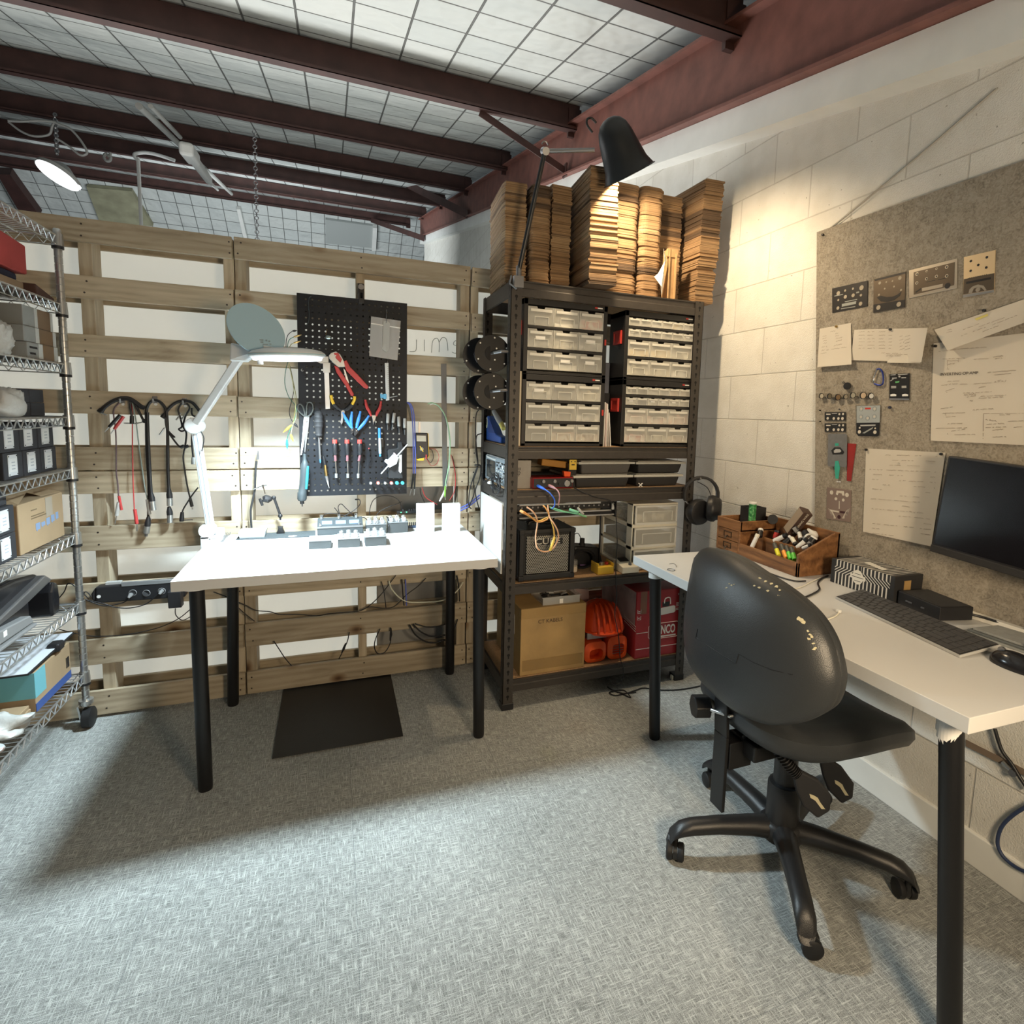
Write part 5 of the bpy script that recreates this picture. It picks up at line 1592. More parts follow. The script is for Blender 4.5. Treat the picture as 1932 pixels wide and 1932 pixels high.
# ------------------------------------------------------------------ chrome wire shelving at the left
m_wire=mat('wire_chrome',(0.55,0.56,0.56),0.3,0.9)
WX1,WX0,WY1,WY0=-.448,-.90,-.062,-1.0
t=tng('wire_shelving','tall chrome wire shelving on casters along the left edge','shelving',((WX0+WX1)/2,(WY0+WY1)/2,0))
WL=[1.88,1.638,1.421,1.227,1.031,.779,.509,.222]
for x in(WX0,WX1):
 for y in(WY0,WY1):
  prof=[(.0125,.115)]
  z=.13
  while z<1.895:
   prof+=[(.0125,z),(.0108,z+.001),(.0108,z+.003),(.0125,z+.004)]
   z+=.025
  prof+=[(.0125,1.90),(.010,1.905)]
  p=bob('post',MB().lathe(prof,18,Matrix.Translation((x,y,0))),m_wire,t,sf=30)
  cy_=y-(.0 if y==WY1 else 0)
  c=bob('caster',MB().cyl((x,cy_,.10),(x,cy_,.116),.024,20).cyl((x,cy_,.092),(x,cy_,.10),.019,16).hexa([(x-.020,cy_-.015,.04),(x-.012,cy_-.015,.04),(x-.012,cy_+.02,.04),(x-.020,cy_+.02,.04)],[(x-.024,cy_-.022,.095),(x-.018,cy_-.022,.095),(x-.018,cy_+.022,.095),(x-.024,cy_+.022,.095)]),m_wire,t,bv=.001)
  bob('caster_wheel',MB().tube([(x-.010,cy_,.0405),(x-.008,cy_,.0405),(x+.018,cy_,.0405),(x+.022,cy_,.0405)],[.034,.040,.040,.034],28),m_rubber,c,sf=40)
for li,z in enumerate(WL):
 mb=MB()
 r1,r2=.0033,.0022
 for x in(WX0,WX1):
  for dz,rr in((0,r1),(-.032,r2)):
   mb.tube([(x,WY0+.012,z+dz),(x,WY1-.012,z+dz)],rr,6)
  n=42
  mb.tube([(x,WY0+.02+(WY1-WY0-.04)*i/n,z-(.030 if i%2 else .002)) for i in range(n+1)],r2,5)
 for y in(WY0,WY1):
  for dz,rr in((0,r1),(-.032,r2)):
   mb.tube([(WX0+.012,y,z+dz),(WX1-.012,y,z+dz)],rr,6)
  n=20
  mb.tube([(WX0+.02+(WX1-WX0-.04)*i/n,y,z-(.030 if i%2 else .002)) for i in range(n+1)],r2,5)
 n=37
 for i in range(1,n):
  y=WY0+(WY1-WY0)*i/n
  mb.tube([(WX0,y,z+.003),(WX1,y,z+.003)],.0015,5)
 for k in(.25,.5,.75):
  x=WX0+(WX1-WX0)*k
  mb.tube([(x,WY0,z-.002),(x,WY1,z-.002)],.0026,5)
 s_=bob('wire_shelf',mb,m_wire,t,sf=60)
 for x in(WX0,WX1):
  for y in(WY0,WY1):
   bob('corner_collar',MB().lathe([(.0132,z-.036),(.0185,z-.036),(.0165,z+.008),(.0132,z+.008)],16,Matrix.Translation((x,y,0))),m_wire,s_,sf=40)
   bob('collar_ring',MB().lathe([(.0128,z-.046),(.0180,z-.046),(.0180,z-.0365),(.0128,z-.0365)],16,Matrix.Translation((x,y,0))),mBK,s_,sf=40)
def crate(name,label,cat,x0,x1,y0,y1,z0,z1,m,group=None,bev=.002):
 o=bob(name,MB().box(x0,x1,y0,y1,z0,z1),m,bv=bev)
 return tag(o,label,cat,group)
RT=.0055
m_crim=mat('crimson_fabric',(0.30,0.035,0.03),0.85,var=.12,vscale=12)
o=bob('fabric_box',MB().hexa([(-.80,-.50,1.638+RT+.070),(-.505,-.50,1.638+RT+.070),(-.498,-.168,1.638+RT+.070),(-.80,-.168,1.638+RT+.070)],[(-.80,-.50,1.83),(-.50,-.50,1.835),(-.496,-.172,1.81),(-.80,-.172,1.81)]),m_crim,bv=.006,seg=3)
tag(o,'crimson fabric box near the top of the wire shelving','box')
m_navy=mat('navy_cloth',(0.02,0.025,0.055),0.9)
o=bob('folded_cloth',MB().box(-.80,-.512,-.48,-.20,1.638+RT+.036,1.638+RT+.069),m_navy,bv=.012,seg=3)
tag(o,'folded navy cloth under the crimson box','cloth')
crate('flat_carton','flat brown carton under the navy cloth on the wire shelving','box',-.82,-.49,-.55,-.22,1.638+RT,1.638+RT+.035,mat('brown_card_dull',(.22,.15,.09),.8))
o=bob('plastic_sleeve',MB().hexa([(-.66,-.19,1.638+RT),(-.53,-.19,1.638+RT),(-.53,-.13,1.638+RT),(-.66,-.13,1.638+RT)],[(-.64,-.18,1.638+RT+.075),(-.545,-.17,1.638+RT+.072),(-.55,-.145,1.638+RT+.06),(-.64,-.15,1.638+RT+.06)]),mPW,bv=.004)
tag(o,'pale plastic sleeve standing right of the crimson box','sleeve')
o=bob('flat_boards',MB().hexa([(-.52,-.205,1.638+RT),(-.462,-.205,1.638+RT),(-.462,-.075,1.638+RT),(-.52,-.075,1.638+RT)],[(-.52,-.205,1.638+RT+.040),(-.464,-.205,1.638+RT+.038),(-.464,-.075,1.638+RT+.012),(-.52,-.075,1.638+RT+.014)]),mat('dark_brown_board',(.06,.025,.018),.7),bv=.002)
tag(o,'dark brown board lying near the post on the second wire shelf','board')
# taped boxes
m_gcard=mat('grey_carton',(0.20,0.20,0.19),0.8,var=.1,vscale=10)
m_btape=mat('brown_parcel_tape',(0.13,0.075,0.035),0.4)
m_wtape=mat('white_tape',(0.45,0.46,0.45),0.6)
zb=1.421+RT
for i,(h,x1,y0,y1) in enumerate(((.052,-.458,-.205,-.085),(.052,-.462,-.21,-.082),(.066,-.466,-.20,-.09))):
 t=tng('taped_box',['lowest of three taped grey boxes, with marker scrawl, on the third wire shelf','middle one of three taped grey boxes on the third wire shelf','topmost of three taped grey boxes on the third wire shelf'][i],'box',((-.62),-.2,zb),'taped grey boxes on the wire shelving')
 bob('carton',MB().box(-.80,x1,y0-.10,y1,zb,zb+h),m_gcard,t,bv=.002)
 bob('brown_tape',MB().box(x1-.002,x1+.0006,y0+.005-.004*i,y1-.035+.006*i,zb+.0008,zb+h-.0008),m_btape,t)
 bob('white_tape',MB().box(x1-.002,x1+.0010,y0-.025,y0+.004-.004*i,zb+.0008,zb+h-.0008),m_wtape,t)
 bob('white_tape',MB().box(x1-.002,x1+.0010,y1-.034+.006*i,y1-.006,zb+.0008,zb+h-.0008),m_wtape,t)
 if i==0:
  mw=MB()
  for k in range(2):
   mw.tube([Vector((x1+.0008,y0-.085+.003*j,zb+h*(.68-.38*k)+.0035*((-1)**j))) for j in range(18-4*k)],.0007,4)
  bob('scrawl',mw,mBK,t)
 zb+=h+.0008
def lump(name,label,cat,c,s,m,seed,n=14,amp=.16,group=None):
 r=random.Random(seed)
 fr=[(r.uniform(1,4),r.uniform(1,4),r.uniform(0,6)) for _ in range(5)]
 vs,fs=[],[]
 nv,nu=n,n*2
 for j in range(nv+1):
  th_=pi*j/nv
  for i in range(nu):
   ph=2*pi*i/nu
   k=1+sum(amp/(q+1)*sin(a*th_*2+round(b_)*ph+c_) for q,(a,b_,c_) in enumerate(fr))*sin(th_)
   zc=-cos(th_)
   vs.append(Vector(c)+Vector((s[0]*sin(th_)*cos(ph)*k,s[1]*sin(th_)*sin(ph)*k,s[2]*(max(zc,-.75)+.75)/1.75*2*(k if zc>0 else 1))))
 for j in range(nv):
  for i in range(nu):
   fs.append((j*nu+i,j*nu+(i+1)%nu,(j+1)*nu+(i+1)%nu,(j+1)*nu+i))
 o=bob(name,MB().add(vs,fs),m,sf=70)
 return tag(o,label,cat,group)
m_bag=mat('white_film',(0.48,0.48,0.46),0.4,bump=.5,bscale=26)
lump('plastic_bag','crumpled white plastic bag before the taped boxes at the left edge','bag',(-.50,-.39,1.421+RT),(.035,.07,.055),m_bag,2)
lump('foam_bag','rolled white foam sheet bag at the left edge before the black cartons','bag',(-.485,-.375,1.227+RT),(.035,.075,.045),m_bag,5)
m_bcart=mat('black_carton',(0.020,0.021,0.026),0.75)
k=0
for zr in(0,1):
 for j in range(2):
  y1=-.135-.10*j
  k+=1
  crate('black_carton',['bottom right black carton of the four on the fourth wire shelf','bottom left black carton of the four on the fourth wire shelf','top right black carton of the four on the fourth wire shelf','top left black carton of the four on the fourth wire shelf'][k-1],'box',-.72,-.488-.003*zr,y1-.096+.002*zr,y1+.004*zr,1.227+RT+.046*zr,1.227+RT+.0452+.046*zr,m_bcart,'black cartons on the fourth wire shelf')
m_lab=mat('label_white',(0.62,0.65,0.68),0.6)
m_labp=mat('label_print',(0.36,0.40,0.45),0.7)
def label_box(y1,z0,h,label,wd=.114,x=-.470):
 t=tng('labelled_box',label,'box',(-.57,y1-wd/2,z0),'black boxes with white plates')
 bob('carton',MB().box(-.68,x,y1-wd,y1-.001,z0,z0+h),m_bcart,t,bv=.003)
 cy=y1-wd/2-.003
 pl=bob('label_plate',MB().box(x-.001,x+.0012,cy-.030,cy+.024,z0+h*.13,z0+h*.90),m_lab,t,bv=.0006)
 bob('printed_panel',MB().box(x+.001,x+.0016,cy-.024,cy+.018,z0+h*.27,z0+h*.76),mat('label_paper',(.72,.74,.75),.7),pl)
 for i in range(3):
  bob('print_line',MB().box(x+.0015,x+.0019,cy-.012,cy+.008,z0+h*(.36+.12*i),z0+h*(.40+.12*i)),m_labp,pl)
 for dy in(-.026,.020):
  for dz in(.18,.85):
   bob('rivet',MB().cyl((x+.001,cy+dy,z0+h*dz),(x+.0022,cy+dy,z0+h*dz),.0022,8),mBK,pl)
zb=1.031+RT
nm=['right','middle','left']
for r_ in(0,1):
 for j in range(3):
  label_box(-.118-.117*j-(.012 if r_ else 0),zb+r_*.0865,.086,'%s black box with a white plate in the %s row on the fifth wire shelf'%(nm[j],['lower','upper'][r_]))
zb=.779+RT
label_box(-.425,zb,.086,'lower black box with a white plate beside the carton on the sixth wire shelf')
label_box(-.425,zb+.0865,.086,'upper black box with a white plate beside the carton on the sixth wire shelf')
crate('black_carton','plain black carton on the plated boxes beside the open carton','box',-.68,-.485,-.55,-.43,zb+.1735,zb+.215,m_bcart)
# open cardboard carton
t=tng('open_carton','open tan cardboard carton with blue printing on the sixth wire shelf','box',(-.58,-.25,zb))
m_tan2=mat('dull_tan_carton',(0.34,0.24,0.14),0.8,var=.08,vscale=8)
cx1,cy0,cy1,ch=-.470,-.405,-.092,.165
bob('carton',MB().box(-.70,cx1,cy0,cy1,zb,zb+ch),m_tan2,t,bv=.003)
bob('flap',MB().hexa([(-.56,cy0,zb+ch),(cx1,cy0+.002,zb+ch),(cx1,cy0+.005,zb+ch+.002),(-.56,cy0+.005,zb+ch+.002)],[(-.58,cy0+.09,zb+ch+.035),(cx1-.05,cy0+.20,zb+ch+.028),(cx1-.05,cy0+.203,zb+ch+.030),(-.58,cy0+.093,zb+ch+.037)]),m_tan2,t)
bob('flap',MB().hexa([(cx1-.02,cy1-.11,zb+ch),(cx1-.005,cy1,zb+ch),(cx1-.008,cy1,zb+ch+.002),(cx1-.023,cy1-.11,zb+ch+.002)],[(cx1-.12,cy1-.10,zb+ch+.032),(cx1-.10,cy1-.02,zb+ch+.03),(cx1-.10,cy1-.02,zb+ch+.032),(cx1-.12,cy1-.10,zb+ch+.034)]),m_tan2,t)
bob('paper_patch',MB().box(cx1-.001,cx1+.0006,-.225,-.175,zb+.095,zb+.162),mat('grey_patch',(.33,.28,.22),.8),t)
m_bprint=mat('blue_print',(.20,.29,.46),.7)
for y0,y1,z0,z1 in((-.30,-.27,.062,.085),(-.262,-.235,.068,.082),(-.225,-.20,.066,.090),(-.19,-.165,.070,.094),(-.155,-.135,.074,.098)):
 bob('blue_printing',MB().box(cx1-.001,cx1+.0006,y0,y1,zb+z0,zb+z1).box(cx1-.001,cx1+.0008,y0+.005,y0+.010,zb+z0-.004,zb+z0),m_bprint,t)
for i,(y0,y1,z) in enumerate(((-.325,-.285,.132),(-.325,-.235,.112),(-.325,-.22,.104))):
 bob('printing',MB().box(cx1-.001,cx1+.0006,y0,y1,zb+z,zb+z+.004),mat('brown_print',(.16,.11,.06),.8),t)
 # printer
t=tng('printer','black desktop printer on the seventh wire shelf','printer',(-.65,-.42,.509+RT))
zb=.509+RT
m_prn=mat('glossy_black_plastic',(0.012,0.012,0.014),0.18)
prof=[(-.17,0),(-.165,.09),(-.19,.135),(-.26,.172),(-.38,.192),(-.60,.20),(-.72,.19),(-.72,0)]
MM2=Matrix(((0,0,1,0),(1,0,0,0),(0,1,0,zb),(0,0,0,1)))
bob('body',MB(MM2).prism([(-.30,.0),(-.30,.08),(-.19,.10),(-.185,.135),(-.24,.165),(-.38,.186),(-.60,.194),(-.72,.185),(-.72,0)],-.86,-.50),m_prn,t,bv=.012,seg=3)
bob('side_fairing',MB(MM2).prism([(-.172,0),(-.164,.05),(-.172,.11),(-.205,.125),(-.225,.09),(-.225,0)],-.62,-.468),m_prn,t,bv=.010,seg=3)
bob('lid_edge',MB(MM2).prism([(-.19,.128),(-.24,.160),(-.55,.105),(-.55,.085),(-.40,.095)],-.70,-.476),mDS,t,bv=.006)
bob('paper_tray',MB().box(-.80,-.468,-.62,-.34,zb+.012,zb+.022),mGR,t,bv=.003)
bob('front_cover',MB().hexa([(-.80,-.66,zb+.03),(-.475,-.66,zb+.03),(-.475,-.34,zb+.025),(-.80,-.34,zb+.025)],[(-.80,-.66,zb+.08),(-.475,-.66,zb+.08),(-.475,-.36,zb+.055),(-.80,-.36,zb+.055)]),mGR,t,bv=.004)
bob('emblem',MB().box(-.4755,-.4745,-.525,-.505,zb+.044,zb+.062),mPW,t)
# bottom level: carton, whiteboard, bags
zb=.222+RT
t=tng('paper_carton','carton with blue and aqua printing under a white board on the lowest wire shelf','box',(-.60,-.22,zb))
z1b=zb+.140
bob('carton',MB().box(-.72,-.478,-.36,-.092,zb,z1b),m_tan2,t,bv=.002)
bob('aqua_side',MB().box(-.66,-.4785+.0012,-.3608,-.285,zb+.05,z1b-.001),mat('aqua_print',(.15,.42,.48),.6),t)
bob('blue_band',MB().hexa([(-.479,-.36,zb+.001),(-.4772,-.36,zb+.001),(-.4772,-.093,zb+.001),(-.479,-.093,zb+.001)],[(-.479,-.36,zb+.030),(-.4772,-.36,zb+.030),(-.4772,-.093,zb+.030),(-.479,-.093,zb+.030)]),mat('royal_print',(.035,.08,.27),.6),t)
bob('barcode',MB().box(-.479,-.4768,-.128,-.122,zb+.05,zb+.09).box(-.479,-.4768,-.118,-.105,zb+.05,zb+.09),mBK,t)
A_,B_=P(143,1188,'x',-.468),P(72,1252,'x',-.480)
zs=z1b+.004
qd=[(-.468,-.075,zs+.020),(-.475,-.40,zs+.006),(-.80,-.42,zs+.006),(-.79,-.09,zs+.020)]
t=tng('clip_board','white topped board with a black clip lying on the blue printed carton','board',(-.62,-.24,zs))
bob('board',MB().hexa(qd,[(x,y,z+.006) for x,y,z in qd]),mBK,t)
bob('white_sheet',MB().hexa([(x-.004,y,z+.0062) for x,y,z in qd],[(x-.004,y,z+.0075) for x,y,z in qd]),mat('sheet_white',(.60,.63,.68),.6),t)
bob('clip',MB().box(-.50,-.462,-.215,-.165,zs+.004,zs+.036),mBK,t,bv=.008,seg=3)
for i in range(3):
 crate('flat_carton_piece',['lowest flat card sheet leaning before the blue printed carton','middle flat card sheet before the blue printed carton','top flat card sheet before the blue printed carton'][i],'cardboard',-.72,-.482-.004*i,-.46-.01*i,-.375,zb+.012*i,zb+.0115+.012*i,m_tan2,'flat card sheets on the lowest wire shelf')
lump('plastic_bag','clear grey plastic bag on the lowest wire shelf before the card sheets','bag',(-.53,-.50,zb),(.09,.06,.035),m_bag,8)
m_spk=mat('speckled_white_bag',(0.50,0.50,0.49),0.6)
nt,b,N=nodes_of(m_spk)
tc=N('TexCoord');n_=N('TexNoise');n_.inputs['Scale'].default_value=38;nt.links.new(tc.outputs['Object'],n_.inputs[0])
nt.links.new(ramp(nt,n_.outputs[0],[(.45,(.46,.49,.49)),(.58,(.52,.53,.52)),(.64,(.62,.44,.40))]),b.inputs['Base Color'])
lump('snack_bag','white bag with reddish flecks at the front of the lowest wire shelf','bag',(-.535,-.66,zb),(.085,.09,.030),m_spk,11)
# ------------------------------------------------------------------ hall beyond the partition: hanging lamp, conduit, chains
def roof_pt(px,py,off=0.0):
 d=FWD+RGT*((px-PPX)/F_PX)-UPV*((py-PPY)/F_PX)
 s=0.2256
 z0=3.207+off
 tt=(z0+s*(CAM.y-.653)-CAM.z)/(d.z-s*d.y)
 return CAM+d*tt
LP=P(110,330,'y',4.86)
t=tng('pendant_lamp','glowing round hall lamp hung on a chain beyond the partition, upper left','lamp',LP)
tl_=Matrix.Translation(LP)@Matrix.Rotation(radians(24),4,'Y')@Matrix.Rotation(radians(-16),4,'X')@Matrix.Scale(.58,4)
bob('housing',MB().lathe([(.34,-.02),(.33,.04),(.20,.12),(.10,.20),(.05,.22)],32,tl_),mLG,t,sf=40)
bob('glowing_disc',MB().lathe([(.325,-.024),(.325,-.021)],40,tl_),mat('lamp_glow',(1,1,1),.5,emit=((.92,.98,1.0),1.6)),t)
ctop=P(104,214,'y',4.83)
ch=MB()
n=16
for i in range(n):
 c_=ctop.lerp(LP+Vector((0,0,.2)),(i+.5)/n)
 ln=(ctop-LP).length/n*.62
 ch.torus(c_,ln*.55,.010,'x' if i%2 else 'y',10,5)
bob('chain',ch,mDS,t,sf=60)
bob('supply_cable',MB().tube([P(x,y,'y',4.80) for x,y in((15,228),(40,229),(75,228),(100,230),(112,235),(132,243),(150,262),(163,283),(162,291),(150,292),(130,276),(108,262))],.012,6,6).tube([P(x,y,'y',4.82) for x,y in((16,230),(40,248),(65,257),(92,254),(98,240),(103,228))],.011,6,6),mLG,t,sf=60)
light('pendant_light','AREA',LP+Vector((.0,-.02,-.08)),60,(.92,.98,1.0),.5,LP+Vector((0,0,-3)))
m_cond=mat('grey_conduit',(.42,.42,.40),.5)
a_,b_=roof_pt(262,200,-.03),roof_pt(437,366,-.03)
tag(bob('conduit',MB().cyl(a_,b_,.028,10),m_cond,sf=40),'grey conduit crossing under the red purlins, upper left','conduit')
a_,b_=roof_pt(284,200,-.03),roof_pt(340,259,-.03)
tag(bob('conduit',MB().cyl(a_,b_,.020,10),m_cond,sf=40),'thin second conduit beside the longer one under the purlins','conduit')
c_=roof_pt(365,300,-.24)
e_=roof_pt(394,340,-.24)
t=tng('batten_light','white unlit batten fitting hanging at the end of the conduit below the purlins','light fitting',e_)
bob('body',MB().bar(c_,e_,.08,.10),mPW,t,bv=.03,seg=3)
bob('end_block',MB().bar(c_+(c_-e_)*.35,c_,.12,.12),mPW,t,bv=.03,seg=3)
bob('loop',MB().tube([e_,e_+(e_-c_)*.35+Vector((.06,0,-.05)),e_+(e_-c_)*.38,e_+Vector((0,0,-.04))],.014,6,4),mPW,t,sf=60)
bob('stem',MB().cyl(c_.lerp(e_,.4),roof_pt(388,318,-.085),.02,8),m_cond,t,sf=40)
def hang(name,px0,px1,y,r,m,label,extra=()):
 a_=P(*px0,'y',y)
 e_=P(*px1,'y',y)
 e_=Vector((a_.x,y,2.05))
 mb=MB()
 if name=='chain':
  n=int((a_.z-e_.z)/(r*7))
  for i in range(n):
   mb.torus(a_.lerp(e_,(i+.5)/n),(a_.z-e_.z)/n*.52,r,'x' if i%2 else 'y',8,4)
 else:
  mb.tube([P(*q,'y',y) for q in extra]+[a_,e_],r,6,4)
 return tag(bob(name,mb,m,sf=60),label,name)
hang('chain',(480,246),(486,450),3.04,.0042,mDS,'long steel chain hanging from a purlin beyond the partition, right of the batten')
hang('cable',(262,330),(265,425),6.66,.022,mPW,'white cable looping from a purlin and hanging beyond the partition',((330,303),(300,293),(275,288),(256,290),(254,296),(260,305)))
# short hooks on the purlin
tag(bob('cable_hook',MB().tube([P(x,y,'y',6.6) for x,y in((208,288),(207,296),(200,290),(196,296),(200,303),(207,303),(209,296))],.018,6,4),m_cond,sf=60),'curled wire hook hanging from a purlin, upper left','hook')
# white skylight patch and rails on the far slope
def far_pt(px,py):
 """where the ray meets the far insulated slope"""
 n_=Vector((1,0,0)).cross(Vector((0,.827,-.562)))
 o_=Vector((0,11.6,rtop(11.6)+.28))
 d=FWD+RGT*((px-PPX)/F_PX)-UPV*((py-PPY)/F_PX)
 return CAM+d*((o_-CAM).dot(n_)/d.dot(n_))-n_*0.0
def far_slab(name,pts,t_,m):
 n_=Vector((1,0,0)).cross(Vector((0,.827,-.562))).normalized()
 if n_.dot(CAM-far_pt(600,430))<0:
  n_=-n_
 q=[far_pt(*p)+n_*(.02+t_) for p in pts]
 return struct(name,MB().hexa([p-n_*t_ for p in q],q),m)
far_slab('ceiling_skylight',[(614,410),(708,423),(703,464),(615,455)],.06,mat('skylight_sheet',(.42,.45,.44),.5))
far_slab('ceiling_rail',[(447,388),(454,388),(469,452),(462,452)],.10,m_white)
far_slab('ceiling_rail',[(703,422),(711,423),(709,466),(701,466)],.12,m_white)
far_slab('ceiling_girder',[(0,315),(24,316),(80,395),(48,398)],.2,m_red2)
far_slab('ceiling_insulation',[(165,346),(250,354),(290,420),(190,412)],.10,mat('yellowed_batts',(.34,.33,.22),.9,var=.25,vscale=3))
# ------------------------------------------------------------------ pegboard and tools
def e5(x,y):
 return 400+x/4.83,550+y/4.83
YB=-.058
t=tng('pegboard','black pegboard of hand tools hung on the pallet above the workbench','pegboard',(.561,YB,.905))
PX0,PX1,PZ0,PZ1=.338,.787,.905,1.763
pit=.0254
nx,nz=16,33
gx0,gz0=PX0+(PX1-PX0-nx*pit)/2,PZ0+(PZ1-PZ0-nz*pit)/2
vs,fs=[],[]
vid={}
def gv(i,j):
 x=PX0 if i==0 else(PX1 if i==nx else gx0+i*pit)
 z=PZ0 if j==0 else(PZ1 if j==nz else gz0+j*pit)
 if(i,j) not in vid:
  vid[(i,j)]=len(vs)
  vs.append((x,YB,z))
 return vid[(i,j)]
NO=8
for i in range(nx):
 for j in range(nz):
  c=[gv(i,j),gv(i+1,j),gv(i+1,j+1),gv(i,j+1)]
  cx_,cz_=gx0+(i+.5)*pit,gz0+(j+.5)*pit
  o_=len(vs)
  for k in range(NO):
   a=-pi*.75+2*pi*k/NO
   vs.append((cx_+0.0042*cos(a),YB,cz_+.0042*sin(a)))
  for k in range(4):
   a0,a1,a2=o_+2*k,o_+(2*k+1)%NO,o_+(2*k+2)%NO
   fs+=[(c[k],c[(k+1)%4],a1),(c[k],a1,a0),(c[(k+1)%4],a2,a1)]
m_peg=mat('pegboard_black',(0.0075,0.009,0.0125),0.5,spec=.3,bump=.06,bscale=700)
pb=bob('board',MB().add(vs,fs),m_peg,t)
md=pb.modifiers.new('thickness','SOLIDIFY')
md.thickness=.004
md.offset=1 if pb.data.polygons[0].normal.y>0 else -1
bob('spacer_bar',MB().box(PX0+.01,PX1-.01,YB+.006,-.001,PZ0+.12,PZ0+.14),mBK,t)
bob('spacer_bar',MB().box(PX0+.02,PX1-.02,YB+.006,-.001,1.695,1.715),mBK,t)
hc=P(681.5,548,'y',-.04)
bob('hanger_plate',MB().box(hc.x-.013,hc.x+.013,-.016,-.0005,PZ1-.03,hc.z+.035).box(hc.x-.011,hc.x-.004,-.05,-.016,PZ1+.0,PZ1+.03).box(hc.x+.004,hc.x+.011,-.05,-.016,PZ1+.0,PZ1+.03).box(hc.x-.012,hc.x+.012,YB-.002,-.016,PZ1-.02,PZ1+.004),mBK,t,bv=.002)
bob('hanger_bolt',MB().cyl((hc.x,-.016,hc.z+.018),(hc.x,-.028,hc.z+.018),.012,18).cyl((hc.x,-.028,hc.z+.018),(hc.x,-.032,hc.z+.018),.006,8),mDS,t,sf=40)
def G(x,y,off=.004):
 return P(*e5(x,y),'y',YB-off)
def ppr(px,o0,o1,m=None,mb=None):
 """outline in the zoomed pixels, extruded between two distances from the board"""
 q=[G(x,y,o0) for x,y in px]
 n=len(q)
 mb=mb or MB()
 mb.add([(p.x,YB-o0,p.z) for p in q]+[(p.x,YB-o1,p.z) for p in q],[tuple(range(n)),tuple(range(2*n-1,n-1,-1))]+[(i,n+i,n+(i+1)%n,(i+1)%n) for i in range(n)])
 return mb
def ptube(px,r,off=.012,sm=5,n=10):
 return MB().tube([G(x,y,off) for x,y in px],r,n,sm)
TG='tools on the pegboard'
def tool(name,label,cat,at):
 return tng(name,label,cat,G(*at),None)
mHR=mat('handle_red',(0.48,0.045,0.045),0.45)
mHB=mat('handle_blue',(0.045,0.22,0.60),0.45)
m_hyel=mat('handle_yellow',(0.85,0.56,0.05),0.45)
m_alu=mat('brushed_aluminium',(0.60,0.62,0.63),0.35,0.8)
m_teal=mat('teal_plastic',(0.02,0.16,0.20),0.45)
# calliper
t=tool('calliper','silver vernier calliper hanging at the upper middle of the pegboard','calliper',(1045,1070))
bob('beam',ppr([(1022,735),(1066,735),(1076,1068),(1034,1070)],.004,.008),mat('calliper_steel',(.78,.80,.82),.35,.6),t,bv=.0006)
bob('jaw',ppr([(930,605),(1008,602),(1010,593),(1062,593),(1062,664),(1010,658),(985,655),(945,634)],.004,.009),m_alu,t,bv=.0006)
bob('slider',ppr([(1010,650),(1078,650),(1078,740),(1012,740)],.004,.013),m_alu,t,bv=.001)
bob('thumb_wheel',MB().cyl(G(1003,715,.008),G(1003,715,.014),.004,12),mPW,t)
# wire stripper
t=tool('wire_stripper','large red handled wire stripper slanting across the pegboard','wire stripper',(1300,880))
bob('head',ppr([(1062,585),(1085,560),(1130,548),(1170,575),(1205,640),(1215,690),(1150,690),(1100,650),(1068,612)],.006,.018),m_alu,t,bv=.002)
bob('jaw_plate',ppr([(1110,560),(1150,560),(1185,620),(1170,650),(1130,610)],.018,.022),mHR,t,bv=.001)
for q_ in((1175,680),(1140,640),(1190,645),(1125,585)):
 bob('rivet',MB().cyl(G(*q_,.018),G(*q_,.024),.0030,12),mST,t)
bob('handle',ppr([(1192,640),(1225,625),(1260,690),(1330,760),(1428,868),(1412,890),(1385,880),(1300,800),(1225,725)],.006,.018),mHR,t,bv=.003)
bob('handle',ppr([(1112,672),(1150,690),(1195,760),(1240,830),(1295,940),(1285,958),(1262,945),(1215,860),(1160,780),(1130,735)],.006,.018),mHR,t,bv=.003)
bob('link',ppr([(1195,700),(1215,715),(1250,830),(1240,850),(1225,830)],.008,.014),m_alu,t,bv=.001)
# pliers built from handles and jaw pixels
def pliers(label,m1,hl,hr,joint,jaw,m2=None,name='pliers',w=.0042,tipm=None):
 t=tool(name,label,'pliers',joint)
 for h in(hl,hr):
  k=len(h)
  bob('handle',MB().tube([G(x,y,.012) for x,y in h],[w*1.2,w*1.55,w*1.75,w*1.65,w*1.2],10,4),m1,t,sf=60)
  if m2:
   bob('grip_insert',MB().tube([G(x,y,0.018) for x,y in h[:max(2,k//2+1)]],w*1.35,8,4),m2,t,sf=60)
 bob('jaws',ppr(jaw,.007,.016),tipm or mDS,t,bv=.0015)
 bob('pivot',MB().cyl(G(*joint,.016),G(*joint,.019),.0028,12),mST,t)
 return t
pliers('yellow and black pliers spread open in the middle of the pegboard',mBM,[(1085,945),(1092,985),(1110,1025),(1145,1062),(1182,1085)],[(1300,955),(1296,990),(1275,1030),(1240,1065),(1205,1085)],(1190,1095),[(1172,1080),(1212,1080),(1208,1120),(1198,1150),(1192,1195),(1180,1215),(1168,1195),(1176,1150)],m_hyel,w=.0048)
pliers('red handled pliers open at the right of the pegboard',mHR,[(1398,985),(1402,1020),(1415,1060),(1435,1095),(1450,1135)],[(1540,1000),(1535,1035),(1525,1070),(1508,1100),(1495,1135)],(1474,1138),[(1450,1125),(1500,1125),(1488,1165),(1490,1215),(1478,1180),(1466,1222),(1462,1165)],w=.0042)
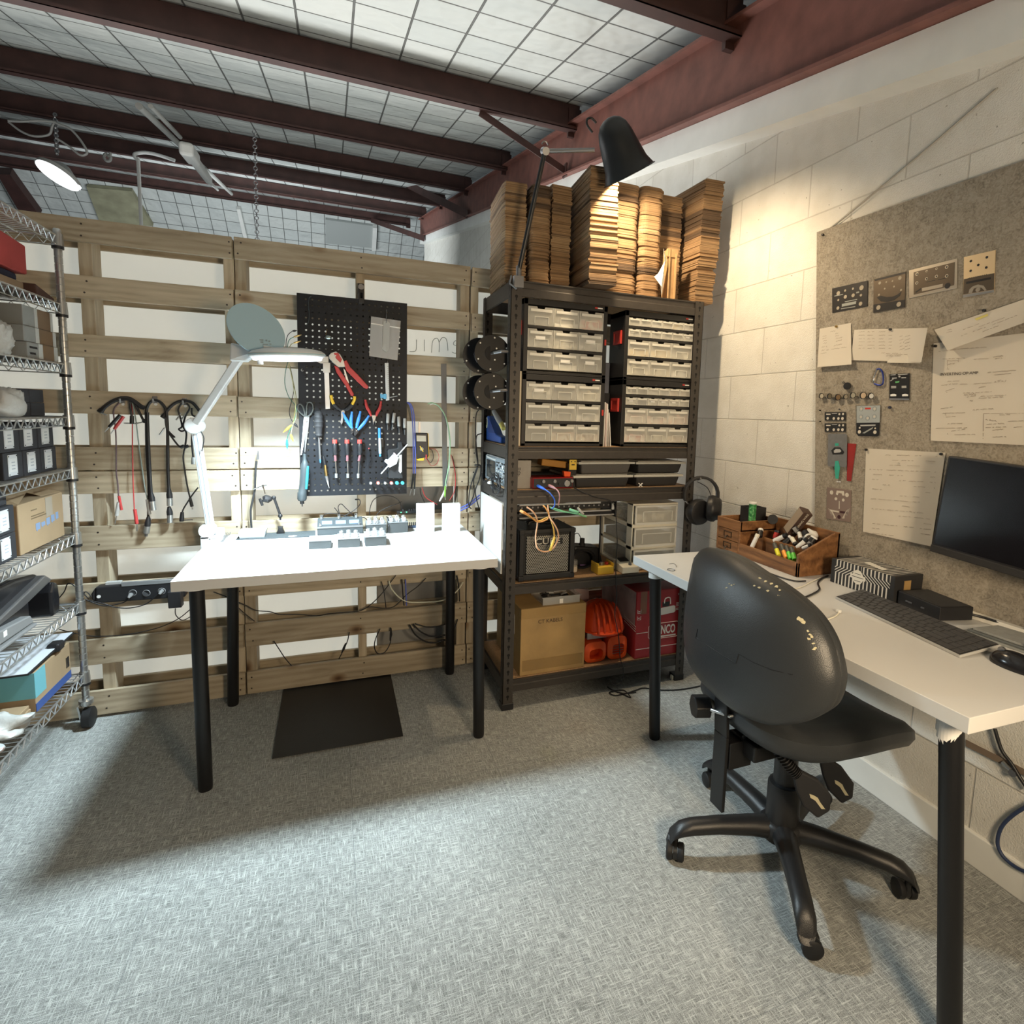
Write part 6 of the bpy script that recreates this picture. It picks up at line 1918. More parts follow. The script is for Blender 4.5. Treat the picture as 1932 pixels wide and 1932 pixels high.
pliers('left blue handled side cutter of the pair in the middle of the pegboard',mHB,[(1190,1095),(1205,1130),(1228,1175),(1255,1215),(1278,1250)],[(1276,1095),(1272,1130),(1268,1165),(1268,1200),(1276,1245)],(1278,1262),[(1258,1240),(1296,1240),(1292,1285),(1278,1300),(1262,1285)],name='side_cutter',tipm=mBK)
pliers('right blue handled side cutter of the pair in the middle of the pegboard',mHB,[(1352,1090),(1345,1125),(1335,1165),(1325,1205),(1316,1245)],[(1430,1130),(1410,1165),(1385,1200),(1355,1235),(1330,1262)],(1318,1268),[(1300,1250),(1342,1262),(1328,1292),(1300,1322),(1292,1300)],name='side_cutter',tipm=mBK)
# scissors
t=tool('scissors','dark handled scissors hanging at the left edge of the pegboard','scissors',(850,1300))
for ring_px in([(845,1140),(820,1120),(785,1085),(778,1045),(800,1025),(825,1045),(840,1090),(850,1140)],[(860,1140),(862,1080),(865,1030),(885,1008),(915,1025),(920,1075),(900,1120),(866,1142)]):
 bob('handle',MB().tube([G(x,y,.010) for x,y in ring_px],.0035,8,4),mat('scissor_grip',(.07,.075,.07),.5),t,sf=60)
bob('blade',ppr([(838,1130),(866,1130),(862,1200),(835,1400),(818,1490),(806,1490),(825,1300)],.006,.009),mPW,t,bv=.0006)
bob('blade',ppr([(846,1130),(888,1135),(882,1230),(862,1380),(850,1470),(842,1460),(850,1250)],.009,.012),mDS,t,bv=.0006)
bob('pivot',MB().cyl(G(860,1180,.012),G(860,1180,.015),.003,12),mST,t)
# big ratchet driver
t=tool('screwdriver','large black screwdriver with a ribbed grip at the left of the pegboard','screwdriver',(980,1450))
gp=[]
for i in range(13):
 u=i/12
 gp.append((G(968+6*u,1085+245*u,.024),.0165*(.55 if i in(0,12) else 1)*(1.12 if i%2 else .95)*(.85+.3*sin(pi*min(1,u*1.3)))))
bob('grip',MB().tube([p for p,_ in gp],[r for _,r in gp],14),mBM,t,sf=35)
bob('shaft',MB().cyl(G(974,1330,.024),G(986,1530,.022),.0050,10),mDS,t,sf=40)
bob('tip',MB().cyl(G(986,1530,.022),G(988,1562,.022),.0045,8,.002),mHB,t,sf=40)
# three red capped screwdrivers
for i,x in enumerate((1118,1230,1345)):
 t=tool('screwdriver',['red capped screwdriver, leftmost of the three in a row','red capped screwdriver, middle one of the three in a row','red capped screwdriver, rightmost of the three in a row'][i],'screwdriver',(x,1500))
 t['group']='red capped screwdrivers'
 dx=14 if i==0 else(8 if i==1 else -12)
 bob('cap',MB().cyl(G(x,1350,.018),G(x+1,1385,.018),.0098,16),mat('cap_red',(.75,.06,.05),.4),t,sf=40,bv=.001)
 bob('grip',MB().tube([G(x+1,1385,.018),G(x+2,1400,.018),G(x+3,1440,.018),G(x+4,1470,.018),G(x+5,1490,.018)],[.0085,.0108,.0100,.0105,.0070],14),mBK,t,sf=40)
 bob('collar',MB().cyl(G(x+5,1490,.018),G(x+dx*.55,1545,.018),.0058,12),mat('collar_maroon',(.16,.07,.08),.5),t,sf=40)
 bob('shaft',MB().cyl(G(x+dx*.55,1545,.018),G(x+dx,1660,.018),.0034,10),mST,t,sf=40)
 bob('ferrule',MB().cyl(G(x+dx,1660,.018),G(x+dx,1698,.018),.0062,12),m_alu,t,sf=40)
 bob('holder',MB().box(G(x,1420).x-.008,G(x,1420).x+.008,YB-.012,YB-.0005,G(x,1440).z,G(x,1425).z),mBK,t)
 # four small drivers
for i,(x,y0,y1,dx) in enumerate(((1603,1112,1262,-4),(1662,1106,1262,-22),(1702,1140,1292,4),(1756,1155,1306,0))):
 t=tool('precision_driver',['grey handled precision driver, leftmost of four on the right of the pegboard','tilted grey handled precision driver, second of four on the pegboard','grey handled precision driver, third of four on the pegboard','grey handled precision driver by the right edge, last of four on the pegboard'][i],'screwdriver',(x,1200))
 t['group']='precision drivers'
 ym=y0+(y1-y0)*.58
 bob('handle',MB().tube([G(x,y0,.016),G(x+dx*.05,y0+8,.016),G(x+dx*.55,ym,.016)],[.0058,.0072,.0068],12),mLG,t,sf=40)
 bob('collar',MB().cyl(G(x+dx*.55,ym,.016),G(x+dx*.7,ym+18,.016),.0062,12),mBK,t,sf=40)
 bob('tip',MB().cyl(G(x+dx*.7,ym+18,.016),G(x+dx,y1,.016),0.0038,8,.0028),mST,t,sf=40)
 bob('holder',MB().box(G(x,1200).x-.007,G(x,1200).x+.007,YB-.011,YB-.0005,G(x,ym+14).z,G(x,ym+4).z),mBK,t)
 # marker
t=tool('marker','blue and white marker pen right of centre on the pegboard','marker',(1530,1400))
bob('cap',MB().cyl(G(1525,1242,.014),G(1528,1335,.014),.0062,14),mHB,t,sf=40,bv=.001)
bob('barrel',MB().cyl(G(1528,1335,.014),G(1533,1478,.014),.0058,14),mat('pale_blue_barrel',(.55,.70,.85),.45),t,sf=40,bv=.001)
bob('end_cap',MB().cyl(G(1533,1478,.014),G(1534,1503,.014),.0046,14),mHB,t,sf=40)
bob('clip_holder',MB().box(G(1515,1360).x,G(1560,1360).x,YB-.009,YB-.0005,G(1530,1415).z,G(1530,1345).z),mBK,t)
# tiny pick
t=tool('pick','tiny black pick with a red end right of the red capped screwdrivers','pick',(1430,1500))
bob('shaft',MB().tube([G(1428,1440,.010),G(1424,1500,.010),G(1420,1590,.010)],.0016,6).tube([G(1428,1440,.010),G(1440,1510,.010),G(1436,1590,.010)],.0012,6),mBK,t,sf=50)
bob('end',MB().ball(G(1430,1430,.010),.003,6),mat('cap_red',(.75,.06,.05),.4),t,sf=50)
# printed clamp tool
t=tool('printed_clamp','white printed clamp with a slanting rod at the lower right of the pegboard','clamp',(1650,1550))
bob('bracket',ppr([(1600,1440),(1690,1425),(1690,1370),(1725,1370),(1740,1420),(1735,1700),(1605,1700)],.001,.022),mBM,t,bv=.003)
bob('rod',MB().cyl(G(1540,1662,.032),G(1780,1395,.032),.0028,10),mPW,t,sf=40)
bob('body',ppr([(1580,1555),(1650,1480),(1700,1510),(1680,1570),(1620,1600)],.026,.040),mat('printed_grey',(.62,.66,.68),.5),t,bv=.002)
bob('wheel',MB().cyl(G(1590,1545,.026),G(1590,1545,.038),.0085,10),mPW,t,bv=.001)
bob('wheel',MB().cyl(G(1620,1590,.026),G(1620,1590,.040),.0065,8),mPW,t,bv=.001)
bob('pin',MB().cyl(G(1655,1470,.03),G(1690,1505,.03),.0030,8),mat('pale_pink',(.75,.55,.58),.5),t,sf=40)
bob('rail',ppr([(1700,1490),(1728,1486),(1728,1640),(1715,1655),(1702,1640)],.022,.030),mPW,t,bv=.001)
# craft knife
t=tool('craft_knife','black and gold craft knife hanging below the ribbed screwdriver','knife',(1045,1650))
bob('handle',MB().tube([G(1015,1500,.014),G(1022,1540,.014),G(1030,1580,.014)],[.0052,.0064,.0056],10),mBK,t,sf=40)
bob('barrel',MB().tube([G(1030,1580,.014),G(1034,1620,.014),G(1042,1680,.014)],[.0056,.0072,.0066],12),m_brass,t,sf=40)
bob('knurl',MB().cyl(G(1042,1682,.014),G(1050,1720,.014),.0072,12),mDS,t,sf=30)
bob('nib',MB().cyl(G(1050,1720,.014),G(1068,1790,.014),.0054,10,.001),m_alu,t,sf=40)
# electric screwdriver
t=tool('electric_screwdriver','black and teal electric screwdriver hanging over the left edge of the pegboard','screwdriver',(835,1700))
bp_=[(843,1480,.0036),(845,1530,.0044),(846,1552,.0062),(846,1575,.0088),(842,1650,.0100),(836,1750,.0100),(826,1830,.0100),(822,1835,.0108),(820,1890,.0108),(820,1905,.0085)]
bob('body',MB().tube([G(x,y,.022) for x,y,_ in bp_],[r*1.75 for _,_,r in bp_],20),mat('driver_charcoal',(.035,.045,.05),.5),t,sf=40)
bob('stripe',MB().tube([G(872,1590,.030),G(866,1700,.034),G(858,1800,.033)],[.006,.0075,.006],8),m_teal,t,sf=50)
bob('chuck',MB().cyl(G(820,1905,.022),G(822,1935,.022),.0085,12).cyl(G(822,1935,.022),G(822,1960,.022),.003,8,.0015),mBK,t,sf=40)
bob('ring',MB().torus(G(848,1520,.022),.0052,.0012,'z',14,6),mST,t,sf=60)
# push knobs in a row at the bottom
for i,(x,col_,lab) in enumerate(((1443,(.03,.03,.03),'black knob with a white top, first of six in the bottom row of the pegboard'),(1510,(.35,.09,.07),'reddish knob, second of six in the bottom row of the pegboard'),(1573,(.03,.03,.03),'black knob with a white top, third of six in the bottom row of the pegboard'),(1630,(.33,.08,.07),'reddish knob, fourth of six in the bottom row of the pegboard'),(1680,(.05,.42,.52),'turquoise knob, fifth of six in the bottom row of the pegboard'),(1730,(.05,.42,.52),'turquoise knob by the right edge, last of six in the bottom row'))):
 c_=G(x,1738,0)
 t=tng('tool_peg',lab,'peg',(c_.x,YB,c_.z),'knobs along the bottom of the pegboard')
 bob('stem',MB().cyl((c_.x,YB,c_.z),(c_.x,YB-.03,c_.z),.0022,8),mDS,t)
 bob('head',MB().cyl((c_.x,YB-.018,c_.z),(c_.x,YB-.034,c_.z),.0078,18),mat('knob_%d'%(i if i<2 else(0 if i==2 else(1 if i==3 else 4))),col_,.4),t,sf=40,bv=.001)
 if i<4:
  bob('top_disc',MB().cyl((c_.x,YB-.034,c_.z),(c_.x,YB-.0352,c_.z),.0050,14),mPW,t)
  # zip bag with card
t=tool('zip_bag','clear zip bag with a grey card hanging at the upper right of the pegboard','bag',(1575,420))
q=[G(1450,226,.018),G(1720,268,.018),G(1690,627,.018),G(1432,588,.018)]
bob('film',MB().slab(q,.0016,(0,-1,0)),clear_mat('bag_film',(.75,.76,.76),.42,.25),t)
q2=[G(1450,285,.0195),G(1716,328,.0195),G(1715,338,.0195),G(1449,296,.0195)]
bob('zip_strip',MB().slab(q2,.0012,(0,-1,0)),mPW,t)
q3=[G(1562,272,.0215),G(1600,268,.0215),G(1622,290,.0215),G(1612,520,.0215),G(1595,560,.0215),G(1550,525,.0215)]
bob('card',MB().add(q3+[p+Vector((0,.0015,0)) for p in q3],[tuple(range(6)),tuple(range(11,5,-1))]+[(i,6+i,6+(i+1)%6,(i+1)%6) for i in range(6)]),mat('card_grey',(.42,.42,.40),.6),t)
for x,y in((1490,500),(1530,520),(1640,530),(1665,545),(1500,560)):
 a=G(x,y,.0135)
 bob('dark_piece',MB().cbox(a,(.018,.004,.016)),mBM,t,bv=.003)
bob('hook',MB().tube([G(1590,165,.002),G(1588,230,.016),G(1592,275,.026),G(1585,285,.03)],.0012,6,4),mDS,t,sf=60)
# hanging scale with blue slider
t=tool('slide_gauge','white slide gauge with a blue slider hanging under the zip bag','gauge',(1597,820))
bob('scale',ppr([(1573,652),(1607,650),(1616,990),(1584,996)],.005,.010),mat('scale_white',(.72,.78,.82),.4),t,bv=.001)
for k in range(16):
 y=680+18*k
 bob('tick',ppr([(1598+k*.4,y),(1607+k*.4,y),(1607+k*.4,y+4),(1598+k*.4,y+4)],.010,.0104),mGR,t)
bob('slider',ppr([(1560,932),(1590,932),(1592,978),(1562,980)],.010,.016),mat('sky_blue',(.10,.42,.68),.45),t,bv=.001)
bob('tail',ppr([(1532,930),(1560,940),(1560,968),(1535,975)],.008,.012),mat('sky_blue',(.10,.42,.68),.45),t)
bob('arm',MB().cyl(G(1620,965,.01),G(1690,952,.01),.0018,8),mST,t)
bob('hook',MB().tube([G(1598,600,.002),G(1600,630,.012),G(1592,656,.010)],.0012,6,3),mDS,t,sf=60)
# loupe disc on its chain
t=tool('loupe','small silver green loupe hanging near the top of the pegboard','loupe',(1060,415))
lc=G(1060,418,.016)
bob('lens_ring',MB().ball(lc,.0135,10,(1,.5,.62)),mat('loupe_metal',(.42,.50,.48),.25,.9),t,sf=60)
bob('seam',MB().torus((lc.x,lc.y-.0002,lc.z),0.0132,.0009,'z',20,5),mBK,t,sf=60)
bob('chain',MB().tube([G(1046,340,.002),G(1046,360,.010),G(1036,395,.014)],.0010,6,3),m_brass,t,sf=60)
# small key fob
t=tool('key_fob','small silver key fob with a black wheel at the left of the pegboard','fob',(835,750))
bob('clip',MB().tube([G(822,705,.006),G(812,715,.010),G(826,728,.010),G(832,720,.008)],.0020,8,3),mST,t,sf=60)
bob('strap',MB().cyl(G(826,728,.010),G(846,765,.010),.0024,8),mBK,t)
bob('wheel',MB().torus(G(852,782,.010),.0040,.0022,'y',18,8),mBK,t,sf=60)
# dark strap on the board
t=bob('strap',ptube([(905,46),(885,60),(878,120),(886,200),(880,270),(862,305)],.0018,.004),mat('dark_strap',(.035,.05,.06),.6),sf=60)
tag(t,'thin dark strap hanging at the top left of the pegboard','strap')
# crocodile clip leads at the left edge
for i,(lb,c_,m_,wire,e0,e1) in enumerate((('black crocodile clip lead, uppermost of those on the left edge of the pegboard',(775,355),mBK,[(735,360),(690,400),(675,480),(685,600),(715,700),(745,860),(735,960),(705,1080),(715,1150),(740,1195)],(740,1195),(785,1240)),('tan crocodile clip lead ending in a green clip left of the pegboard',(815,395),m_brass,[(745,415),(705,440),(688,500),(692,620),(668,740),(665,850),(700,960),(760,1040),(770,1100),(740,1200),(700,1290),(683,1350)],(683,1350),(684,1440)),('tan crocodile clip lead ending in a yellow clip left of the pegboard',(812,450),m_brass,[(745,470),(715,490),(700,560),(705,680),(735,800),(765,950),(760,1050),(750,1140),(735,1210)],(728,1215),(648,1285)))):
 t=tool('crocodile_lead',lb,'cable',wire[4])
 t['group']='crocodile clip leads'
 bob('clip',MB().tube([G(*c_,.008),G((c_[0]+wire[0][0])/2,(c_[1]+wire[0][1])/2,.010),G(*wire[0],.010)],[.0012,.0042,.0032],8),m_,t,sf=50)
 bob('lead',MB().tube([G(x,y,.006+.004*i) for x,y in wire],.0015,6,5),[mBK,mat('green_wire',(.03,.16,.12),.5),mat('olive_wire',(.30,.28,.10),.5)][i],t,sf=60)
 bob('end_clip',MB().tube([G(*e0,.010),G((e0[0]+e1[0])/2,(e0[1]+e1[1])/2,.011),G(*e1,.010)],[.0030,.0055,.0012],8),[mBK,m_teal,m_hyel][i],t,sf=50)
t=tool('crocodile_lead','pale yellow crocodile lead with a short yellow clip left of the scissors','cable',(740,900))
t['group']='crocodile clip leads'
bob('lead',MB().tube([G(x,y,.018) for x,y in((700,640),(725,780),(745,900),(760,1030),(765,1150),(735,1220),(720,1300))],.0011,6,5),mat('pale_wire',(.55,.55,.32),.5),t,sf=60)
bob('end_clip',MB().tube([G(718,1300,.018),G(728,1335,.018),G(742,1368,.018)],[.003,.005,.0012],8),m_hyel,t,sf=50)
# ------------------------------------------------------------------ on the right part of the pallet: gauges, meter, cables
def wl(x,y,off=.004):
 return P(760+x/3.64,660+y/3.64,'y',-off)
o=bob('steel_ruler',MB().slab([wl(262,95),wl(300,95),wl(306,945),wl(274,945)],.0012,(0,-1,0)),mat('ruler_steel',(.11,.115,.12),.45,.2))
tag(o,'long grey steel ruler hung on the pallet right of the pegboard','ruler')
t=tng('multimeter','black and yellow multimeter hung on the pallet right of the pegboard','multimeter',wl(130,660,.02))
bob('body',MB().slab([wl(86,570,.034),wl(172,572,.034),wl(178,735,.034),wl(94,752,.034)],.030,(0,-1,0)),mBK,t,bv=.004)
bob('holster',MB().slab([wl(80,570,.030),wl(92,568,.030),wl(102,758,.030),wl(90,752,.030)],.024,(0,-1,0)).slab([wl(166,570,.030),wl(176,574,.030),wl(182,735,.030),wl(172,745,.030)],.024,(0,-1,0)).slab([wl(98,742,.031),wl(150,738,.031),wl(145,762,.031),wl(100,762,.031)],.024,(0,-1,0)),m_hyel,t,bv=.002)
bob('display',MB().slab([wl(94,588,.0352),wl(158,590,.0352),wl(160,630,.0352),wl(95,628,.0352)],.001,(0,-1,0)),mat('lcd_grey',(.30,.30,.25),.3),t)
bob('dial',MB().cyl(wl(130,682,.034),wl(130,682,.039),.0085,20),mDS,t,sf=40)
bob('dial_pointer',MB().bar(wl(118,662,.041),wl(140,700,.041),.0032,.004),m_hyel,t,bv=.001)
bob('hanging_hook',MB().slab([wl(108,495,.012),wl(121,495,.012),wl(122,572,.012),wl(106,572,.012)],.008,(0,-1,0)),mDS,t)
bob('test_lead',MB().tube([wl(165,745,.03),wl(190,775,.022),wl(210,740,.016),wl(200,690,.012),wl(170,680,.012)],.0014,6,5),mBK,t,sf=60)
bob('test_lead',MB().tube([wl(160,740,.03),wl(195,795,.022),(wl(235,780,.016)),wl(248,730,.012),wl(225,685,.010),wl(180,678,.010)],.0012,6,5),mHR,t,sf=60)
bob('plug',MB().cyl(wl(162,720,.034),wl(160,752,.036),.0035,10),mHR,t,sf=40)
m_viol=mat('violet_blue_cable',(.10,.14,.55),.45)
for i,(dx,lb) in enumerate(((0,'left violet blue cable hanging beside the right edge of the pegboard'),(14,'right violet blue cable hanging beside the right edge of the pegboard'))):
 t=tng('patch_lead',lb,'cable',wl(75+dx,600,.03),'violet blue cables beside the pegboard')
 bob('lead',MB().tube([wl(22+dx*.3,362,.05),wl(45+dx*.7,375,.045),wl(62+dx,440,.035),wl(70+dx*.9,560,.03),wl(72+dx,700,.03),wl(72+dx,850,.03)],.0028,8,6),m_viol,t,sf=60)
 bob('plug',MB().tube([wl(72+dx,850,.03),wl(68+dx,890,.03),wl(58+dx*1.6,955,.03)],[.0038,.0045,.0036],10),mBM,t,sf=50)
 bob('plug_tip',MB().cyl(wl(58+dx*1.6,955,.03),wl(48+dx*2,1000,.03),.0018,8),mST,t,sf=50)
m_limew=mat('lime_white_cable',(.35,.60,.36),.45)
t=tng('patch_lead','pale green cable arching down the pallet over the steel ruler','cable',wl(300,600,.02),'cables arched over the ruler')
bob('lead',MB().tube([wl(172,372,.004),wl(200,364,.02),wl(245,385,.022),(wl(290,450,.022)),wl(318,560,.022),wl(325,680,.022),wl(312,820,.022),wl(296,900,.022),wl(292,935,.022)],.0026,8,6),m_limew,t,sf=60)
bob('plug',MB().tube([wl(292,935,.022),wl(290,980,.024),wl(290,1010,.024)],[.004,.0045,.003],10),mat('lime_plug',(.25,.55,.08),.45),t,sf=50)
bob('plug_tip',MB().cyl(wl(290,1010,.024),wl(292,1030,.024),.0016,8),mST,t,sf=50)
t=tng('patch_lead','white cable arching down the pallet beside the pale green one','cable',wl(300,600,.02),'cables arched over the ruler')
bob('lead',MB().tube([wl(185,378,.004),wl(215,372,.014),wl(255,398,.014),wl(295,470,.014),wl(316,600,.014),wl(322,720,.014),wl(318,850,.014),wl(296,950,.014)],.0024,8,6),mPW,t,sf=60)
bob('plug',MB().tube([wl(296,950,.014),wl(275,1000,.016),wl(252,1040,.016)],[.004,.005,.0035],10),mPW,t,sf=50)
cbl('lead',[wl(330,720,.005),wl(350,790,.006),wl(362,880,.006),wl(355,970,.008),wl(320,1035,.012)],.0018,mHR,'thin red lead hanging on the pallet right of the steel ruler')
cbl('lead',[wl(340,730,.004),wl(355,800,.004),wl(366,900,.004),wl(358,1030,.006)],.0016,mBK,'thin black lead hanging on the pallet right of the steel ruler')
cbl('lead',[wl(118,950,.006),wl(122,985,.006),wl(140,1030,.008),wl(150,1050,.010)],.0020,mBK,'thin dark lead on the pallet behind the left folded card')
cbl('lead',[wl(132,945,.006),wl(150,1000,.006),wl(180,1030,.008),wl(235,1062,.010)],.0020,mHR,'thin red lead on the pallet behind the left folded card')
# black cables beside the back post of the shelving
for i,(px,lb) in enumerate((([(530,405),(505,440),(498,540),(505,660),(515,760),(512,800),(490,860),(460,960),(452,1060),(470,1092)],'black lead falling from the spools along the back post, leftmost'),([(582,575),(530,578),(505,600),(502,700),(515,790),(500,850),(485,900),(490,980),(470,1040),(452,1085)],'black lead from the soldering station gathered in the bundle by the back post'),([(515,790),(535,800),(528,880),(500,960),(505,1020),(520,1080),(516,1092)],'black lead right of the gathered bundle by the back post'))):
 cbl('lead',[wl(x,y,.03+.006*i) for x,y in px],.0028,mBK,lb,group='black leads by the back post')
t=bob('cable_tie',MB().torus(wl(512,792,.036),.012,.003,'z',16,6),mBK,sf=60)
tag(t,'black tie gathering the leads by the back post','cable tie')
for i in range(2):
 cbl('lead',[P(x,y+i*5,'y',v) for x,y,v in((852,968,-.01),(870,958,-.02),(885,950,-.02),(905,934,-.01))],.0035,m_viol,['upper blue cable slanting towards the shelving behind the right folded card','lower blue cable slanting towards the shelving behind the right folded card'][i],group='blue cables behind the folded cards')
 # ------------------------------------------------------------------ hanging cables on the left pallet
def hg(x,y,off=.012):
 return P(160+x/3.767,730+y/3.767,'y',-off)
for i,(x,y) in enumerate(((270,95),(500,95),(710,108))):
 c_=hg(x,y,0)
 t=tng('wall_hook',['grey adhesive wall hook at the left of three on the pallet','grey adhesive wall hook in the middle of three on the pallet','grey adhesive wall hook at the right of three on the pallet'][i],'hook',(c_.x,0,c_.z),'cable hooks on the left pallet')
 bob('plate',MB().box(c_.x-.009,c_.x+.009,-.004,-.0002,c_.z-.012,c_.z+.016),mGR,t,bv=.002)
 bob('peg',MB().tube([(c_.x,-.003,c_.z-.004),(c_.x,-.030,c_.z-.006),(c_.x,-.034,c_.z+.006)],[.0045,.0040,.0035],8),mGR,t,sf=50)
 bob('button',MB().cyl((c_.x+.003,-.003,c_.z-.016),(c_.x+.003,-.010,c_.z-.016),.005,14),mPW,t,sf=40)
def plugged(name,label,pts,r,m,ends,group,off=.014):
 t=tng(name,label,'cable',hg(*pts[0],off),group)
 bob('lead',MB().tube([hg(x,y,off) for x,y in pts],r*1.3,8,6),m,t,sf=60)
 for nm,a,e_,r0,r1,mm in ends:
  bob(nm,MB().tube([hg(*a,off),hg((a[0]*.4+e_[0]*.6),(a[1]*.4+e_[1]*.6),off),hg(*e_,off)],[r0*1.35,max(r0,r1)*1.35,r1*1.35],10),mm,t,sf=50)
 return t
CG='cables hung on the left hook'
for k in range(3):
 plugged('audio_cable',['thick black cable over the left hook, uppermost','thick black cable over the left hook, in the middle of three','thick black cable over the left hook, lowest of three'][k],[(112+6*k,165+4*k),(150,130+5*k),(205,95+5*k),(265,76+6*k),(320,80+6*k),(370,110+7*k),(408,140+6*k)],.0042,mBK,[('plug',(118+6*k,158+4*k),(100+14*k,178+4*k),.005,.006,mBK),('plug_tip',(100+14*k,178),(150+8*k,200),.0015,.0015,mST)] if k<2 else[('plug',(400,135),(425,152),.005,.006,mBK)],CG,.014+.006*k)
plugged('test_cable','grey maroon test cable with black and red plugs, leftmost of the thin hanging cables',[(250,110),(212,150),(205,200),(218,300),(224,450),(224,600),(236,700),(240,800)],.0020,mat('mauve_cable',(.12,.075,.085),.5),[('plug',(250,200),(172,285),.0045,.0040,mBK),('plug',(275,210),(210,300),.0045,.0040,mHR),('plug_tip',(172,285),(140,322),.0014,.0010,mST),('plug_tip',(210,300),(180,338),.0014,.0010,mST),('plug',(240,820),(225,915),.0042,.0048,mLG),('plug',(242,775),(262,875),.0035,.0035,mHR),('plug_tip',(225,915),(215,970),.0018,.0014,mST)],CG,.012)
plugged('test_cable','thin red cable with a red plug hanging from the left hook',[(335,100),(338,200),(338,350),(340,520),(344,700),(352,870)],.0016,mHR,[('plug',(355,870),(370,972),.0042,.0046,mHR),('plug_tip',(370,972),(372,1025),.0018,.0015,mST)],CG,.016)
plugged('test_cable','thin grey green cable slanting from the left hook to a grey plug',[(335,105),(362,230),(380,380),(405,560),(428,720),(445,800)],.0017,mat('greygreen_cable',(.22,.27,.25),.5),[('plug',(443,800),(460,905),.0042,.0045,mLG),('plug_tip',(460,905),(472,945),.0016,.0014,mST)],CG,.022)
plugged('jack_cable','short black cable with an angled jack beside the left hook',[(320,90),(325,150),(335,215)],.0032,mBK,[('plug',(335,205),(335,262),.005,.0055,mBK),('plug_tip',(335,258),(278,258),.0020,.0016,mST)],CG,.020)
plugged('jack_cable','short black cable with a jack pointing at the middle hook',[(350,110),(385,175),(415,235)],.0034,mBK,[('plug',(415,235),(432,250),.0055,.0055,mBK),('plug_tip',(432,247),(352,262),.0019,.0016,mST)],CG,.024)
m_xlr=mat('xlr_silver',(.42,.42,.41),.35,.8)
t=plugged('microphone_cable','thick black microphone cable doubled over the middle hook',[(452,930),(455,700),(442,450),(438,250),(440,160),(465,110),(505,95),(545,115),(575,160),(572,210)],.0042,mBK,[('connector_boot',(452,925),(445,990),.0045,.0080,mBK),('connector',(445,985),(438,1040),.0078,.0082,m_xlr),('connector_pin',(438,1040),(436,1062),.0040,.0035,mDS)],'cables hung on the middle hook',.018)
plugged('microphone_cable','second black microphone cable hanging from the middle hook, plug higher up',[(472,760),(462,600),(452,400),(446,250),(446,180)],.0046,mBK,[('connector_boot',(472,752),(480,815),.0045,.0078,mBK),('connector',(480,812),(488,876),.0080,.0082,m_xlr)],'cables hung on the middle hook',.030)
plugged('microphone_cable','black microphone cable over the right hook with stacked plugs',[(556,215),(600,150),(650,112),(705,98),(760,110),(800,150),(830,195)],.0046,mBK,[('plug',(575,190),(550,218),.0055,.0065,mBK),('plug',(815,175),(838,205),.0055,.0062,mBK)],'cables hung on the right hook',.018)
plugged('microphone_cable','straight black microphone cable hanging between middle and right hooks',[(580,170),(588,300),(590,450),(592,600),(598,730)],.0044,mBK,[('connector_boot',(598,722),(603,790),.0045,.0080,mBK),('connector',(603,785),(605,845),.0078,.0080,m_xlr),('connector_boot',(598,850),(605,910),.0040,.0080,mBK),('connector',(605,905),(606,965),.0078,.0075,m_xlr)],'cables hung on the right hook',.024)
plugged('jack_cable','thin black cable hanging from the right hook with a barrel plug',[(712,430),(700,500),(712,600),(728,700),(748,790)],.0024,mBK,[('plug',(748,790),(762,850),.0040,.0046,mBK),('plug_tip',(762,850),(768,870),.0018,.0016,mST)],'cables hung on the right hook',.020)
plugged('jack_cable','thin black cable with an angled jack crossing low beside the lamp arm',[(805,715),(770,760),(730,820),(700,870),(692,900)],.0022,mBK,[('plug',(692,890),(688,955),.0045,.0062,mBK),('plug_tip',(690,948),(768,944),.0018,.0015,mST)],'cables hung on the right hook',.026)
for k,(pts,lb) in enumerate((([(690,115),(665,160),(678,215),(690,280),(668,300),(690,315),(720,300),(700,280)],'knotted black lead on the right hook, left of the tangle'),([(725,115),(745,150),(715,210),(700,280),(722,330),(712,430)],'black lead running through the tangle on the right hook'),([(572,220),(585,300),(640,360),(600,330),(650,400),(680,430)],'black lead looping low left of the tangle on the right hook'),([(760,150),(765,200),(820,230),(770,300),(760,380),(770,500)],'black lead at the right of the tangle, by the lamp elbow'))):
 plugged('patch_lead',lb,pts,.0026,mBK,[('plug',(pts[-1][0],pts[-1][1]),(pts[-1][0]+(25 if k!=3 else 0),pts[-1][1]+(-12 if k!=3 else 50)),.0045,.0050,mBK if k<3 else mLG),('plug_tip',(pts[0][0]-5,pts[0][1]+70),(pts[0][0]-40,pts[0][1]+120),.0022,.0022,m_xlr)],'tangled leads on the right hook',.028+.006*k)
 # power strip with plugs on the left pallet
t=tng('power_strip','black power strip fixed along the pallet left of the workbench','power strip',P(260,1120,'y',-.02))
def ps(x,y,off):
 return P(x/4.293,1000+y/4.293,'y',-off)
bob('body',MB().slab([ps(770,465,.05),ps(1500,398,.05),ps(1500,545,.05),ps(770,598,.05)],.046,(0,-1,0)).slab([ps(735,520,.048),ps(772,465,.048),ps(772,598,.048),ps(740,560,.048)],.044,(0,-1,0)),mBK,t,bv=.008,seg=3)
bob('cover_strip',MB().slab([ps(980,425,.052),ps(1480,396,.052),ps(1480,420,.052),ps(985,458,.052)],.01,(0,-1,0)),mGR,t)
bob('white_top',MB().slab([ps(850,425,.03),ps(980,415,.03),ps(975,445,.03),ps(850,458,.03)],.02,(0,-1,0)),mLG,t,bv=.002)
bob('switch',MB().cyl(ps(800,540,.05),ps(800,540,.056),.0065,16),mLG,t,sf=40)
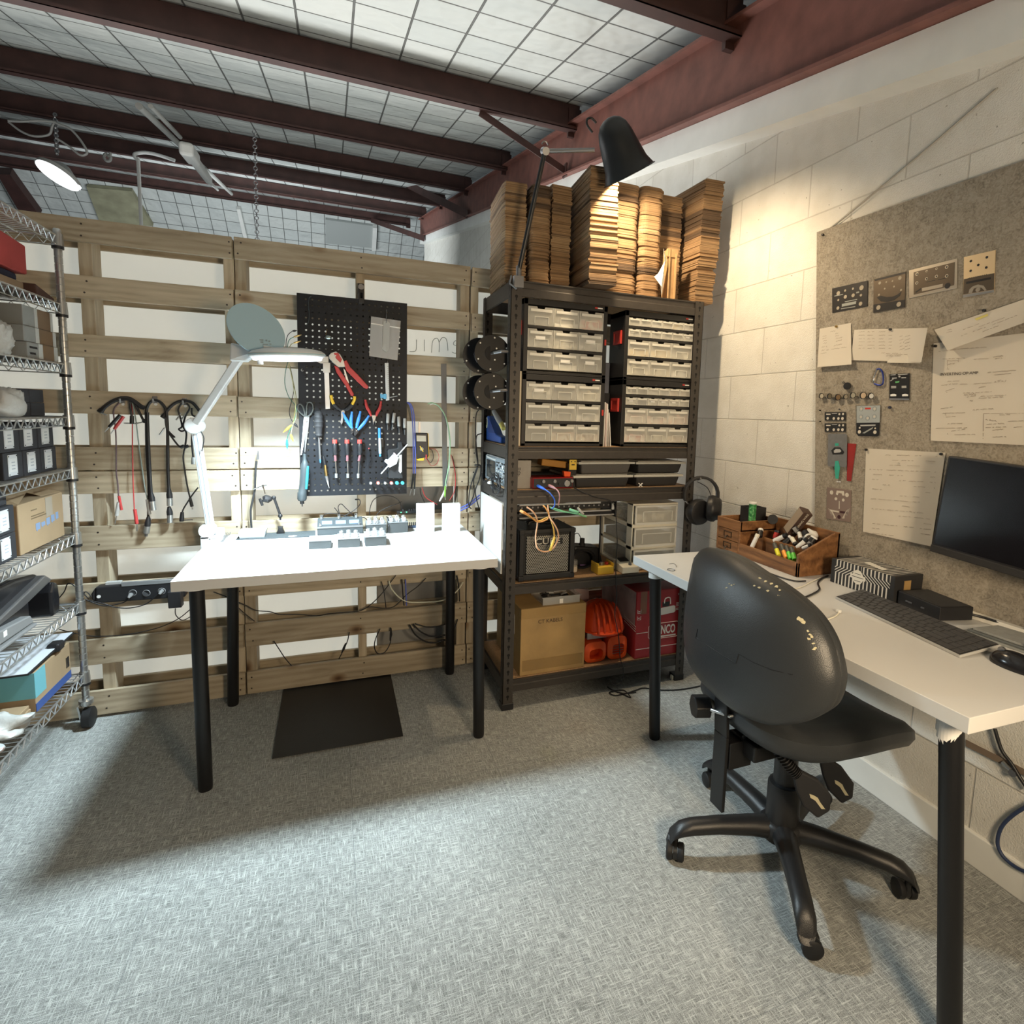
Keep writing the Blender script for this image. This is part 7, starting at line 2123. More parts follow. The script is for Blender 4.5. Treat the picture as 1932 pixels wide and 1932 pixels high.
for x,y in((1075,510),(1185,512),(1310,495)):
 bob('socket',MB().torus(ps(x,y,.0502),.0125,.0016,'y',24,6),mGR,t,sf=60)
 bob('socket_face',MB().cyl(ps(x,y,.0495),ps(x,y,.0505),.0112,24),mBM,t)
for i,(x,y,pts) in enumerate(((1060,525,[(1040,560),(990,590),(860,615),(760,590),(690,560)]),(1310,495,[(1270,530),(1180,600),(1050,632),(930,625),(850,600),(720,570)]))):
 t2=tng('mains_plug',['black mains plug in the left socket of the power strip','black mains plug in the right socket of the power strip'][i],'plug',ps(x,y,.055),'plugs in the power strip')
 a,c_=ps(x,y,.051),ps(x-6,y+6,.075)
 bob('plug_body',MB().tube([a,c_,ps(x-20,y+25,.08)],[.0085,.0075,.004],12),mGR,t2,sf=50)
 bob('lead',MB().tube([ps(x-20,y+25,.08)]+[ps(*p,.062+.012*i) for p in pts],.0022,7,5),mBK,t2,sf=60)
t2=tng('power_adaptor','black square power adaptor plugged in beside the workbench corner','adaptor',ps(1420,570,.08))
bob('body',MB().slab([ps(1352,505,.095),ps(1462,500,.095),ps(1470,630,.095),ps(1362,638,.095)],.042,(0,-1,0)),mBK,t2,bv=.003)
bob('lead',MB().tube([ps(1420,635,.08),ps(1425,690,.075),ps(1480,730,.07),ps(1560,690,.06),ps(1620,640,.05)],.0018,6,5),mBK,t2,sf=60)
cbl('lead',[ps(x,y,.03) for x,y in((1560,625),(1450,715),(1300,785),(1100,835),(900,858),(720,858),(600,835),(480,805))],.0019,mBK,'long thin black lead sagging from the adaptor to the wire shelving')
cbl('lead',[ps(x,y,.03) for x,y in((720,560),(660,500),(560,430),(520,500),(470,560))],.0022,mBK,'black lead rising behind the wire shelving post by the printer')
cbl('lead',[ps(x,y,.05) for x,y in((740,540),(690,500),(640,590),(540,640),(430,660))],.0022,mBK,'black lead running to the printer under the power strip')
# leads below the bench
def ub(x,y,off=.02):
 return P(400+x/3.864,850+y/3.864,'y',-off)
for pts,r,m_,lb in(([(10,1030),(90,1060),(190,1105),(250,1130),(320,1165),(420,1175),(500,1195),(640,1195),(760,1205),(850,1190),(960,1180),(1080,1168),(1160,1120),(1240,1040),(1340,910)],.0022,mBK,'black lead draped along the pallet under the workbench'),([(190,1145),(240,1190),(310,1245)],.0022,mBK,'short black lead behind the left legs of the workbench'),([(1080,1168),(1150,1140),(1250,1150),(1330,1135),(1420,1050),(1500,990),(1560,930)],.0022,mBK,'black lead rising to the right under the workbench'),([(1235,955),(1255,1040),(1268,1145)],.0022,mBK,'black lead hanging at the left edge of the grey panel'),([(1290,950),(1310,1010),(1370,1075),(1440,1105),(1560,1105),(1690,1090),(1780,1030),(1830,960)],.0034,mat('pale_hose',(.62,.62,.50),.5),'pale hose looping before the grey panel under the workbench'),([(1385,940),(1390,1030),(1400,1130)],.0030,mBK,'left dark cable straight down the grey panel'),([(1410,940),(1414,1030),(1418,1130)],.0030,m_viol,'blue cable straight down the grey panel'),([(450,1388),(490,1450),(530,1510),(580,1570)],.0022,mBK,'thin lead hanging in the lower left gap under the workbench'),([(1000,1325),(990,1380),(970,1430),(945,1480),(925,1520)],.0024,mBK,'thin lead with an inline joint in the lower middle gap'),([(1225,1300),(1190,1380),(1185,1440),(1210,1480),(1260,1470),(1300,1400),(1302,1330),(1300,1290)],.0024,mBK,'black lead loop with an inline switch before the grey panel'),([(1440,1270),(1480,1340),(1550,1390),(1620,1402),(1700,1380)],.0038,mBK,'lowest of the thick black cables sagging before the grey panel'),([(1465,1265),(1520,1320),(1600,1355),(1700,1345)],.0038,mBK,'middle one of the thick black cables sagging before the grey panel'),([(1480,1262),(1560,1285),(1640,1285),(1700,1265)],.0030,mBK,'highest of the thick black cables sagging before the grey panel'),([(1785,910),(1800,1000),(1805,1100)],.0034,mBK,'black cable standing by the back right leg of the workbench'),([(1790,1230),(1770,1290),(1740,1340)],.0030,mBK,'black cable curving below the knotted plank by the back right leg')):
 cbl('lead',[ub(x,y,.022) for x,y in pts],r,m_,lb,group='leads under the workbench')
for pts,lb in(([(975,1405),(962,1440),(945,1475)],'black inline joint on the lead in the lower middle gap'),([(1304,1295),(1305,1340),(1298,1385)],'black inline switch on the looped lead before the grey panel')):
 tag(bob('inline_switch',MB().tube([ub(*p,.022) for p in pts],[.003,.0062,.003],10),mBK,sf=50),lb,'switch')
 # faint handwriting on the sheeting
hw=MB()
for st in([(1490,1680),(1490,1740),(1480,1765),(1440,1768)],[(1548,1680),(1548,1765)],[(1600,1775),(1610,1690),(1640,1670),(1655,1700),(1655,1770)],[(1655,1700),(1680,1665),(1710,1680),(1720,1760)],[(1795,1690),(1770,1690),(1760,1715),(1790,1730),(1798,1755),(1775,1780),(1750,1770)]):
 hw.tube([P(400+x/3.864,206+y/3.864,'y',.1492) for x,y in st],.0016,4,4)
wbk=bpy.data.objects['wall_back']
o=bob('handwriting',hw,mat('faded_marker',(.35,.37,.36),.8),wbk)
# ------------------------------------------------------------------ magnifier lamp
m_lampw=mat('lamp_white_enamel',(0.66,0.68,0.69),0.4)
t=tng('magnifier_lamp','white articulated magnifier lamp clamped to the left back corner of the workbench','lamp',(.035,-.05,TH))
b0=Vector((.030,-.055,TH+.035))
b1=P(368,803,'y',-.13)
b2=P(455,672,'y',-.33)
hc=Vector((.325,-.42,1.476))
bob('clamp',MB().box(-.035,.045,-.085,-.022,TH+.0005,TH+.012).box(-.035,-.004,-.085,-.022,TH-.075,TH+.012).box(-.035,.02,-.07,-.035,TH-.083,TH-.073).cyl((.01,-.053,TH-.074),(.01,-.053,TH-.036),.008,12),m_lampw,t,bv=.003)
bob('base_joint',MB().cyl((-.012,-.085,TH+.034),(-.012,-.030,TH+.034),.030,24).cyl((.030,-.055,TH+.010),(.030,-.055,TH+.04),.018,20),m_lampw,t,sf=40,bv=.002)
def arm(a,b_,nm):
 ar=bob(nm,MB().bar(a,b_,.026,.044,(0,-1,0)),m_lampw,t,bv=.004,seg=3)
 off=Vector((.0,-.0225,0))
 for s in(-.006,.006):
  d=(b_-a).normalized()
  sd=d.cross(Vector((0,-1,0))).normalized()
  bob('channel_line',MB().bar(a.lerp(b_,.06)+off+sd*s,a.lerp(b_,.94)+off+sd*s,.0016,.0012,(0,-1,0)),mat('lamp_blue_grey',(.22,.30,.40),.4),ar)
arm(Vector((-.002,-.060,TH+.04)),b1,'lower_arm')
arm(b1,b2,'upper_arm')
bob('elbow_joint',MB().cyl(b1+Vector((0,-.032,0)),b1+Vector((0,.032,0)),.031,28),m_lampw,t,sf=40,bv=.003)
kx=b2+Vector((.02,-.02,.008))
bob('head_bracket',MB().hexa([b2+Vector((-.035,-.02,-.02)),b2+Vector((.02,-.03,-.02)),b2+Vector((.02,.02,-.02)),b2+Vector((-.035,.02,-.02))],[b2+Vector((-.03,-.02,.045)),b2+Vector((.075,-.06,.022)),b2+Vector((.075,-.02,.022)),b2+Vector((-.03,.02,.045))]),m_lampw,t,bv=.006,seg=3)
Mh=Matrix.Translation(hc)@Matrix.Rotation(radians(-3),4,'Y')@Matrix.Rotation(radians(2),4,'X')
bob('head',MB().lathe([(.066,-.010),(.118,-.010),(.126,-.006),(.126,.004),(.114,.013),(.085,.020),(.066,.022),(.064,.012),(.064,-.006)],48,Mh),m_lampw,t,sf=40)
bob('trim_ring',MB(Mh).torus((0,0,-.001),.1262,.0022,'z',48,6),mat('lamp_aqua_trim',(.35,.52,.56),.35),t,sf=60)
bob('lens',MB().lathe([(.064,.002),(.064,.006),(.03,.010),(.005,.011)],40,Mh),clear_mat('lens_glass',(.8,.85,.86),.12,.05),t,sf=60)
bob('diffuser',MB().lathe([(.070,-.0105),(.072,-.020),(.112,-.020),(.116,-.0105)],48,Mh),mat('lamp_diffuser',(1,1,1),.4,emit=((.86,.94,1.0),2.6)),t,sf=40)['label']='glowing ring diffuser'
bob('switch_knob',MB().cyl(Mh@Vector((-.085,-.05,-.02)),Mh@Vector((-.085,-.05,-.036)),.009,16),m_lampw,t,sf=40)
bob('wing_screw',MB().cyl(b2+Vector((.03,-.04,.034)),b2+Vector((.03,-.04,.054)),.004,10).cbox(b2+Vector((.03,-.04,.056)),(.018,.004,.008)),m_lampw,t,bv=.001)
# lid standing open
lc=P(484,622,'y',-.40)
axn=(CAM-lc).normalized()+Vector((.25,.10,.30))
Ml=frame(lc,(1,0,-1.1),z=axn)
lid=bob('lid',MB(Ml@Matrix.Diagonal((1.05,.86,1,1))).prism([(.098*cos(a),.098*sin(a)) for a in[2*pi*k/48 for k in range(48)]],-.003,.003),mat('lid_blue_white',(.36,.54,.66),.5),t,bv=.001)
lm=frame(lc,(1,0,.05),z=axn)
lm=lm@Matrix.Translation((.018,-.048,.0034))
mk=MB()
for i,(x,y,w_,h_) in enumerate(((0,.008,.018,.006),(.004,0,.012,.006),(.022,.006,.006,.008),(.030,.004,.008,.006),(-.004,-.006,.01,.005),(.012,-.007,.02,.004),(.034,-.006,.006,.005))):
 bob('printed_mark',MB(lm).box(x-.012,x-.012+w_*.8,y,y+h_*.7,0,.0005),mat('mark_grey',(.26,.32,.36),.6),lid)
bob('hinge',MB().bar(P(500,655,'y',-.41),hc+Vector((-.045,.0,.020)),.03,.008),m_lampw,t,bv=.002)
bob('power_lead',MB().tube([b1+Vector((.02,-.01,-.02)),b1+Vector((.03,-.01,-.05)),b1+Vector((.022,-.012,-.10))],.0022,6,4),mBK,t,sf=60)
# ------------------------------------------------------------------ on the workbench
def T_(px,py,z=TH,x0=.012,x1=1.04,y1=-.016):
 q=P(px,py,'z',z)
 return Vector((min(max(q.x,x0),x1),min(q.y,y1),z))
def bz(x,y):
 return 560+x/4.55,920+y/4.55
def cz(x,y):
 return 380+x/4.964,840+y/4.964
o=bob('work_mat',MB().prism([(.098,-.128),(.392,-.136),(.398,-.125),(.395,-.024),(.388,-.018),(.100,-.018)],TH+.0004,TH+.0028),mat('dark_work_mat',(.045,.055,.06),.8,var=.2,vscale=200))
tag(o,'dark grey mat lying along the back of the workbench','mat')
t=tng('metal_tray','small open aluminium tray standing on the dark mat','tray',(.155,-.085,TH+.003))
tx0,tx1,ty0,ty1,tz0,tz1=.106,.206,-.118,-.034,TH+.0032,TH+.030
bob('tray',MB().add([(tx0+.004,ty0+.003,tz0),(tx1-.004,ty0+.003,tz0),(tx1-.004,ty1-.003,tz0),(tx0+.004,ty1-.003,tz0),(tx0,ty0,tz1),(tx1,ty0,tz1),(tx1,ty1,tz1),(tx0,ty1,tz1),(tx0+.003,ty0+.003,tz1),(tx1-.003,ty0+.003,tz1),(tx1-.003,ty1-.003,tz1),(tx0+.003,ty1-.003,tz1),(tx0+.007,ty0+.006,tz0+.002),(tx1-.007,ty0+.006,tz0+.002),(tx1-.007,ty1-.006,tz0+.002),(tx0+.007,ty1-.006,tz0+.002)],[(3,2,1,0),(0,1,5,4),(1,2,6,5),(2,3,7,6),(3,0,4,7),(4,5,9,8),(5,6,10,9),(6,7,11,10),(7,4,8,11),(8,9,13,12),(9,10,14,13),(10,11,15,14),(11,8,12,15),(12,13,14,15)]),mat('tray_aluminium',(.50,.56,.60),.42,.55),t,bv=.001)
for i,(x,y) in enumerate(((.125,-.07),(.15,-.055),(.165,-.075),(.185,-.06))):
 bob('loose_part',MB().cbox((x,y,tz0+.004),(.009,.005,.003)),mPW if i%2 else mLG,t)
 # gooseneck with crocodile clip
t=tng('gooseneck_arm','black gooseneck arm with a crocodile clip standing behind the aluminium tray','arm',(.118,-.025,TH))
pts=[P(*cz(x,y),'y',-.028) for x,y in((470,740),(462,640),(468,570),(488,480),(502,400),(506,280),(516,150))]
pts[0]=Vector((pts[0].x,-.026,TH+.004))
bob('neck',MB().tube(pts,.0042,10,6),mBM,t,sf=60)
bob('foot',MB().cyl((pts[0].x,-.026,TH+.003),(pts[0].x,-.026,TH+.009),.009,16),mBK,t,sf=40)
a_=P(*cz(528,135),'y',-.028);c_=P(*cz(531,52),'y',-.028)
bob('clip',MB().hexa([a_+Vector((-.006,-.003,0)),a_+Vector((.006,-.003,0)),a_+Vector((.006,.003,0)),a_+Vector((-.006,.003,0))],[c_+Vector((-.002,-.002,0)),c_+Vector((.002,-.002,0)),c_+Vector((.002,.002,0)),c_+Vector((-.002,.002,0))]).bar(a_+Vector((.004,0,.002)),a_+Vector((.002,0,.03)),.003,.006),mDS,t,bv=.0006)
# articulated holder
t=tng('helping_hand','small black articulated holder with a silver clip standing on the dark mat','holder',(.245,-.035,TH+.003))
hp=lambda x,y:P(*cz(x,y),'y',-.040)
ft=[(-.017,0),(.017,0),(.007,.024),(.011,.029),(-.011,.029),(-.007,.024)]
bx=hp(742,800).x
bob('foot',MB(Matrix(((1,0,0,bx),(0,0,-1,-.03),(0,1,0,TH+.0032),(0,0,0,1)))).prism(ft,-.004,.020),mBK,t,bv=.002)
bob('lower_ball',MB().ball(hp(738,662),.0095,8).cyl(hp(740,700),hp(738,662),.004,10),mBK,t,sf=60)
bob('arm',MB().cyl(hp(738,655),hp(683,500),.0052,12),mBK,t,sf=40)
bob('upper_ball',MB().ball(hp(678,492),.0092,8),mBK,t,sf=60)
bob('clamp_head',MB().tube([hp(660,500),hp(630,505),hp(600,500),hp(578,505)],[.008,.0165,.0165,.012],10),mBK,t,sf=30)
bob('lever',MB().tube([hp(585,520),hp(555,525)],.005,8).tube([hp(545,500),hp(556,525),hp(572,565)],[.005,.0062,.005],8),mBK,t,sf=50)
bob('clip_post',MB().cyl(hp(598,455),hp(582,395),.0028,10),mCH,t,sf=40)
bob('silver_clip',MB().tube([hp(482,412),hp(530,398),hp(570,382),hp(615,376)],[.0018,.0026,.0036,.0030],8).cyl(hp(575,370),hp(580,400),.0045,10),mCH,t,sf=50)
o=bob('paper_scrap',MB().prism([(.292,-.118),(.305,-.124),(.322,-.120),(.325,-.112),(.312,-.104),(.296,-.106)],TH+.003,TH+.0042),m_paper)
tag(o,'small torn white scrap on the dark mat','paper')
# fork
t=tng('fork','steel fork lying at the left back corner of the workbench','fork',(.05,-.09,TH))
f0,f1=Vector((.053,-.150,TH+.0030)),Vector((.058,-.038,TH+.012))
d_=(f1-f0)
bob('handle',MB().hexa([f0+Vector((-.006,0,-.0015)),f0+Vector((.006,0,-.0015)),f0+d_*.62+Vector((.003,0,-.0015)),f0+d_*.62+Vector((-.003,0,-.0015))],[f0+Vector((-.006,0,.0012)),f0+Vector((.006,0,.0012)),f0+d_*.62+Vector((.003,0,.0012)),f0+d_*.62+Vector((-.003,0,.0012))]),mDS,t)
bob('neck_plate',MB().hexa([f0+d_*.60+Vector((-.004,0,-.001)),f0+d_*.60+Vector((.004,0,-.001)),f0+d_*.75+Vector((.011,0,-.001)),f0+d_*.75+Vector((-.011,0,-.001))],[f0+d_*.60+Vector((-.004,0,.001)),f0+d_*.60+Vector((.004,0,.001)),f0+d_*.75+Vector((.011,0,.001)),f0+d_*.75+Vector((-.011,0,.001))]),mDS,t)
for k in range(4):
 x=-.009+.006*k
 bob('tine',MB().bar(f0+d_*.74+Vector((x,0,0)),f0+d_*1.0+Vector((x,0,.004)),.0028,.0018),mDS,t)
 # pencil and paper
a_,c_=Vector((.268,-.335,TH+.0048)),Vector((.281,-.165,TH+.0048))
t=tng('pencil','blue grey pencil lying on the white sheet before the dark mat','pencil',(.275,-.25,TH))
bob('shaft',MB().cyl(a_.lerp(c_,.12),c_,.0037,6),mat('pencil_blue',(.25,.35,.45),.5),t)
bob('point',MB().cyl(a_,a_.lerp(c_,.12),.0006,6,.0037),mat('pencil_wood',(.5,.4,.3),.7),t)
q=[T_(*cz(*p)) for p in((330,893),(1000,872),(1000,985),(330,1010))]
o=bob('paper_sheet',MB().prism([(.10,-.150),(.365,-.152),(.365,-.345),(.10,-.365)][::-1],TH+.0003,TH+.0009),mat('sheet_paper',(.80,.81,.80),.7))
tag(o,'white paper sheet lying flat under the pencil on the workbench','paper')
# enclosures with clear knobs
m_enc=mat('dark_enclosure',(.050,.060,.066),.45,bump=.05,bscale=400)
m_enct=mat('enclosure_top',(.16,.17,.18),.35)
m_acr=clear_mat('acrylic_knob',(.72,.74,.74),.55,.12)
PGp='effect boxes on the workbench'
def enclosure(label,x0,x1,y0,y1,h,knobs,nk=3,rows=2):
 t=tng('effects_box',label,'effects box',((x0+x1)/2,(y0+y1)/2,TH),PGp)
 z0,z1=TH+.001,TH+h
 bob('case',MB().box(x0,x1,y0,y1,z0,z1),m_enc,t,bv=.002)
 bob('top_plate',MB().box(x0-.001,x1+.001,y0-.001,y1+.001,z1+.0002,z1+.003),m_enct,t,bv=.0008)
 if knobs:
  for j in range(rows):
   for i in range(nk):
    kx,ky=x0+(x1-x0)*(.17+.33*i),y0+(y1-y0)*(.22+.45*j+(.10 if i==1 else 0))
    k_=bob('knob',MB().lathe([(.0095,0),(.0098,.004),(.0080,.006),(.0078,.016),(.0065,.018)],14,Matrix.Translation((kx,ky,z1+.0034))),m_acr,t,sf=30)
    bob('knob_core',MB().cyl((kx,ky,z1+.0034),(kx,ky,z1+.015),.0036,10),mST,k_,sf=40)
    bob('knob_rim',MB().torus((kx,ky,z1+.021),.0062,.0014,'z',14,6),mCH,k_,sf=60)
  bob('foot_switch',MB().lathe([(.006,0),(.006,.006),(.0045,.007),(.0045,.011)],14,Matrix.Translation((x0+(x1-x0)*.5,y0+.012,z1+.0034))),mCH,t,sf=40)
 return t
enclosure('low plain dark box with a shiny lid, leftmost of the front row',.381,.463,-.360,-.262,.030,False)
enclosure('dark effects box with clear knobs, middle of the front row',.486,.570,-.364,-.258,.033,True)
enclosure('dark effects box with clear knobs, rightmost of the front row',.589,.671,-.364,-.250,.036,True)
enclosure('dark effects box with clear knobs in the back row beside the three-screen unit',.605,.690,-.140,-.040,.040,True)
enclosure('dark effects box with clear knobs at the right end of the back row',.699,.784,-.138,-.035,.045,True)
t=tng('switcher_unit','dark three-screen pedal switcher at the back of the workbench','effects unit',(.49,-.09,TH))
sx0,sx1,sy0,sy1=.405,.592,-.115,-.030
bob('case',MB().hexa([(sx0,sy0,TH+.001),(sx1,sy0,TH+.001),(sx1,sy1,TH+.001),(sx0,sy1,TH+.001)],[(sx0,sy0,TH+.036),(sx1,sy0,TH+.036),(sx1,sy1,TH+.062),(sx0,sy1,TH+.062)]),m_enc,t,bv=.002)
sl=(.062-.036)/(sy1-sy0)
def top_z(y):
 return TH+.036+(y-sy0)*sl
bob('lip',MB().box(sx0-.001,sx1+.001,sy0-.0025,sy0,TH+.031,TH+.038),mDS,t,bv=.0006)
for i in range(3):
 x0=sx0+.018+.056*i
 ya,yb=sy0+.022,sy0+.052
 bob('screen',MB().hexa([(x0,ya,top_z(ya)-.002),(x0+.042,ya,top_z(ya)-.002),(x0+.042,yb,top_z(yb)-.002),(x0,yb,top_z(yb)-.002)],[(x0,ya,top_z(ya)+.0015),(x0+.042,ya,top_z(ya)+.0015),(x0+.042,yb,top_z(yb)+.0015),(x0,yb,top_z(yb)+.0015)]),mat('blue_screen',(.16,.24,.42),.3,emit=((.25,.38,.62),.5)),t)
 kx,ky=sx0+.016+.072*i,sy1-.014
 bob('knob',MB().lathe([(.0065,0),(.0062,.012),(.0075,.013),(.0070,.020)],14,Matrix.Translation((kx,ky,top_z(ky)))),mCH,t,sf=40)
 if i!=1:
  kx,ky=sx0+(.013 if i==0 else .172),sy0+.010
  bob('foot_switch',MB().lathe([(.0065,0),(.0065,.005),(.0050,.006),(.0050,.012)],14,Matrix.Translation((kx,ky,top_z(ky)))),mCH,t,sf=40)
  # cables over the back row
for i,(px,lb,y_) in enumerate((([(222,262),(240,230),(300,222),(370,232),(430,245),(470,255)],'thin black lead over the left of the three-screen unit',-.028),([(372,240),(355,180),(362,150),(385,142),(420,175),(470,225),(490,250)],'black lead arching up behind the three-screen unit',-.024),([(500,100),(535,100),(545,130),(530,160),(470,210),(400,245)],'black lead with a leaf shaped plug rising behind the three-screen unit',-.020),([(322,172),(345,200),(365,235),(380,250)],'short black lead with a slim plug pointing up left',-.026),([(625,235),(628,180),(655,110),(710,75),(780,70),(840,85),(885,125),(900,190)],'black lead arching high over the back row of boxes',-.018),([(680,240),(720,200),(790,165),(860,140),(900,120)],'black lead slanting up to the right behind the back row',-.016),([(380,262),(440,250),(520,262),(580,258),(610,290)],'black lead between the three-screen unit and the next box',-.030))):
 cbl('lead',[P(*bz(x,y),'y',y_) for x,y in px],.0018,mBK,lb,group='leads behind the effects boxes')
cbl('lead',[P(*bz(x,y),'y',v) for x,y,v in((770,250,-.03),(785,265,-.06),(788,320,-.135),(787,350,-.142),(786,388,-.142))],.0030,mBK,'black lead dropping between the two back row boxes')
tag(bob('lead_plug',MB().ball(P(*bz(515,102),'y',-.020),.007,8,(1.3,.6,.55)),mBK,sf=60),'leaf shaped plug end rising over the bench behind the boxes','plug')
# usb hub with green lights fixed on the plank
h0,h1=P(*bz(860,222),'y',-.012),P(*bz(1008,175),'y',-.012)
t=tng('usb_hub','black hub with green lights and a row of plugs on the plank behind the cards','hub',h0)
bob('case',MB().box(h0.x,h1.x+.01,-.018,-.002,h0.z-.001,h0.z+.012),mBK,t,bv=.002)
for i,(x,y) in enumerate(((895,215),(942,212))):
 q=P(*bz(x,y),'y',-.019)
 bob('light',MB().cbox((q.x,-.0195,q.z+.001),(.005,.002,.004)),mat('green_led',(.1,.8,.3),.4,emit=((.1,.9,.3),1.2)),t)
for i,x in enumerate((910,965,985,1005)):
 q=P(*bz(x,200),'y',-.012)
 bob('plug',MB().box(q.x-.0035,q.x+.0035,-.020,-.008,q.z-.004,q.z+.010),mBK,t,bv=.001)
t=tng('jack_row','row of dark jack plugs at the table edge right of the back row boxes','plugs',(.83,-.03,TH))
bob('base',MB().box(.790,.850,-.052,-.028,TH+.0005,TH+.010),mat('navy_base',(.03,.05,.09),.5),t,bv=.002)
for i in range(7):
 x=.794+.009*i
 bob('plug',MB().cyl((x,-.040,TH+.010),(x,-.040,TH+.026),.0026,8),mBK,t,sf=40)
 # folded cards
m_cardw=mat('card_white',(.78,.80,.80),.65)
m_cardi=mat('card_print',(.16,.34,.48),.7)
def folded(label,A,B,h,word,sub):
 """front panel from A (fold, left) to B; second panel swings back from the fold"""
 A,B=Vector(A),Vector(B)
 t=tng('folded_card',label,'card',(A+B)/2,'folded cards on the workbench')
 d=(B-A).normalized()
 n=Vector((d.y,-d.x,0))
 w_=(B-A).length
 def panel(a,dd,nm,ww,hh):
  nn=Vector((dd.y,-dd.x,0))*.0005
  lo=[a-nn,a+dd*ww-nn,a+dd*ww+nn,a+nn]
  return bob(nm,MB().hexa(lo,[p+Vector((0,0,hh)) for p in lo]),m_cardw,t)
 fp=panel(A,d,'front_panel',w_,h)
 d2=Matrix.Rotation(radians(24),3,'Z')@d
 panel(A+Vector((.0004,.001,0)),d2,'back_panel',w_*.98,h*1.0)
 M=Matrix(((d.x,0,n.x,A.x+n.x*.0008),(d.y,0,n.y,A.y+n.y*.0008),(0,1,0,A.z),(0,0,0,1)))
 bob('lettering',text_mb(word,M@Matrix.Translation((w_*.50,h*.60,0)),.0150,.0002,'CENTER'),m_cardi,fp)
 bob('small_print',text_mb(sub,M@Matrix.Translation((w_*.48,h*.76,0)),.0068,.0002,'CENTER'),m_cardi,fp)
 bob('small_print',text_mb('-----------',M@Matrix.Translation((w_*.5,h*.12,0)),.0060,.0002,'CENTER'),m_cardi,fp)
folded('left of two white folded cards standing on the workbench',(.822,-.118,TH+.0005),(.899,-.149,TH+.0005),.128,'Zoneikum','CHAMPION')
folded('right of two white folded cards standing near the bench end',(.936,-.140,TH+.0005),(1.014,-.168,TH+.0005),.128,'Vanishing','CHAMPION')
# ------------------------------------------------------------------ pinboard on the block wall
XB=XR-.014
def Wp(px,py,off=0.0):
 return P(px,py,'x',XB-off)
m_felt=mat('felt_board',(.30,.27,.225),.95,spec=.1)
nt,b,N=nodes_of(m_felt)
tc=N('TexCoord');n1=N('TexNoise');n1.inputs['Scale'].default_value=85;n1.inputs['Detail'].default_value=6;n1.inputs['Distortion'].default_value=1.6
n2=N('TexNoise');n2.inputs['Scale'].default_value=22;n2.inputs['Detail'].default_value=5
nt.links.new(tc.outputs['Object'],n1.inputs[0]);nt.links.new(tc.outputs['Object'],n2.inputs[0])
ad=N('Math',operation='MULTIPLY_ADD');nt.links.new(n2.outputs[0],ad.inputs[0]);ad.inputs[1].default_value=.45;nt.links.new(n1.outputs[0],ad.inputs[2])
nt.links.new(ramp(nt,ad.outputs[0],[(.50,(.19,.168,.138)),(.68,(.275,.245,.20)),(.86,(.35,.315,.26))]),b.inputs['Base Color'])
bp=N('Bump');bp.inputs['Strength'].default_value=.5;bp.inputs['Distance'].default_value=.003;nt.links.new(n1.outputs[0],bp.inputs['Height']);nt.links.new(bp.outputs[0],b.inputs['Normal'])
TL,ML=Wp(1541,438),Wp(1537,975)
dn=(ML-TL)/(ML.z-TL.z)
BL=TL+dn*(.70-TL.z)
TRr=Vector((XB,-2.45,TL.z-.02))
BRr=Vector((XB,-2.55,.70))
t=bob('pinboard',MB().slab([TL,TRr,BRr,BL],.0132,(-1,0,0)),m_felt)
tag(t,'large grey brown felt pinboard on the block wall above the desk','pinboard')
def quad(px,off=0.0):
 return[Wp(x,y,off) for x,y in px]
def flat(name,mb_or_px,m,par,off,th):
 """thin plate whose outline is given in photograph pixels, lying on the board"""
 q=quad(mb_or_px,off+th)
 n=len(q)
 mb=MB().add(q+[Vector((XB-off,p.y,p.z)) for p in q],[tuple(range(n)),tuple(range(2*n-1,n-1,-1))]+[(i,n+i,n+(i+1)%n,(i+1)%n) for i in range(n)])
 return bob(name,mb,m,par,bv=.0004 if th>.0012 else 0)
def disc(name,px,r,m,par,off,th,n=16,sy=1.0):
 q=Wp(*px,off)
 M=Matrix(((0,0,-1,q.x),(1,0,0,q.y),(0,1,0,q.z),(0,0,0,1)))
 return bob(name,MB(M).prism([(r*cos(2*pi*k/n),r*sy*sin(2*pi*k/n)) for k in range(n)],0,th),m,par)
def z3(l):
 return[(1540+x/2.786,470+y/2.786) for x,y in l]
def z4(l):
 return[(1530+x/3.412,680+y/3.412) for x,y in l]
def z5(l):
 return[(1530+x/2.7164,600+y/2.7164) for x,y in l]
PG='metal panels in the top row of the pinboard'
mPB=mat('panel_black',(.02,.02,.022),.4,.3)
m_pcut=mat('panel_opening',(.40,.35,.27),.8)
m_pbrn=mat('panel_bronze',(.13,.105,.08),.35,.7)
m_psil=mat('panel_silver',(.62,.56,.47),.28,.9)
m_pglow=mat('panel_glow',(.80,.62,.38),.35,.45)  # warm lamp reflection put into the base colour as gold
m_pfine=mat('panel_fine_print',(.30,.32,.30),.6)
def panel(label,px,m,holes,extra=None):
 c_=[sum(p[0] for p in px)/4,sum(p[1] for p in px)/4]
 t=tng('front_panel',label,'panel',Wp(*z3([c_])[0]),PG)
 flat('plate',z3(px),m,t,.001,.0022)
 for x,y,r in holes:
  disc('panel_hole',z3([(x,y)])[0],r,m_pcut,t,.0033,.0004)
 return t
t=panel('black perforated metal panel, leftmost in the row on the pinboard',[(83,207),(270,165),(268,300),(84,335)],mPB,[(116,232,.0075),(152,218,.004),(193,208,.004),(238,203,.0085),(153,251,.0065),(194,243,.0065),(235,242,.0045),(116,268,.004),(233,287,.007),(114,310,.006)])
flat('print_block',z3([(135,288),(210,273),(208,288),(134,303)]),m_pfine,t,.0034,.0003)
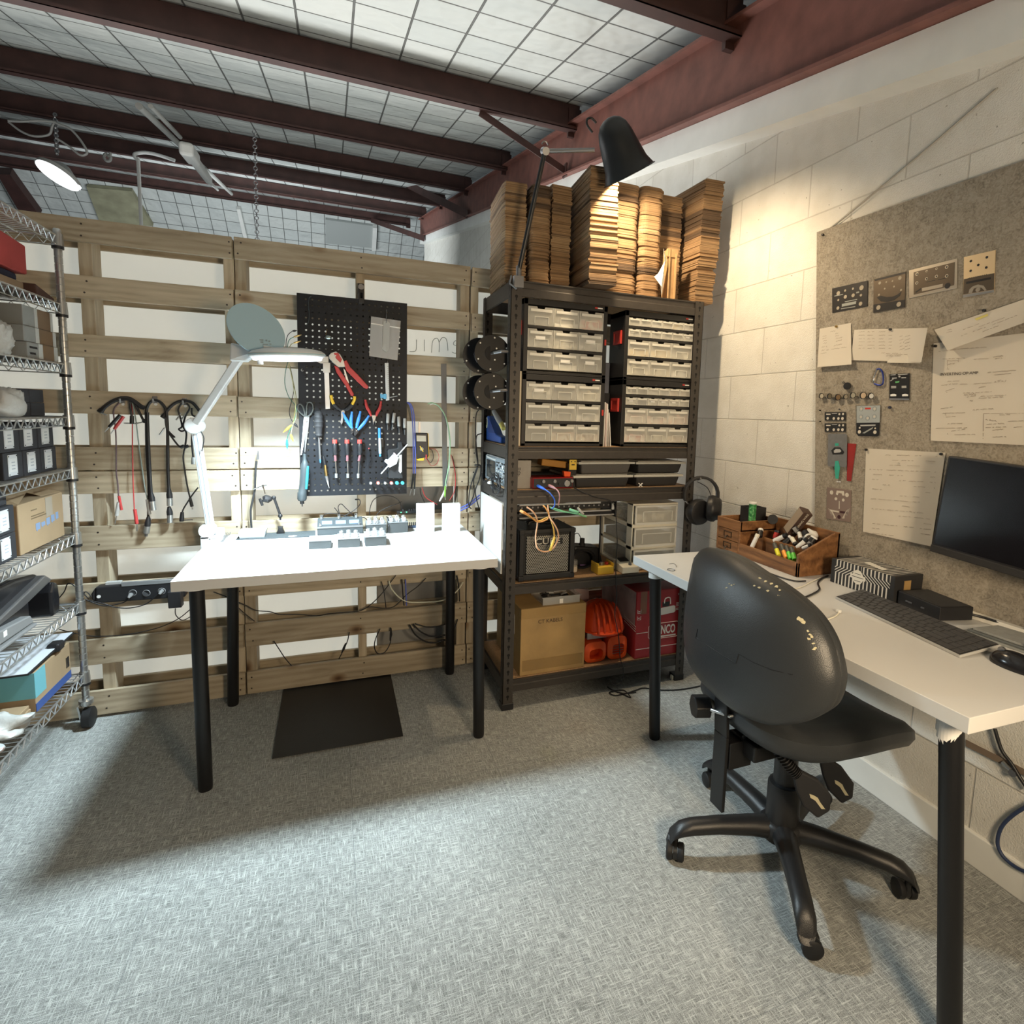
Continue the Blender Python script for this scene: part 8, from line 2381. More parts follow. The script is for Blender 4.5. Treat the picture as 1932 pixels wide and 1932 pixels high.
for q_ in([(95,245),(140,236),(140,240),(95,249)],[(150,275),(215,262),(215,266),(150,279)],[(130,312),(205,300),(205,304),(130,316)],[(210,225),(225,222),(225,230),(210,233)]):
 flat('print_line',z3(q_),m_pfine,t,.0034,.0003)
t=panel('bronze metal panel with a black foot strip, second in the row',[(302,158),(470,118),(465,305),(300,335)],m_pbrn,[(334,178,.005),(369,173,.003),(401,168,.003),(440,152,.006),(360,208,.003),(409,197,.003),(330,240,.0035),(446,215,.0035)])
flat('foot_strip',z3([(300,292),(466,265),(465,305),(300,335)]),mPB,t,.0033,.0006)
for x,y in((327,307),(434,290)):
 disc('panel_hole',z3([(x,y)])[0],.0078,m_pcut,t,.0040,.0004)
arc=[(318,255),(340,275),(375,278),(410,268),(440,245),(448,222),(425,240),(400,250),(370,252),(340,245)]
flat('dark_arc',z3(arc),mPB,t,.0034,.0003)
flat('top_print',z3([(310,168),(400,146),(470,128),(468,120),(400,135),(304,160)]),mPB,t,.0034,.0003)
t=panel('silver framed metal panel, third in the row',[(487,112),(742,48),(740,205),(488,258)],m_psil,[])
flat('inset',z3([(512,122),(728,68),(724,190),(512,240)]),m_pbrn,t,.0033,.0004)
for x,y,r in((530,131,.0052),(581,116,.0035),(633,103,.0035),(686,94,.0052),(529,178,.0048),(580,156,.0048),(632,143,.0048),(686,141,.0052)):
 disc('bushing',z3([(x,y)])[0],r,m_psil,t,.0037,.0006)
 disc('panel_hole',z3([(x,y)])[0],r*.5,mPB,t,.0044,.0003)
disc('foot_hole',z3([(690,192)])[0],.0085,mPB,t,.0037,.0004)
flat('print_block',z3([(555,205),(665,182),(664,200),(556,222)]),m_psil,t,.0037,.0003)
for q_ in([(580,172),(625,162),(625,165),(580,175)],[(640,160),(680,151),(680,154),(640,163)],[(520,225),(550,205),(555,208),(524,230)]):
 flat('print_line',z3(q_),mPB,t,.0037,.0003)
t=panel('shiny metal panel with a warm reflected glow in its colour, rightmost in the row',[(776,42),(942,4),(934,226),(772,256)],m_pglow,[])
for x,y in((813,63),(897,43),(852,83),(812,114),(894,97)):
 disc('panel_hole',z3([(x,y)])[0],.0035,mPB,t,.0033,.0004)
flat('dark_band',z3([(776,158),(936,126),(934,212),(773,238)]),m_pbrn,t,.0033,.0004)
flat('print_block',z3([(788,172),(918,147),(917,158),(788,184)]),mPB,t,.0037,.0003)
for k in range(9):
 flat('tick',z3([(805+11*k,150-2.3*k),(809+11*k,149-2.3*k),(803+11*k,158-2.3*k),(799+11*k,159-2.3*k)]),m_pbrn,t,.0033,.0004)
flat('dial_art',z3([(800,232),(805,212),(822,196),(850,186),(880,192),(895,215),(885,219),(870,204),(850,200),(828,207),(818,230)]),m_psil,t,.0037,.0004)
disc('dial_centre',z3([(850,213)])[0],.0065,m_psil,t,.0037,.0004)
flat('bright_lip',z3([(771,240),(934,214),(934,226),(772,256)]),mST,t,.0037,.0010)
# ---- papers with handwriting
m_pap=mat('note_paper',(.60,.555,.475),.85,var=.03,vscale=4)
m_ink2=mat('brown_ink',(.16,.09,.05),.8)
m_inkd=mat('dark_ink',(.06,.05,.045),.8)
def strokes(rows,m,par,off,seed,name='handwriting',th=.0004):
 """rows of short wavy pen strokes between pixel end points"""
 r=random.Random(seed)
 mb=MB()
 for(x0,y0,x1,y1,amp) in rows:
  L=math.hypot(x1-x0,y1-y0)
  n=max(3,int(L/1.6))
  pts=[]
  k=0
  while k<=n:
   u=k/n
   pts.append(Wp(x0+(x1-x0)*u,y0+(y1-y0)*u+amp*((-1)**k)*r.uniform(.2,1),off))
   if r.random()<.14 and len(pts)>2:
    mb.tube(pts,th,3,0,False)
    pts=[]
    k+=1
   k+=1
  if len(pts)>1:
   mb.tube(pts,th,3,0,False)
 return bob(name,mb,m,par)
def zrows(zf,rows):
 out=[]
 for x0,y0,x1,y1,a in rows:
  p0,p1=zf([(x0,y0)])[0],zf([(x1,y1)])[0]
  out.append((*p0,*p1,a))
 return out
def curled(name,px,offs,m,par,n=10):
 """sheet between four pixel corners whose stand-off from the board varies: offs(u, v)"""
 a,b_,c_,d=px
 vs,fs=[],[]
 for side in(0,.0004):
  for j in range(n+1):
   for i in range(n+1):
    u,v=i/n,j/n
    x=(a[0]*(1-u)+b_[0]*u)*(1-v)+(d[0]*(1-u)+c_[0]*u)*v
    y=(a[1]*(1-u)+b_[1]*u)*(1-v)+(d[1]*(1-u)+c_[1]*u)*v
    vs.append(Wp(x,y,offs(u,v)-side))
 k=(n+1)**2
 for j in range(n):
  for i in range(n):
   q=j*(n+1)+i
   fs.append((q,q+1,q+n+2,q+n+1))
   fs.append((k+q,k+q+n+1,k+q+n+2,k+q+1))
 for i in range(n):
  for q,s in((i,1),(n*(n+1)+i,1)):
   fs.append((q,k+q,k+q+1,q+1))
  for q in(i*(n+1),i*(n+1)+n):
   fs.append((q,q+n+1,k+q+n+1,k+q))
 return bob(name,MB().add(vs,fs),m,par,sf=30)
def pin(px,label,m=None,r=.0042,off=.003):
 q=Wp(*px,off)
 t=tng('push_pin',label,'pin',q,'push pins on the pinboard')
 bob('head',MB().cyl(q,q+Vector((-.006,0,0)),r,12),m or mBK,t,sf=40)
 bob('shaft',MB().cyl(q+Vector((.004,0,0)),q,r*.4,8),mST,t)
 return t
t=tng('note_paper','small white note pinned at the left edge of the pinboard under the black metal panel','paper',Wp(*z5([(120,150)])[0]))
curled('sheet',z5([(45,55),(205,25),(208,238),(33,252)]),lambda u,v:.003+.014*v*v,m_pap,t)
strokes(zrows(z5,[(60,95,85,90,1),(125,80,140,77,1),(60,105,80,101,1),(125,92,142,90,1),(64,117,80,114,1),(128,105,160,99,1),(64,130,80,127,1),(128,120,158,113,1),(55,150,82,146,1.4),(118,142,160,133,1.6),(55,167,92,162,1.4),(105,160,182,150,1.4),(50,182,80,178,1),(100,70,125,66,.8)]),m_ink2,t,.0185,1)
t=tng('note_paper','wide white note with a curled right edge and a table of handwriting','paper',Wp(*z5([(400,140)])[0]))
curled('sheet',z5([(222,60),(598,50),(566,226),(205,216)]),lambda u,v:.003+.004*v+.035*max(0,u-.72)**1.5/.15,m_pap,t)
curled('lower_sheet',z5([(400,190),(574,190),(560,232),(390,229)]),lambda u,v:.004+.004*v+.012*u,m_pap,t,4)
rw=[]
for j,y in enumerate((72,90,108,124,141,157)):
 for x0,x1 in((245,275),(290,325),(348,380),(398,415),(455,478),(482,508)):
  if(x0>440 and j==0):
   continue
  rw.append((x0,y-1+(12 if x0>440 else 0)*.6,x1,y-2,.9))
rw+=[(360,180,380,178,1),(385,182,460,181,1),(390,190,525,184,.8),(385,195,460,194,1)]
strokes(zrows(z5,rw),m_ink2,t,.0115,2)
pin(z5([(410,59)])[0],'black push pin at the top of the wide white note')
pin(z5([(133,44)])[0],'tan push pin at the top of the small white note',m_brass)
# large sheet of circuits
t=tng('note_sheet','large white sheet of circuit notes pinned at the right of the pinboard','paper',Wp(1850,740))
big=[(1530+628/2.7164,600+130/2.7164),(1990,622),(1996,843),(1530+613/2.7164,600+628/2.7164)]
curled('sheet',big,lambda u,v:.002+.003*v,m_pap,t)
q0,q1=z5([(662,300)])[0],z5([(830,293)])[0]
A0,A1=Wp(*q0,.0058),Wp(*q1,.0058)
dx=(A1-A0).normalized()
Mt=frame(A0,dx,z=(-1,0,0))
bob('lettering',text_mb('INVERTING OP AMP',Mt@Matrix.Translation(((0,.006,0))),.0120,.0003),m_inkd,t)
rw=[(655,172,760,160,.8),(765,158,900,150,.9),(675,210,790,205,.5),(700,215,700,250,.4),(700,220,755,218,.5),(755,205,757,235,.3),(702,238,735,233,1.4),(695,262,708,262,.8),(700,250,702,272,.3),(835,212,910,208,1),(935,200,985,194,1.6),(945,210,980,205,1.2),(905,280,1055,268,1.2),(940,292,1030,284,1.2),(668,345,760,335,1.2),(700,325,760,322,.8),(765,340,810,338,1),(835,338,925,332,1),(940,328,1000,322,1.6),(955,322,975,318,1),(690,375,735,360,.6),(695,380,697,382,1),(780,385,925,378,.8),(860,358,895,350,1.6),(785,395,850,388,1.8),(800,405,845,398,1.6),(860,412,985,405,1.2),(870,402,1000,395,1),(815,425,830,424,1.5),(665,465,735,455,1.2),(675,488,790,486,1),(690,488,692,510,.3),(692,508,745,503,.8),(830,470,935,465,1.6),(700,542,775,540,1),(640,565,800,563,1.2),(720,580,790,570,1),(735,598,850,596,1),(700,590,702,600,.8),(885,490,1090,488,.3),(885,490,882,620,.3),(965,497,1030,495,1),(895,520,950,528,1.6),(900,545,990,540,1.2),(895,562,1000,558,1),(930,575,985,570,1.4),(1010,530,1090,526,1),(930,610,1000,608,1.2),(1040,560,1090,556,1)]
strokes(zrows(z5,rw),m_ink2,t,.0056,3)
pin(z5([(641,144)])[0],'black push pin at the top left corner of the large circuit sheet',off=.004)
t=tng('note_sheet','white sheet slanting over the corner of the large circuit sheet, with a yellow mark','paper',Wp(1850,620))
sl_=[(1530+632/2.7164,600+60/2.7164),(1990,545),(1985,590),(1530+700/2.7164,600+166/2.7164)]
curled('sheet',sl_,lambda u,v:.007+.020*v*v,m_pap,t)
flat('highlight',z5([(838,4),(905,-22),(908,-12),(850,12)]),mat('yellow_highlight',(.62,.55,.16),.8),t,.0095,.0003)
strokes(zrows(z5,[(700,62,720,58,1),(695,75,722,68,1),(780,60,860,30,.9),(770,92,800,80,.9),(860,45,1000,-5,.9),(830,70,900,45,.9),(930,35,1060,-15,.9),(880,70,960,40,.8)]),m_ink2,t,.0215,4)
pin((1858,586),'black push pin in the slanting white sheet',off=.010)
# lower sheet
t=tng('note_sheet','tall white sheet of dense notes pinned left of the monitor','paper',Wp(1700,930))
low=[(1634,846),(1784,854),(1757,1031),(1628,1003)]
curled('sheet',low,lambda u,v:.002+.004*v,m_pap,t)
rw=[]
r_=random.Random(12)
for j in range(17):
 y=858+j*9.2
 x=1640+r_.uniform(0,8)
 while x<1768-j*.9:
  L=r_.uniform(9,30)
  if r_.random()<.62:
   rw.append((x,y+(x-1640)*(.02+j*.006),min(x+L,1770-j),y+(x+L-1640)*(.02+j*.006),r_.uniform(.6,1.6)))
  x+=L+r_.uniform(3,14)
strokes(rw,m_ink2,t,.0066,6)
strokes([(1694,874,1698,874,1.5),(1693,877,1698,877,1)],m_inkd,t,.0066,7)
pin(z4([(360,575)])[0],'black push pin at the top left of the tall note sheet',off=.004)
pin(z4([(842,603)])[0],'black push pin at the top right of the tall note sheet',off=.004)
# ---- small things on the board
t=tng('carabiner','blue carabiner with a silver gate hung on the pinboard','carabiner',Wp(*z4([(432,110)])[0]))
cp=[(408,150),(440,160),(462,150),(466,110),(458,70),(440,55),(425,58)]
bob('body',MB().tube(quad(z4(cp),.006),.0028,8,5),mat('anodised_blue',(.035,.06,.30),.3,.6),t,sf=60)
bob('gate',MB().tube(quad(z4([(425,58),(410,100),(402,135),(408,150)]),.006),.0022,8,3),mCH,t,sf=60)
t=tng('circuit_board','black circuit board with pale markings right of the carabiner','circuit board',Wp(*z4([(568,170)])[0]))
flat('board',z4([(506,88),(634,82),(632,255),(504,254)]),mPB,t,.002,.0020)
for q_ in([(512,92),(545,90),(545,94),(512,96)],[(560,90),(622,86),(622,90),(560,94)],[(522,112),(552,110),(552,116),(522,118)],[(582,108),(612,107),(612,114),(582,115)],[(516,165),(548,164),(548,170),(516,171)],[(584,164),(614,163),(614,170),(584,171)],[(516,174),(548,173),(548,178),(516,179)],[(584,173),(614,172),(614,177),(584,178)],[(562,100),(574,98),(576,108),(566,110)],[(510,130),(530,118),(532,122),(512,134)]):
 flat('marking',z4(q_),mLG,t,.0040,.0003)
flat('green_mark',z4([(542,136),(570,132),(566,142),(544,146)]),mat('pcb_green',(.12,.42,.16),.5),t,.0040,.0003)
for x in(530,606):
 flat('pad',z4([(x-20,220),(x-6,215),(x+8,215),(x+20,220),(x+18,230),(x-18,231)]),mPW,t,.0040,.0003)
flat('silver_edge',z4([(505,244),(632,246),(632,254),(504,253)]),mST,t,.0040,.0005)
t=tng('black_tag','round black tag hung on a pin above the row of badges','tag',Wp(*z4([(235,165)])[0]))
disc('disc',z4([(236,165)])[0],.0155,mBK,t,.006,.003,24,.85)
bob('loop',MB().tube(quad(z4([(222,150),(208,148),(206,140),(214,138),(222,150)]),.008),.0012,6,3),mBK,t,sf=60)
for i,(x,y,r,col_,lab) in enumerate(((70,229,.0105,(.42,.38,.30),'dark rimmed badge with a pale face, nearest the board edge'),(122,231,.0105,(.12,.10,.07),'dark badge, second in the row of badges'),(176,237,.0120,(.16,.10,.05),'brown badge hanging lowest, third in the row of badges'),(226,234,.0095,(.25,.22,.17),'small dark pale-centred badge, fourth in the row of badges'),(272,225,.0110,(.30,.28,.22),'ring patterned badge, fifth of the badges'),(338,226,.0125,(.50,.38,.26),'large tan badge, sixth in the row of badges'),(390,229,.0105,(.60,.60,.57),'white badge, last at the right of the row of badges'))):
 t=tng('badge',lab,'badge',Wp(*z4([(x,y)])[0]),'row of badges on the pinboard')
 disc('rim',z4([(x,y)])[0],r,mBK,t,.010,.004,24)
 disc('face',z4([(x,y)])[0],r*.8,mat('badge_face_%d'%i,col_,.35),t,.0142,.0006,24)
 q=Wp(*z4([(x,y)])[0],0)
 bob('pin_post',MB().cyl(q,q+Vector((-.010,0,0)),.0012,6),mST,t)
m_tagb=mat('label_black',(.014,.014,.015),.5)
for i,(yo,lab) in enumerate(((0,'upper of two small black drilled plates near the board edge'),(72,'lower of two small black drilled plates near the board edge'))):
 t=tng('drilled_plate',lab,'plate',Wp(*z4([(155,360+yo)])[0]),'small drilled plates')
 flat('plate',z4([(88,333+yo),(224,332+yo),(223,388+yo),(88,387+yo)]),m_tagb,t,.002,.0018)
 for x,y,r in((108,373,.0052),(147,374,.0052),(177,374,.0052),(203,374,.0055),(183,346,.0040),(207,345,.0042)):
  disc('hole',z4([(x,y+yo)])[0],r,m_pap,t,.0039,.0003)
 flat('slot',z4([(98,343+yo),(126,343+yo),(126,350+yo),(98,350+yo)]),m_pap,t,.0039,.0003)
 flat('print',z4([(134,340+yo),(168,339+yo),(168,343+yo),(134,344+yo)]),mLG,t,.0039,.0002)
t=tng('silver_panel','silver and black pedal panel with five ringed holes right of the small plates','panel',Wp(*z4([(368,390)])[0]))
flat('plate',z4([(292,292),(447,288),(444,300),(438,480),(425,490),(305,487),(291,470)]),mPB,t,.002,.0022)
flat('silver_top',z4([(294,294),(446,289),(442,400),(294,402)]),mat('panel_pale',(.46,.50,.50),.35,.4),t,.0043,.0005)
for x,y in((324,312),(410,312),(322,364),(365,372),(408,362)):
 disc('ring',z4([(x,y)])[0],.0080,mDS,t,.0049,.0004,24)
 disc('ring_face',z4([(x,y)])[0],.0070,mat('panel_pale',(.46,.50,.50),.35,.4),t,.0053,.0003,24)
 disc('hole',z4([(x,y)])[0],.0040,m_pap,t,.0056,.0003,16)
flat('red_mark',z4([(348,305),(384,304),(384,314),(348,315)]),m_red,t,.0049,.0005)
for x,y,r in((314,434,.0035),(414,437,.0030),(312,460,.0062),(412,462,.0062)):
 disc('hole',z4([(x,y)])[0],r,m_pap,t,.0043,.0004)
flat('streak',z4([(330,468),(400,428),(396,440),(345,470)]),m_pfine,t,.0043,.0003)
flat('print',z4([(318,415),(415,412),(415,421),(318,424)]),mLG,t,.0043,.0003)
pin(z4([(512,303)])[0],'dark navy push pin right of the silver panel',m_navy,.0045)
pin(z4([(187,315)])[0],'tiny dark pin above the small plates',mBK,.0022)
pin(z4([(62,322)])[0],'tiny dark pin at the board edge beside the upper small plate',mBK,.0022)
pin(z4([(63,393)])[0],'tiny dark pin at the board edge between the small plates',mBK,.0020)
t=tng('hang_tag','grey printed tag with a turquoise strip hanging below the small plates','tag',Wp(*z4([(168,580)])[0]))
flat('tag',z4([(110,478),(118,472),(224,473),(232,480),(229,680),(222,688),(112,682),(107,674)]),mat('tag_grey',(.15,.155,.16),.6,var=.12,vscale=60),t,.006,.0016)
m_turq=mat('turquoise_strip',(.04,.36,.27),.5)
flat('turquoise_strip',z4([(156,648),(176,646),(186,690),(176,762),(158,760),(152,690)]),m_turq,t,.0078,.0012)
flat('turquoise_spot',z4([(154,534),(176,532),(180,548),(156,552)]),m_turq,t,.0078,.0004)
flat('emblem',z4([(130,580),(150,560),(190,560),(214,590),(206,604),(140,606)]),m_tagb,t,.0078,.0004)
flat('emblem_light',z4([(146,582),(160,570),(186,572),(196,584),(186,592),(150,596)]),mLG,t,.0083,.0003)
flat('white_foot',z4([(164,776),(190,778),(190,786),(164,784)]),mPW,t,.001,.0015)
t=bob('red_strip',MB().slab(quad(z4([(235,533),(290,538),(256,778),(231,774)]),.0035),.0022,(-1,0,0)),mat('red_strap',(.28,.018,.015),.5,var=.1,vscale=30))
tag(t,'tapered red strip hanging beside the grey tag','strip')
t=tng('art_panel','mauve brown printed panel with cut-outs low on the pinboard','panel',Wp(*z4([(175,930)])[0]))
m_mauve=mat('mauve_metal',(.27,.20,.17),.45,.3)
flat('plate',z4([(104,815),(259,836),(253,1042),(98,1018)]),m_mauve,t,.001,.0020)
for x,y,r in((133,850,.0078),(232,866,.0078),(161,891,.0058),(208,899,.0055)):
 disc('cut_out',z4([(x,y)])[0],r,m_pap,t,.0032,.0003)
flat('motif',z4([(160,862),(166,838),(212,842),(216,870),(202,870),(198,856),(178,853),(172,868)]),m_pap,t,.0032,.0003)
flat('stem',z4([(180,905),(184,905),(184,955),(179,955)]),m_pap,t,.0032,.0003)
for k in range(5):
 for s in(-1,1):
  x0=181+s*34
  st=MB().tube(quad(z4([(181+s*(70-4*k),955+10*k),(181+s*(48-3*k),968+7*k),(181+s*(36-3*k),990+5*k),(181+s*(34-3*k),1018)]),.0034),.0007,4,3)
  bob('wave_line',st,m_pap,t)
disc('dark_spot',z4([(181,1008)])[0],.0075,mat('dark_maroon',(.05,.015,.02),.5),t,.0032,.0003)
flat('print',z4([(125,960),(180,970),(180,980),(125,970)]),m_pap,t,.0032,.0003)
flat('dark_print',z4([(186,968),(238,976),(238,990),(186,982)]),mat('dark_maroon',(.05,.015,.02),.5),t,.0032,.0003)
# cord from the board corner up the wall
def wall(px,py,off=.003):
 return P(px,py,'x',XR-off)
for k in range(2):
 cbl('cord',[wall(1553+3*k,441-3*k,.004+.006*k)]+[wall(1553+(1836-1553)*u+4*k,441+(204-441)*u-2*k+3*sin(3*u),.004+.006*k) for u in(.2,.45,.7,.9,1.15)],.0022,mat('wall_cord',(.45,.42,.36),.7),['lower pale cord running up the block wall from the pinboard corner','upper pale cord running up the block wall beside its twin'][k],'cord',group='cords on the block wall')
pin((1553,443),'black push pin at the top left corner of the pinboard',off=.001)
# ------------------------------------------------------------------ things on the desk
def dz(x,y):
 return 1540+x/2.786,1020+y/2.786
m_walnut=wood_mat('stained_wood',[(.25,(.075,.030,.012)),(.5,(.19,.085,.032)),(.75,(.30,.145,.058))],'Y',7,5,.5,.12,False)
m_dark=mat('dark_bronze',(.06,.045,.035),.4,.6)
t=tng('wooden_organiser','stained wooden desk organiser with two small drawers and an open sloping tray','organiser',(2.10,-.97,TH))
ox0,ox1,oy0,oy1,om=2.004,2.196,-1.197,-.745,-.890
z0=TH+.0005
w=.010
c_=bob('drawer_case',MB().box(ox0+.001,ox1,om,om+w,z0,TH+.140).box(ox0+.001,ox1,oy1-w,oy1,z0,TH+.140).box(ox0+.001,ox1,om,oy1,TH+.098,TH+.106).box(ox0,ox0+w,om,oy1,TH+.098,TH+.140).box(ox1-w,ox1,om,oy1,z0,TH+.146).box(ox0+.002,ox1,om,oy1,z0,TH+.006),m_walnut,t,bv=.0015)
for k in range(2):
 za=TH+.007+.046*k
 d=bob('drawer',MB().box(ox0,ox0+.012,om+w+.001,oy1-w-.001,za,za+.043).box(ox0+.012,ox1-.02,om+w+.003,oy1-w-.003,za+.002,za+.038),m_walnut,t,bv=.001)
 yc=(om+oy1)/2
 fr=MB()
 for(ya,yb,zc,zd) in((yc-.024,yc+.024,.031,.034),(yc-.024,yc+.024,.012,.014),(yc-.024,yc-.021,.012,.034),(yc+.021,yc+.024,.012,.034)):
  fr.box(ox0-.002,ox0,ya,yb,za+zc,za+zd)
 bob('label_frame',fr,m_dark,d)
 bob('pull',MB().tube([(ox0-.001,yc,za+.016),(ox0-.010,yc,za+.014),(ox0-.013,yc,za+.006)],.004,8),m_dark,d,sf=50)
MX=Matrix(((1,0,0,0),(0,0,1,0),(0,1,0,0),(0,0,0,1)))
bob('front_panel',MB().box(ox0,ox0+w,oy0,om-.0005,z0,TH+.052),m_walnut,t,bv=.0015)
bob('side_panel',MB(MX).prism([(ox0,z0),(ox1,z0),(ox1,TH+.150),(ox1-.025,TH+.150),(ox0,TH+.082)],oy0,oy0+w),m_walnut,t,bv=.0015)
bob('back_panel',MB().box(ox1-w,ox1,oy0,om,z0,TH+.152),m_walnut,t,bv=.0015)
bob('divider',MB().box(ox0+.075,ox0+.083,oy0+w,om-.0005,z0,TH+.085),m_walnut,t,bv=.001)
bob('floor_panel',MB().box(ox0+.004,ox1,oy0+.002,om,z0,TH+.008),m_walnut,t)
zt=TH+.1065
# on top of the drawers
o=bob('black_open_box',MB().box(2.105,2.180,-.838,-.766,zt,zt+.003).box(2.105,2.108,-.838,-.766,zt,zt+.078).box(2.177,2.180,-.838,-.766,zt,zt+.078).box(2.105,2.180,-.838,-.835,zt,zt+.078).box(2.105,2.180,-.769,-.766,zt,zt+.078),mBM,bv=.001)
tag(o,'black open cardboard box on top of the wooden organiser','box')
gt=Vector((2.055,-.872,zt))
gq=P(1340+412/3.9,900+300/3.9,'z',zt+.030)
gt=Vector((2.085,-.862,zt))
t=tng('green_tube','green tube with a white cap standing on the wooden organiser','tube',gt)
m_grn2=mat('tube_green',(.045,.32,.08),.45)
nt,b,N=nodes_of(m_grn2)
tc=N('TexCoord');nz_=N('TexNoise');nz_.inputs['Scale'].default_value=90;nt.links.new(tc.outputs['Object'],nz_.inputs[0])
nt.links.new(ramp(nt,nz_.outputs[0],[(.4,(.015,.13,.035)),(.55,(.05,.32,.09)),(.68,(.22,.5,.22))]),b.inputs['Base Color'])
bob('barrel',MB().cyl(gt,gt+Vector((0,0,.100)),.0148,24),m_grn2,t,sf=40,bv=.001)
bob('cap',MB().cyl(gt+Vector((0,0,.1003)),gt+Vector((0,0,.108)),.0155,24),mPW,t,sf=40,bv=.001)
for i in range(3):
 o=bob('paper_packet',MB().hexa([(2.018,-.862+.012*i,zt+.004*i),(2.060,-.870+.012*i,zt+.004*i),(2.075,-.770+.004*i,zt+.004*i),(2.022,-.762+.002*i,zt+.004*i)],[(2.018,-.862+.012*i,zt+.0036+.004*i),(2.060,-.870+.012*i,zt+.0036+.004*i),(2.075,-.770+.004*i,zt+.0036+.004*i),(2.022,-.762+.002*i,zt+.0036+.004*i)]),mat('packet_%d'%i,[(.62,.58,.48),(.70,.66,.58),(.74,.70,.62)][i],.6))
 tag(o,['lowest white paper packet on the wooden organiser','middle white paper packet on the wooden organiser','top white paper packet with red print on the wooden organiser'][i],'packet','paper packets on the organiser')
bob('red_print',MB().box(2.026,2.034,-.795,-.780,zt+.0115,zt+.0120),m_red,o)
o=bob('dark_roll',MB().cyl((2.155,-.905,TH+.150),(2.135,-.925,TH+.155),.020,18),mBM,sf=40)
o.location.z=TH+.128
o=tag(o,'dark round roll behind the green tube','roll')
# pens, markers and boxes in the tray
zb=TH+.0085
def oz(x,y,v):
 return P(1340+x/3.9,900+y/3.9,'x',v)
def stick(name,label,cat,pa,pb_,xa,xb,r,parts,group=None):
 a,e=oz(*pa,xa),oz(*pb_,xb)
 t=tng(name,label,cat,a,group)
 for nm,u0,u1,k,m in parts:
  bob(nm,MB().tube([a.lerp(e,u0),a.lerp(e,(u0+u1)/2),a.lerp(e,u1)],[r*k,r*k,r*k*.96],14),m,t,sf=40,bv=.0006)
 return t
stick('white_marker','plain white marker leaning in the front tray beside the drawers','marker',(302,525),(352,420),2.030,2.050,.0085,(('barrel',0,.8,1,mPW),('cap',.8,1,1.05,m_cream)))
for i,(pa,pb_,cc_,lab) in enumerate((((505,580),(472,490),(.75,.72,.04),'yellow highlighter with a dark cap in the front tray'),((560,595),(522,500),(.90,.33,.05),'orange highlighter with a dark cap in the front tray'),((592,605),(560,510),(.10,.55,.05),'green highlighter with a dark cap left of its twin in the front tray'),((622,610),(596,520),(.12,.58,.06),'green highlighter with a dark cap at the right end of the front tray'))):
 stick('highlighter',lab,'highlighter',pa,pb_,2.028,2.050,.0085,(('barrel',0,.52,1.0,mat('hl_%d'%i,cc_,.4)),('cap',.52,1,.95,mat('hl_cap',(.07,.07,.06),.5))),'highlighters in the front tray')
 # carton lying tilted
a,e=oz(545,405,2.13),oz(672,245,2.15)
t=tng('slim_carton','dark brown slim carton with pale lettering lying tilted in the tray','carton',a)
up_=Vector((-.55,-.25,.8))
bob('carton',MB().bar(a+Vector((.012,-.012,0)),e+Vector((.012,-.012,0)),.040,.040,up_),mat('carton_brown',(.075,.045,.035),.5),t,bv=.001)
dd=(e-a).normalized()
nrm=dd.cross(up_).normalized()
upn=nrm.cross(dd).normalized()
if nrm.x>0:
 nrm=-nrm
Mc=frame(a+Vector((.012,-.012,0))+nrm*.0204+dd*.012-Vector((0,0,0)),dd,z=nrm)
bob('lettering',text_mb('SOLDERING WIRE',Mc@Matrix.Translation((0,0,0)),.0125,.0003),m_cream,t)
Mc2=frame(a+Vector((.012,-.012,0))+upn*.0204,dd,z=upn)
L_=(e-a).length
bob('pale_top',MB(Mc2).box(.005,L_-.005,-.018,.018,0,.0004),mat('carton_tan',(.30,.24,.18),.5),t)
for(pa,pb_,xa,xb,r,m_,nm,lb) in(((470,470,),(565,425),2.085,2.10,.009,mPW,'white_marker','white marker lying in the middle of the tray'),((600,450),(630,500),2.10,2.09,.0085,m_cream,'white_marker','short white marker pointing down in the tray'),((640,520),(715,455),2.085,2.10,.0085,mPW,'white_marker','white marker crossing towards the right of the tray'),((655,410),(668,470),2.12,2.10,.0075,mPW,'white_marker','thin white marker upright at the back of the tray'),((680,525),(740,500),2.08,2.09,.007,mPW,'white_marker','white marker lowest at the right of the tray'),((545,490),(600,440),2.09,2.11,.011,mBK,'black_marker','black marker under the white markers in the tray'),((690,400),(720,440),2.12,2.12,.012,mBK,'black_marker','thick black marker behind in the tray'),((740,480),(768,440),2.10,2.11,.012,mBK,'black_marker','black marker with a white end at the right of the tray'),((365,440),(372,385),2.06,2.08,.010,mBK,'black_marker','black marker standing behind the front tray divider'),((480,455),(497,395),2.12,2.13,.012,m_red,'red_marker','red marker standing at the left of the back tray'),((620,400),(650,380),2.12,2.13,.014,mGR,'grey_case','grey clear case among the markers in the tray')):
 stick(nm,lb,nm.split('_')[1],pa,pb_,xa,xb,r,(('barrel',0,.75,1,m_),('cap',.75,1,1.06,mBK if m_ is not mBK else mPW)),'markers in the tray')
lump('tissue','white tissue bundle behind the tilted carton','tissue',(2.165,-1.09,TH+.085),(.02,.03,.03),mPW,4)
o=bpy.data.objects['tissue']
# black and white printed carton
m_bw=mat('patterned_carton',(.02,.02,.022),.5)
nt,b,N=nodes_of(m_bw)
tc=N('TexCoord');sp=N('SeparateXYZ');nt.links.new(tc.outputs['Object'],sp.inputs[0])
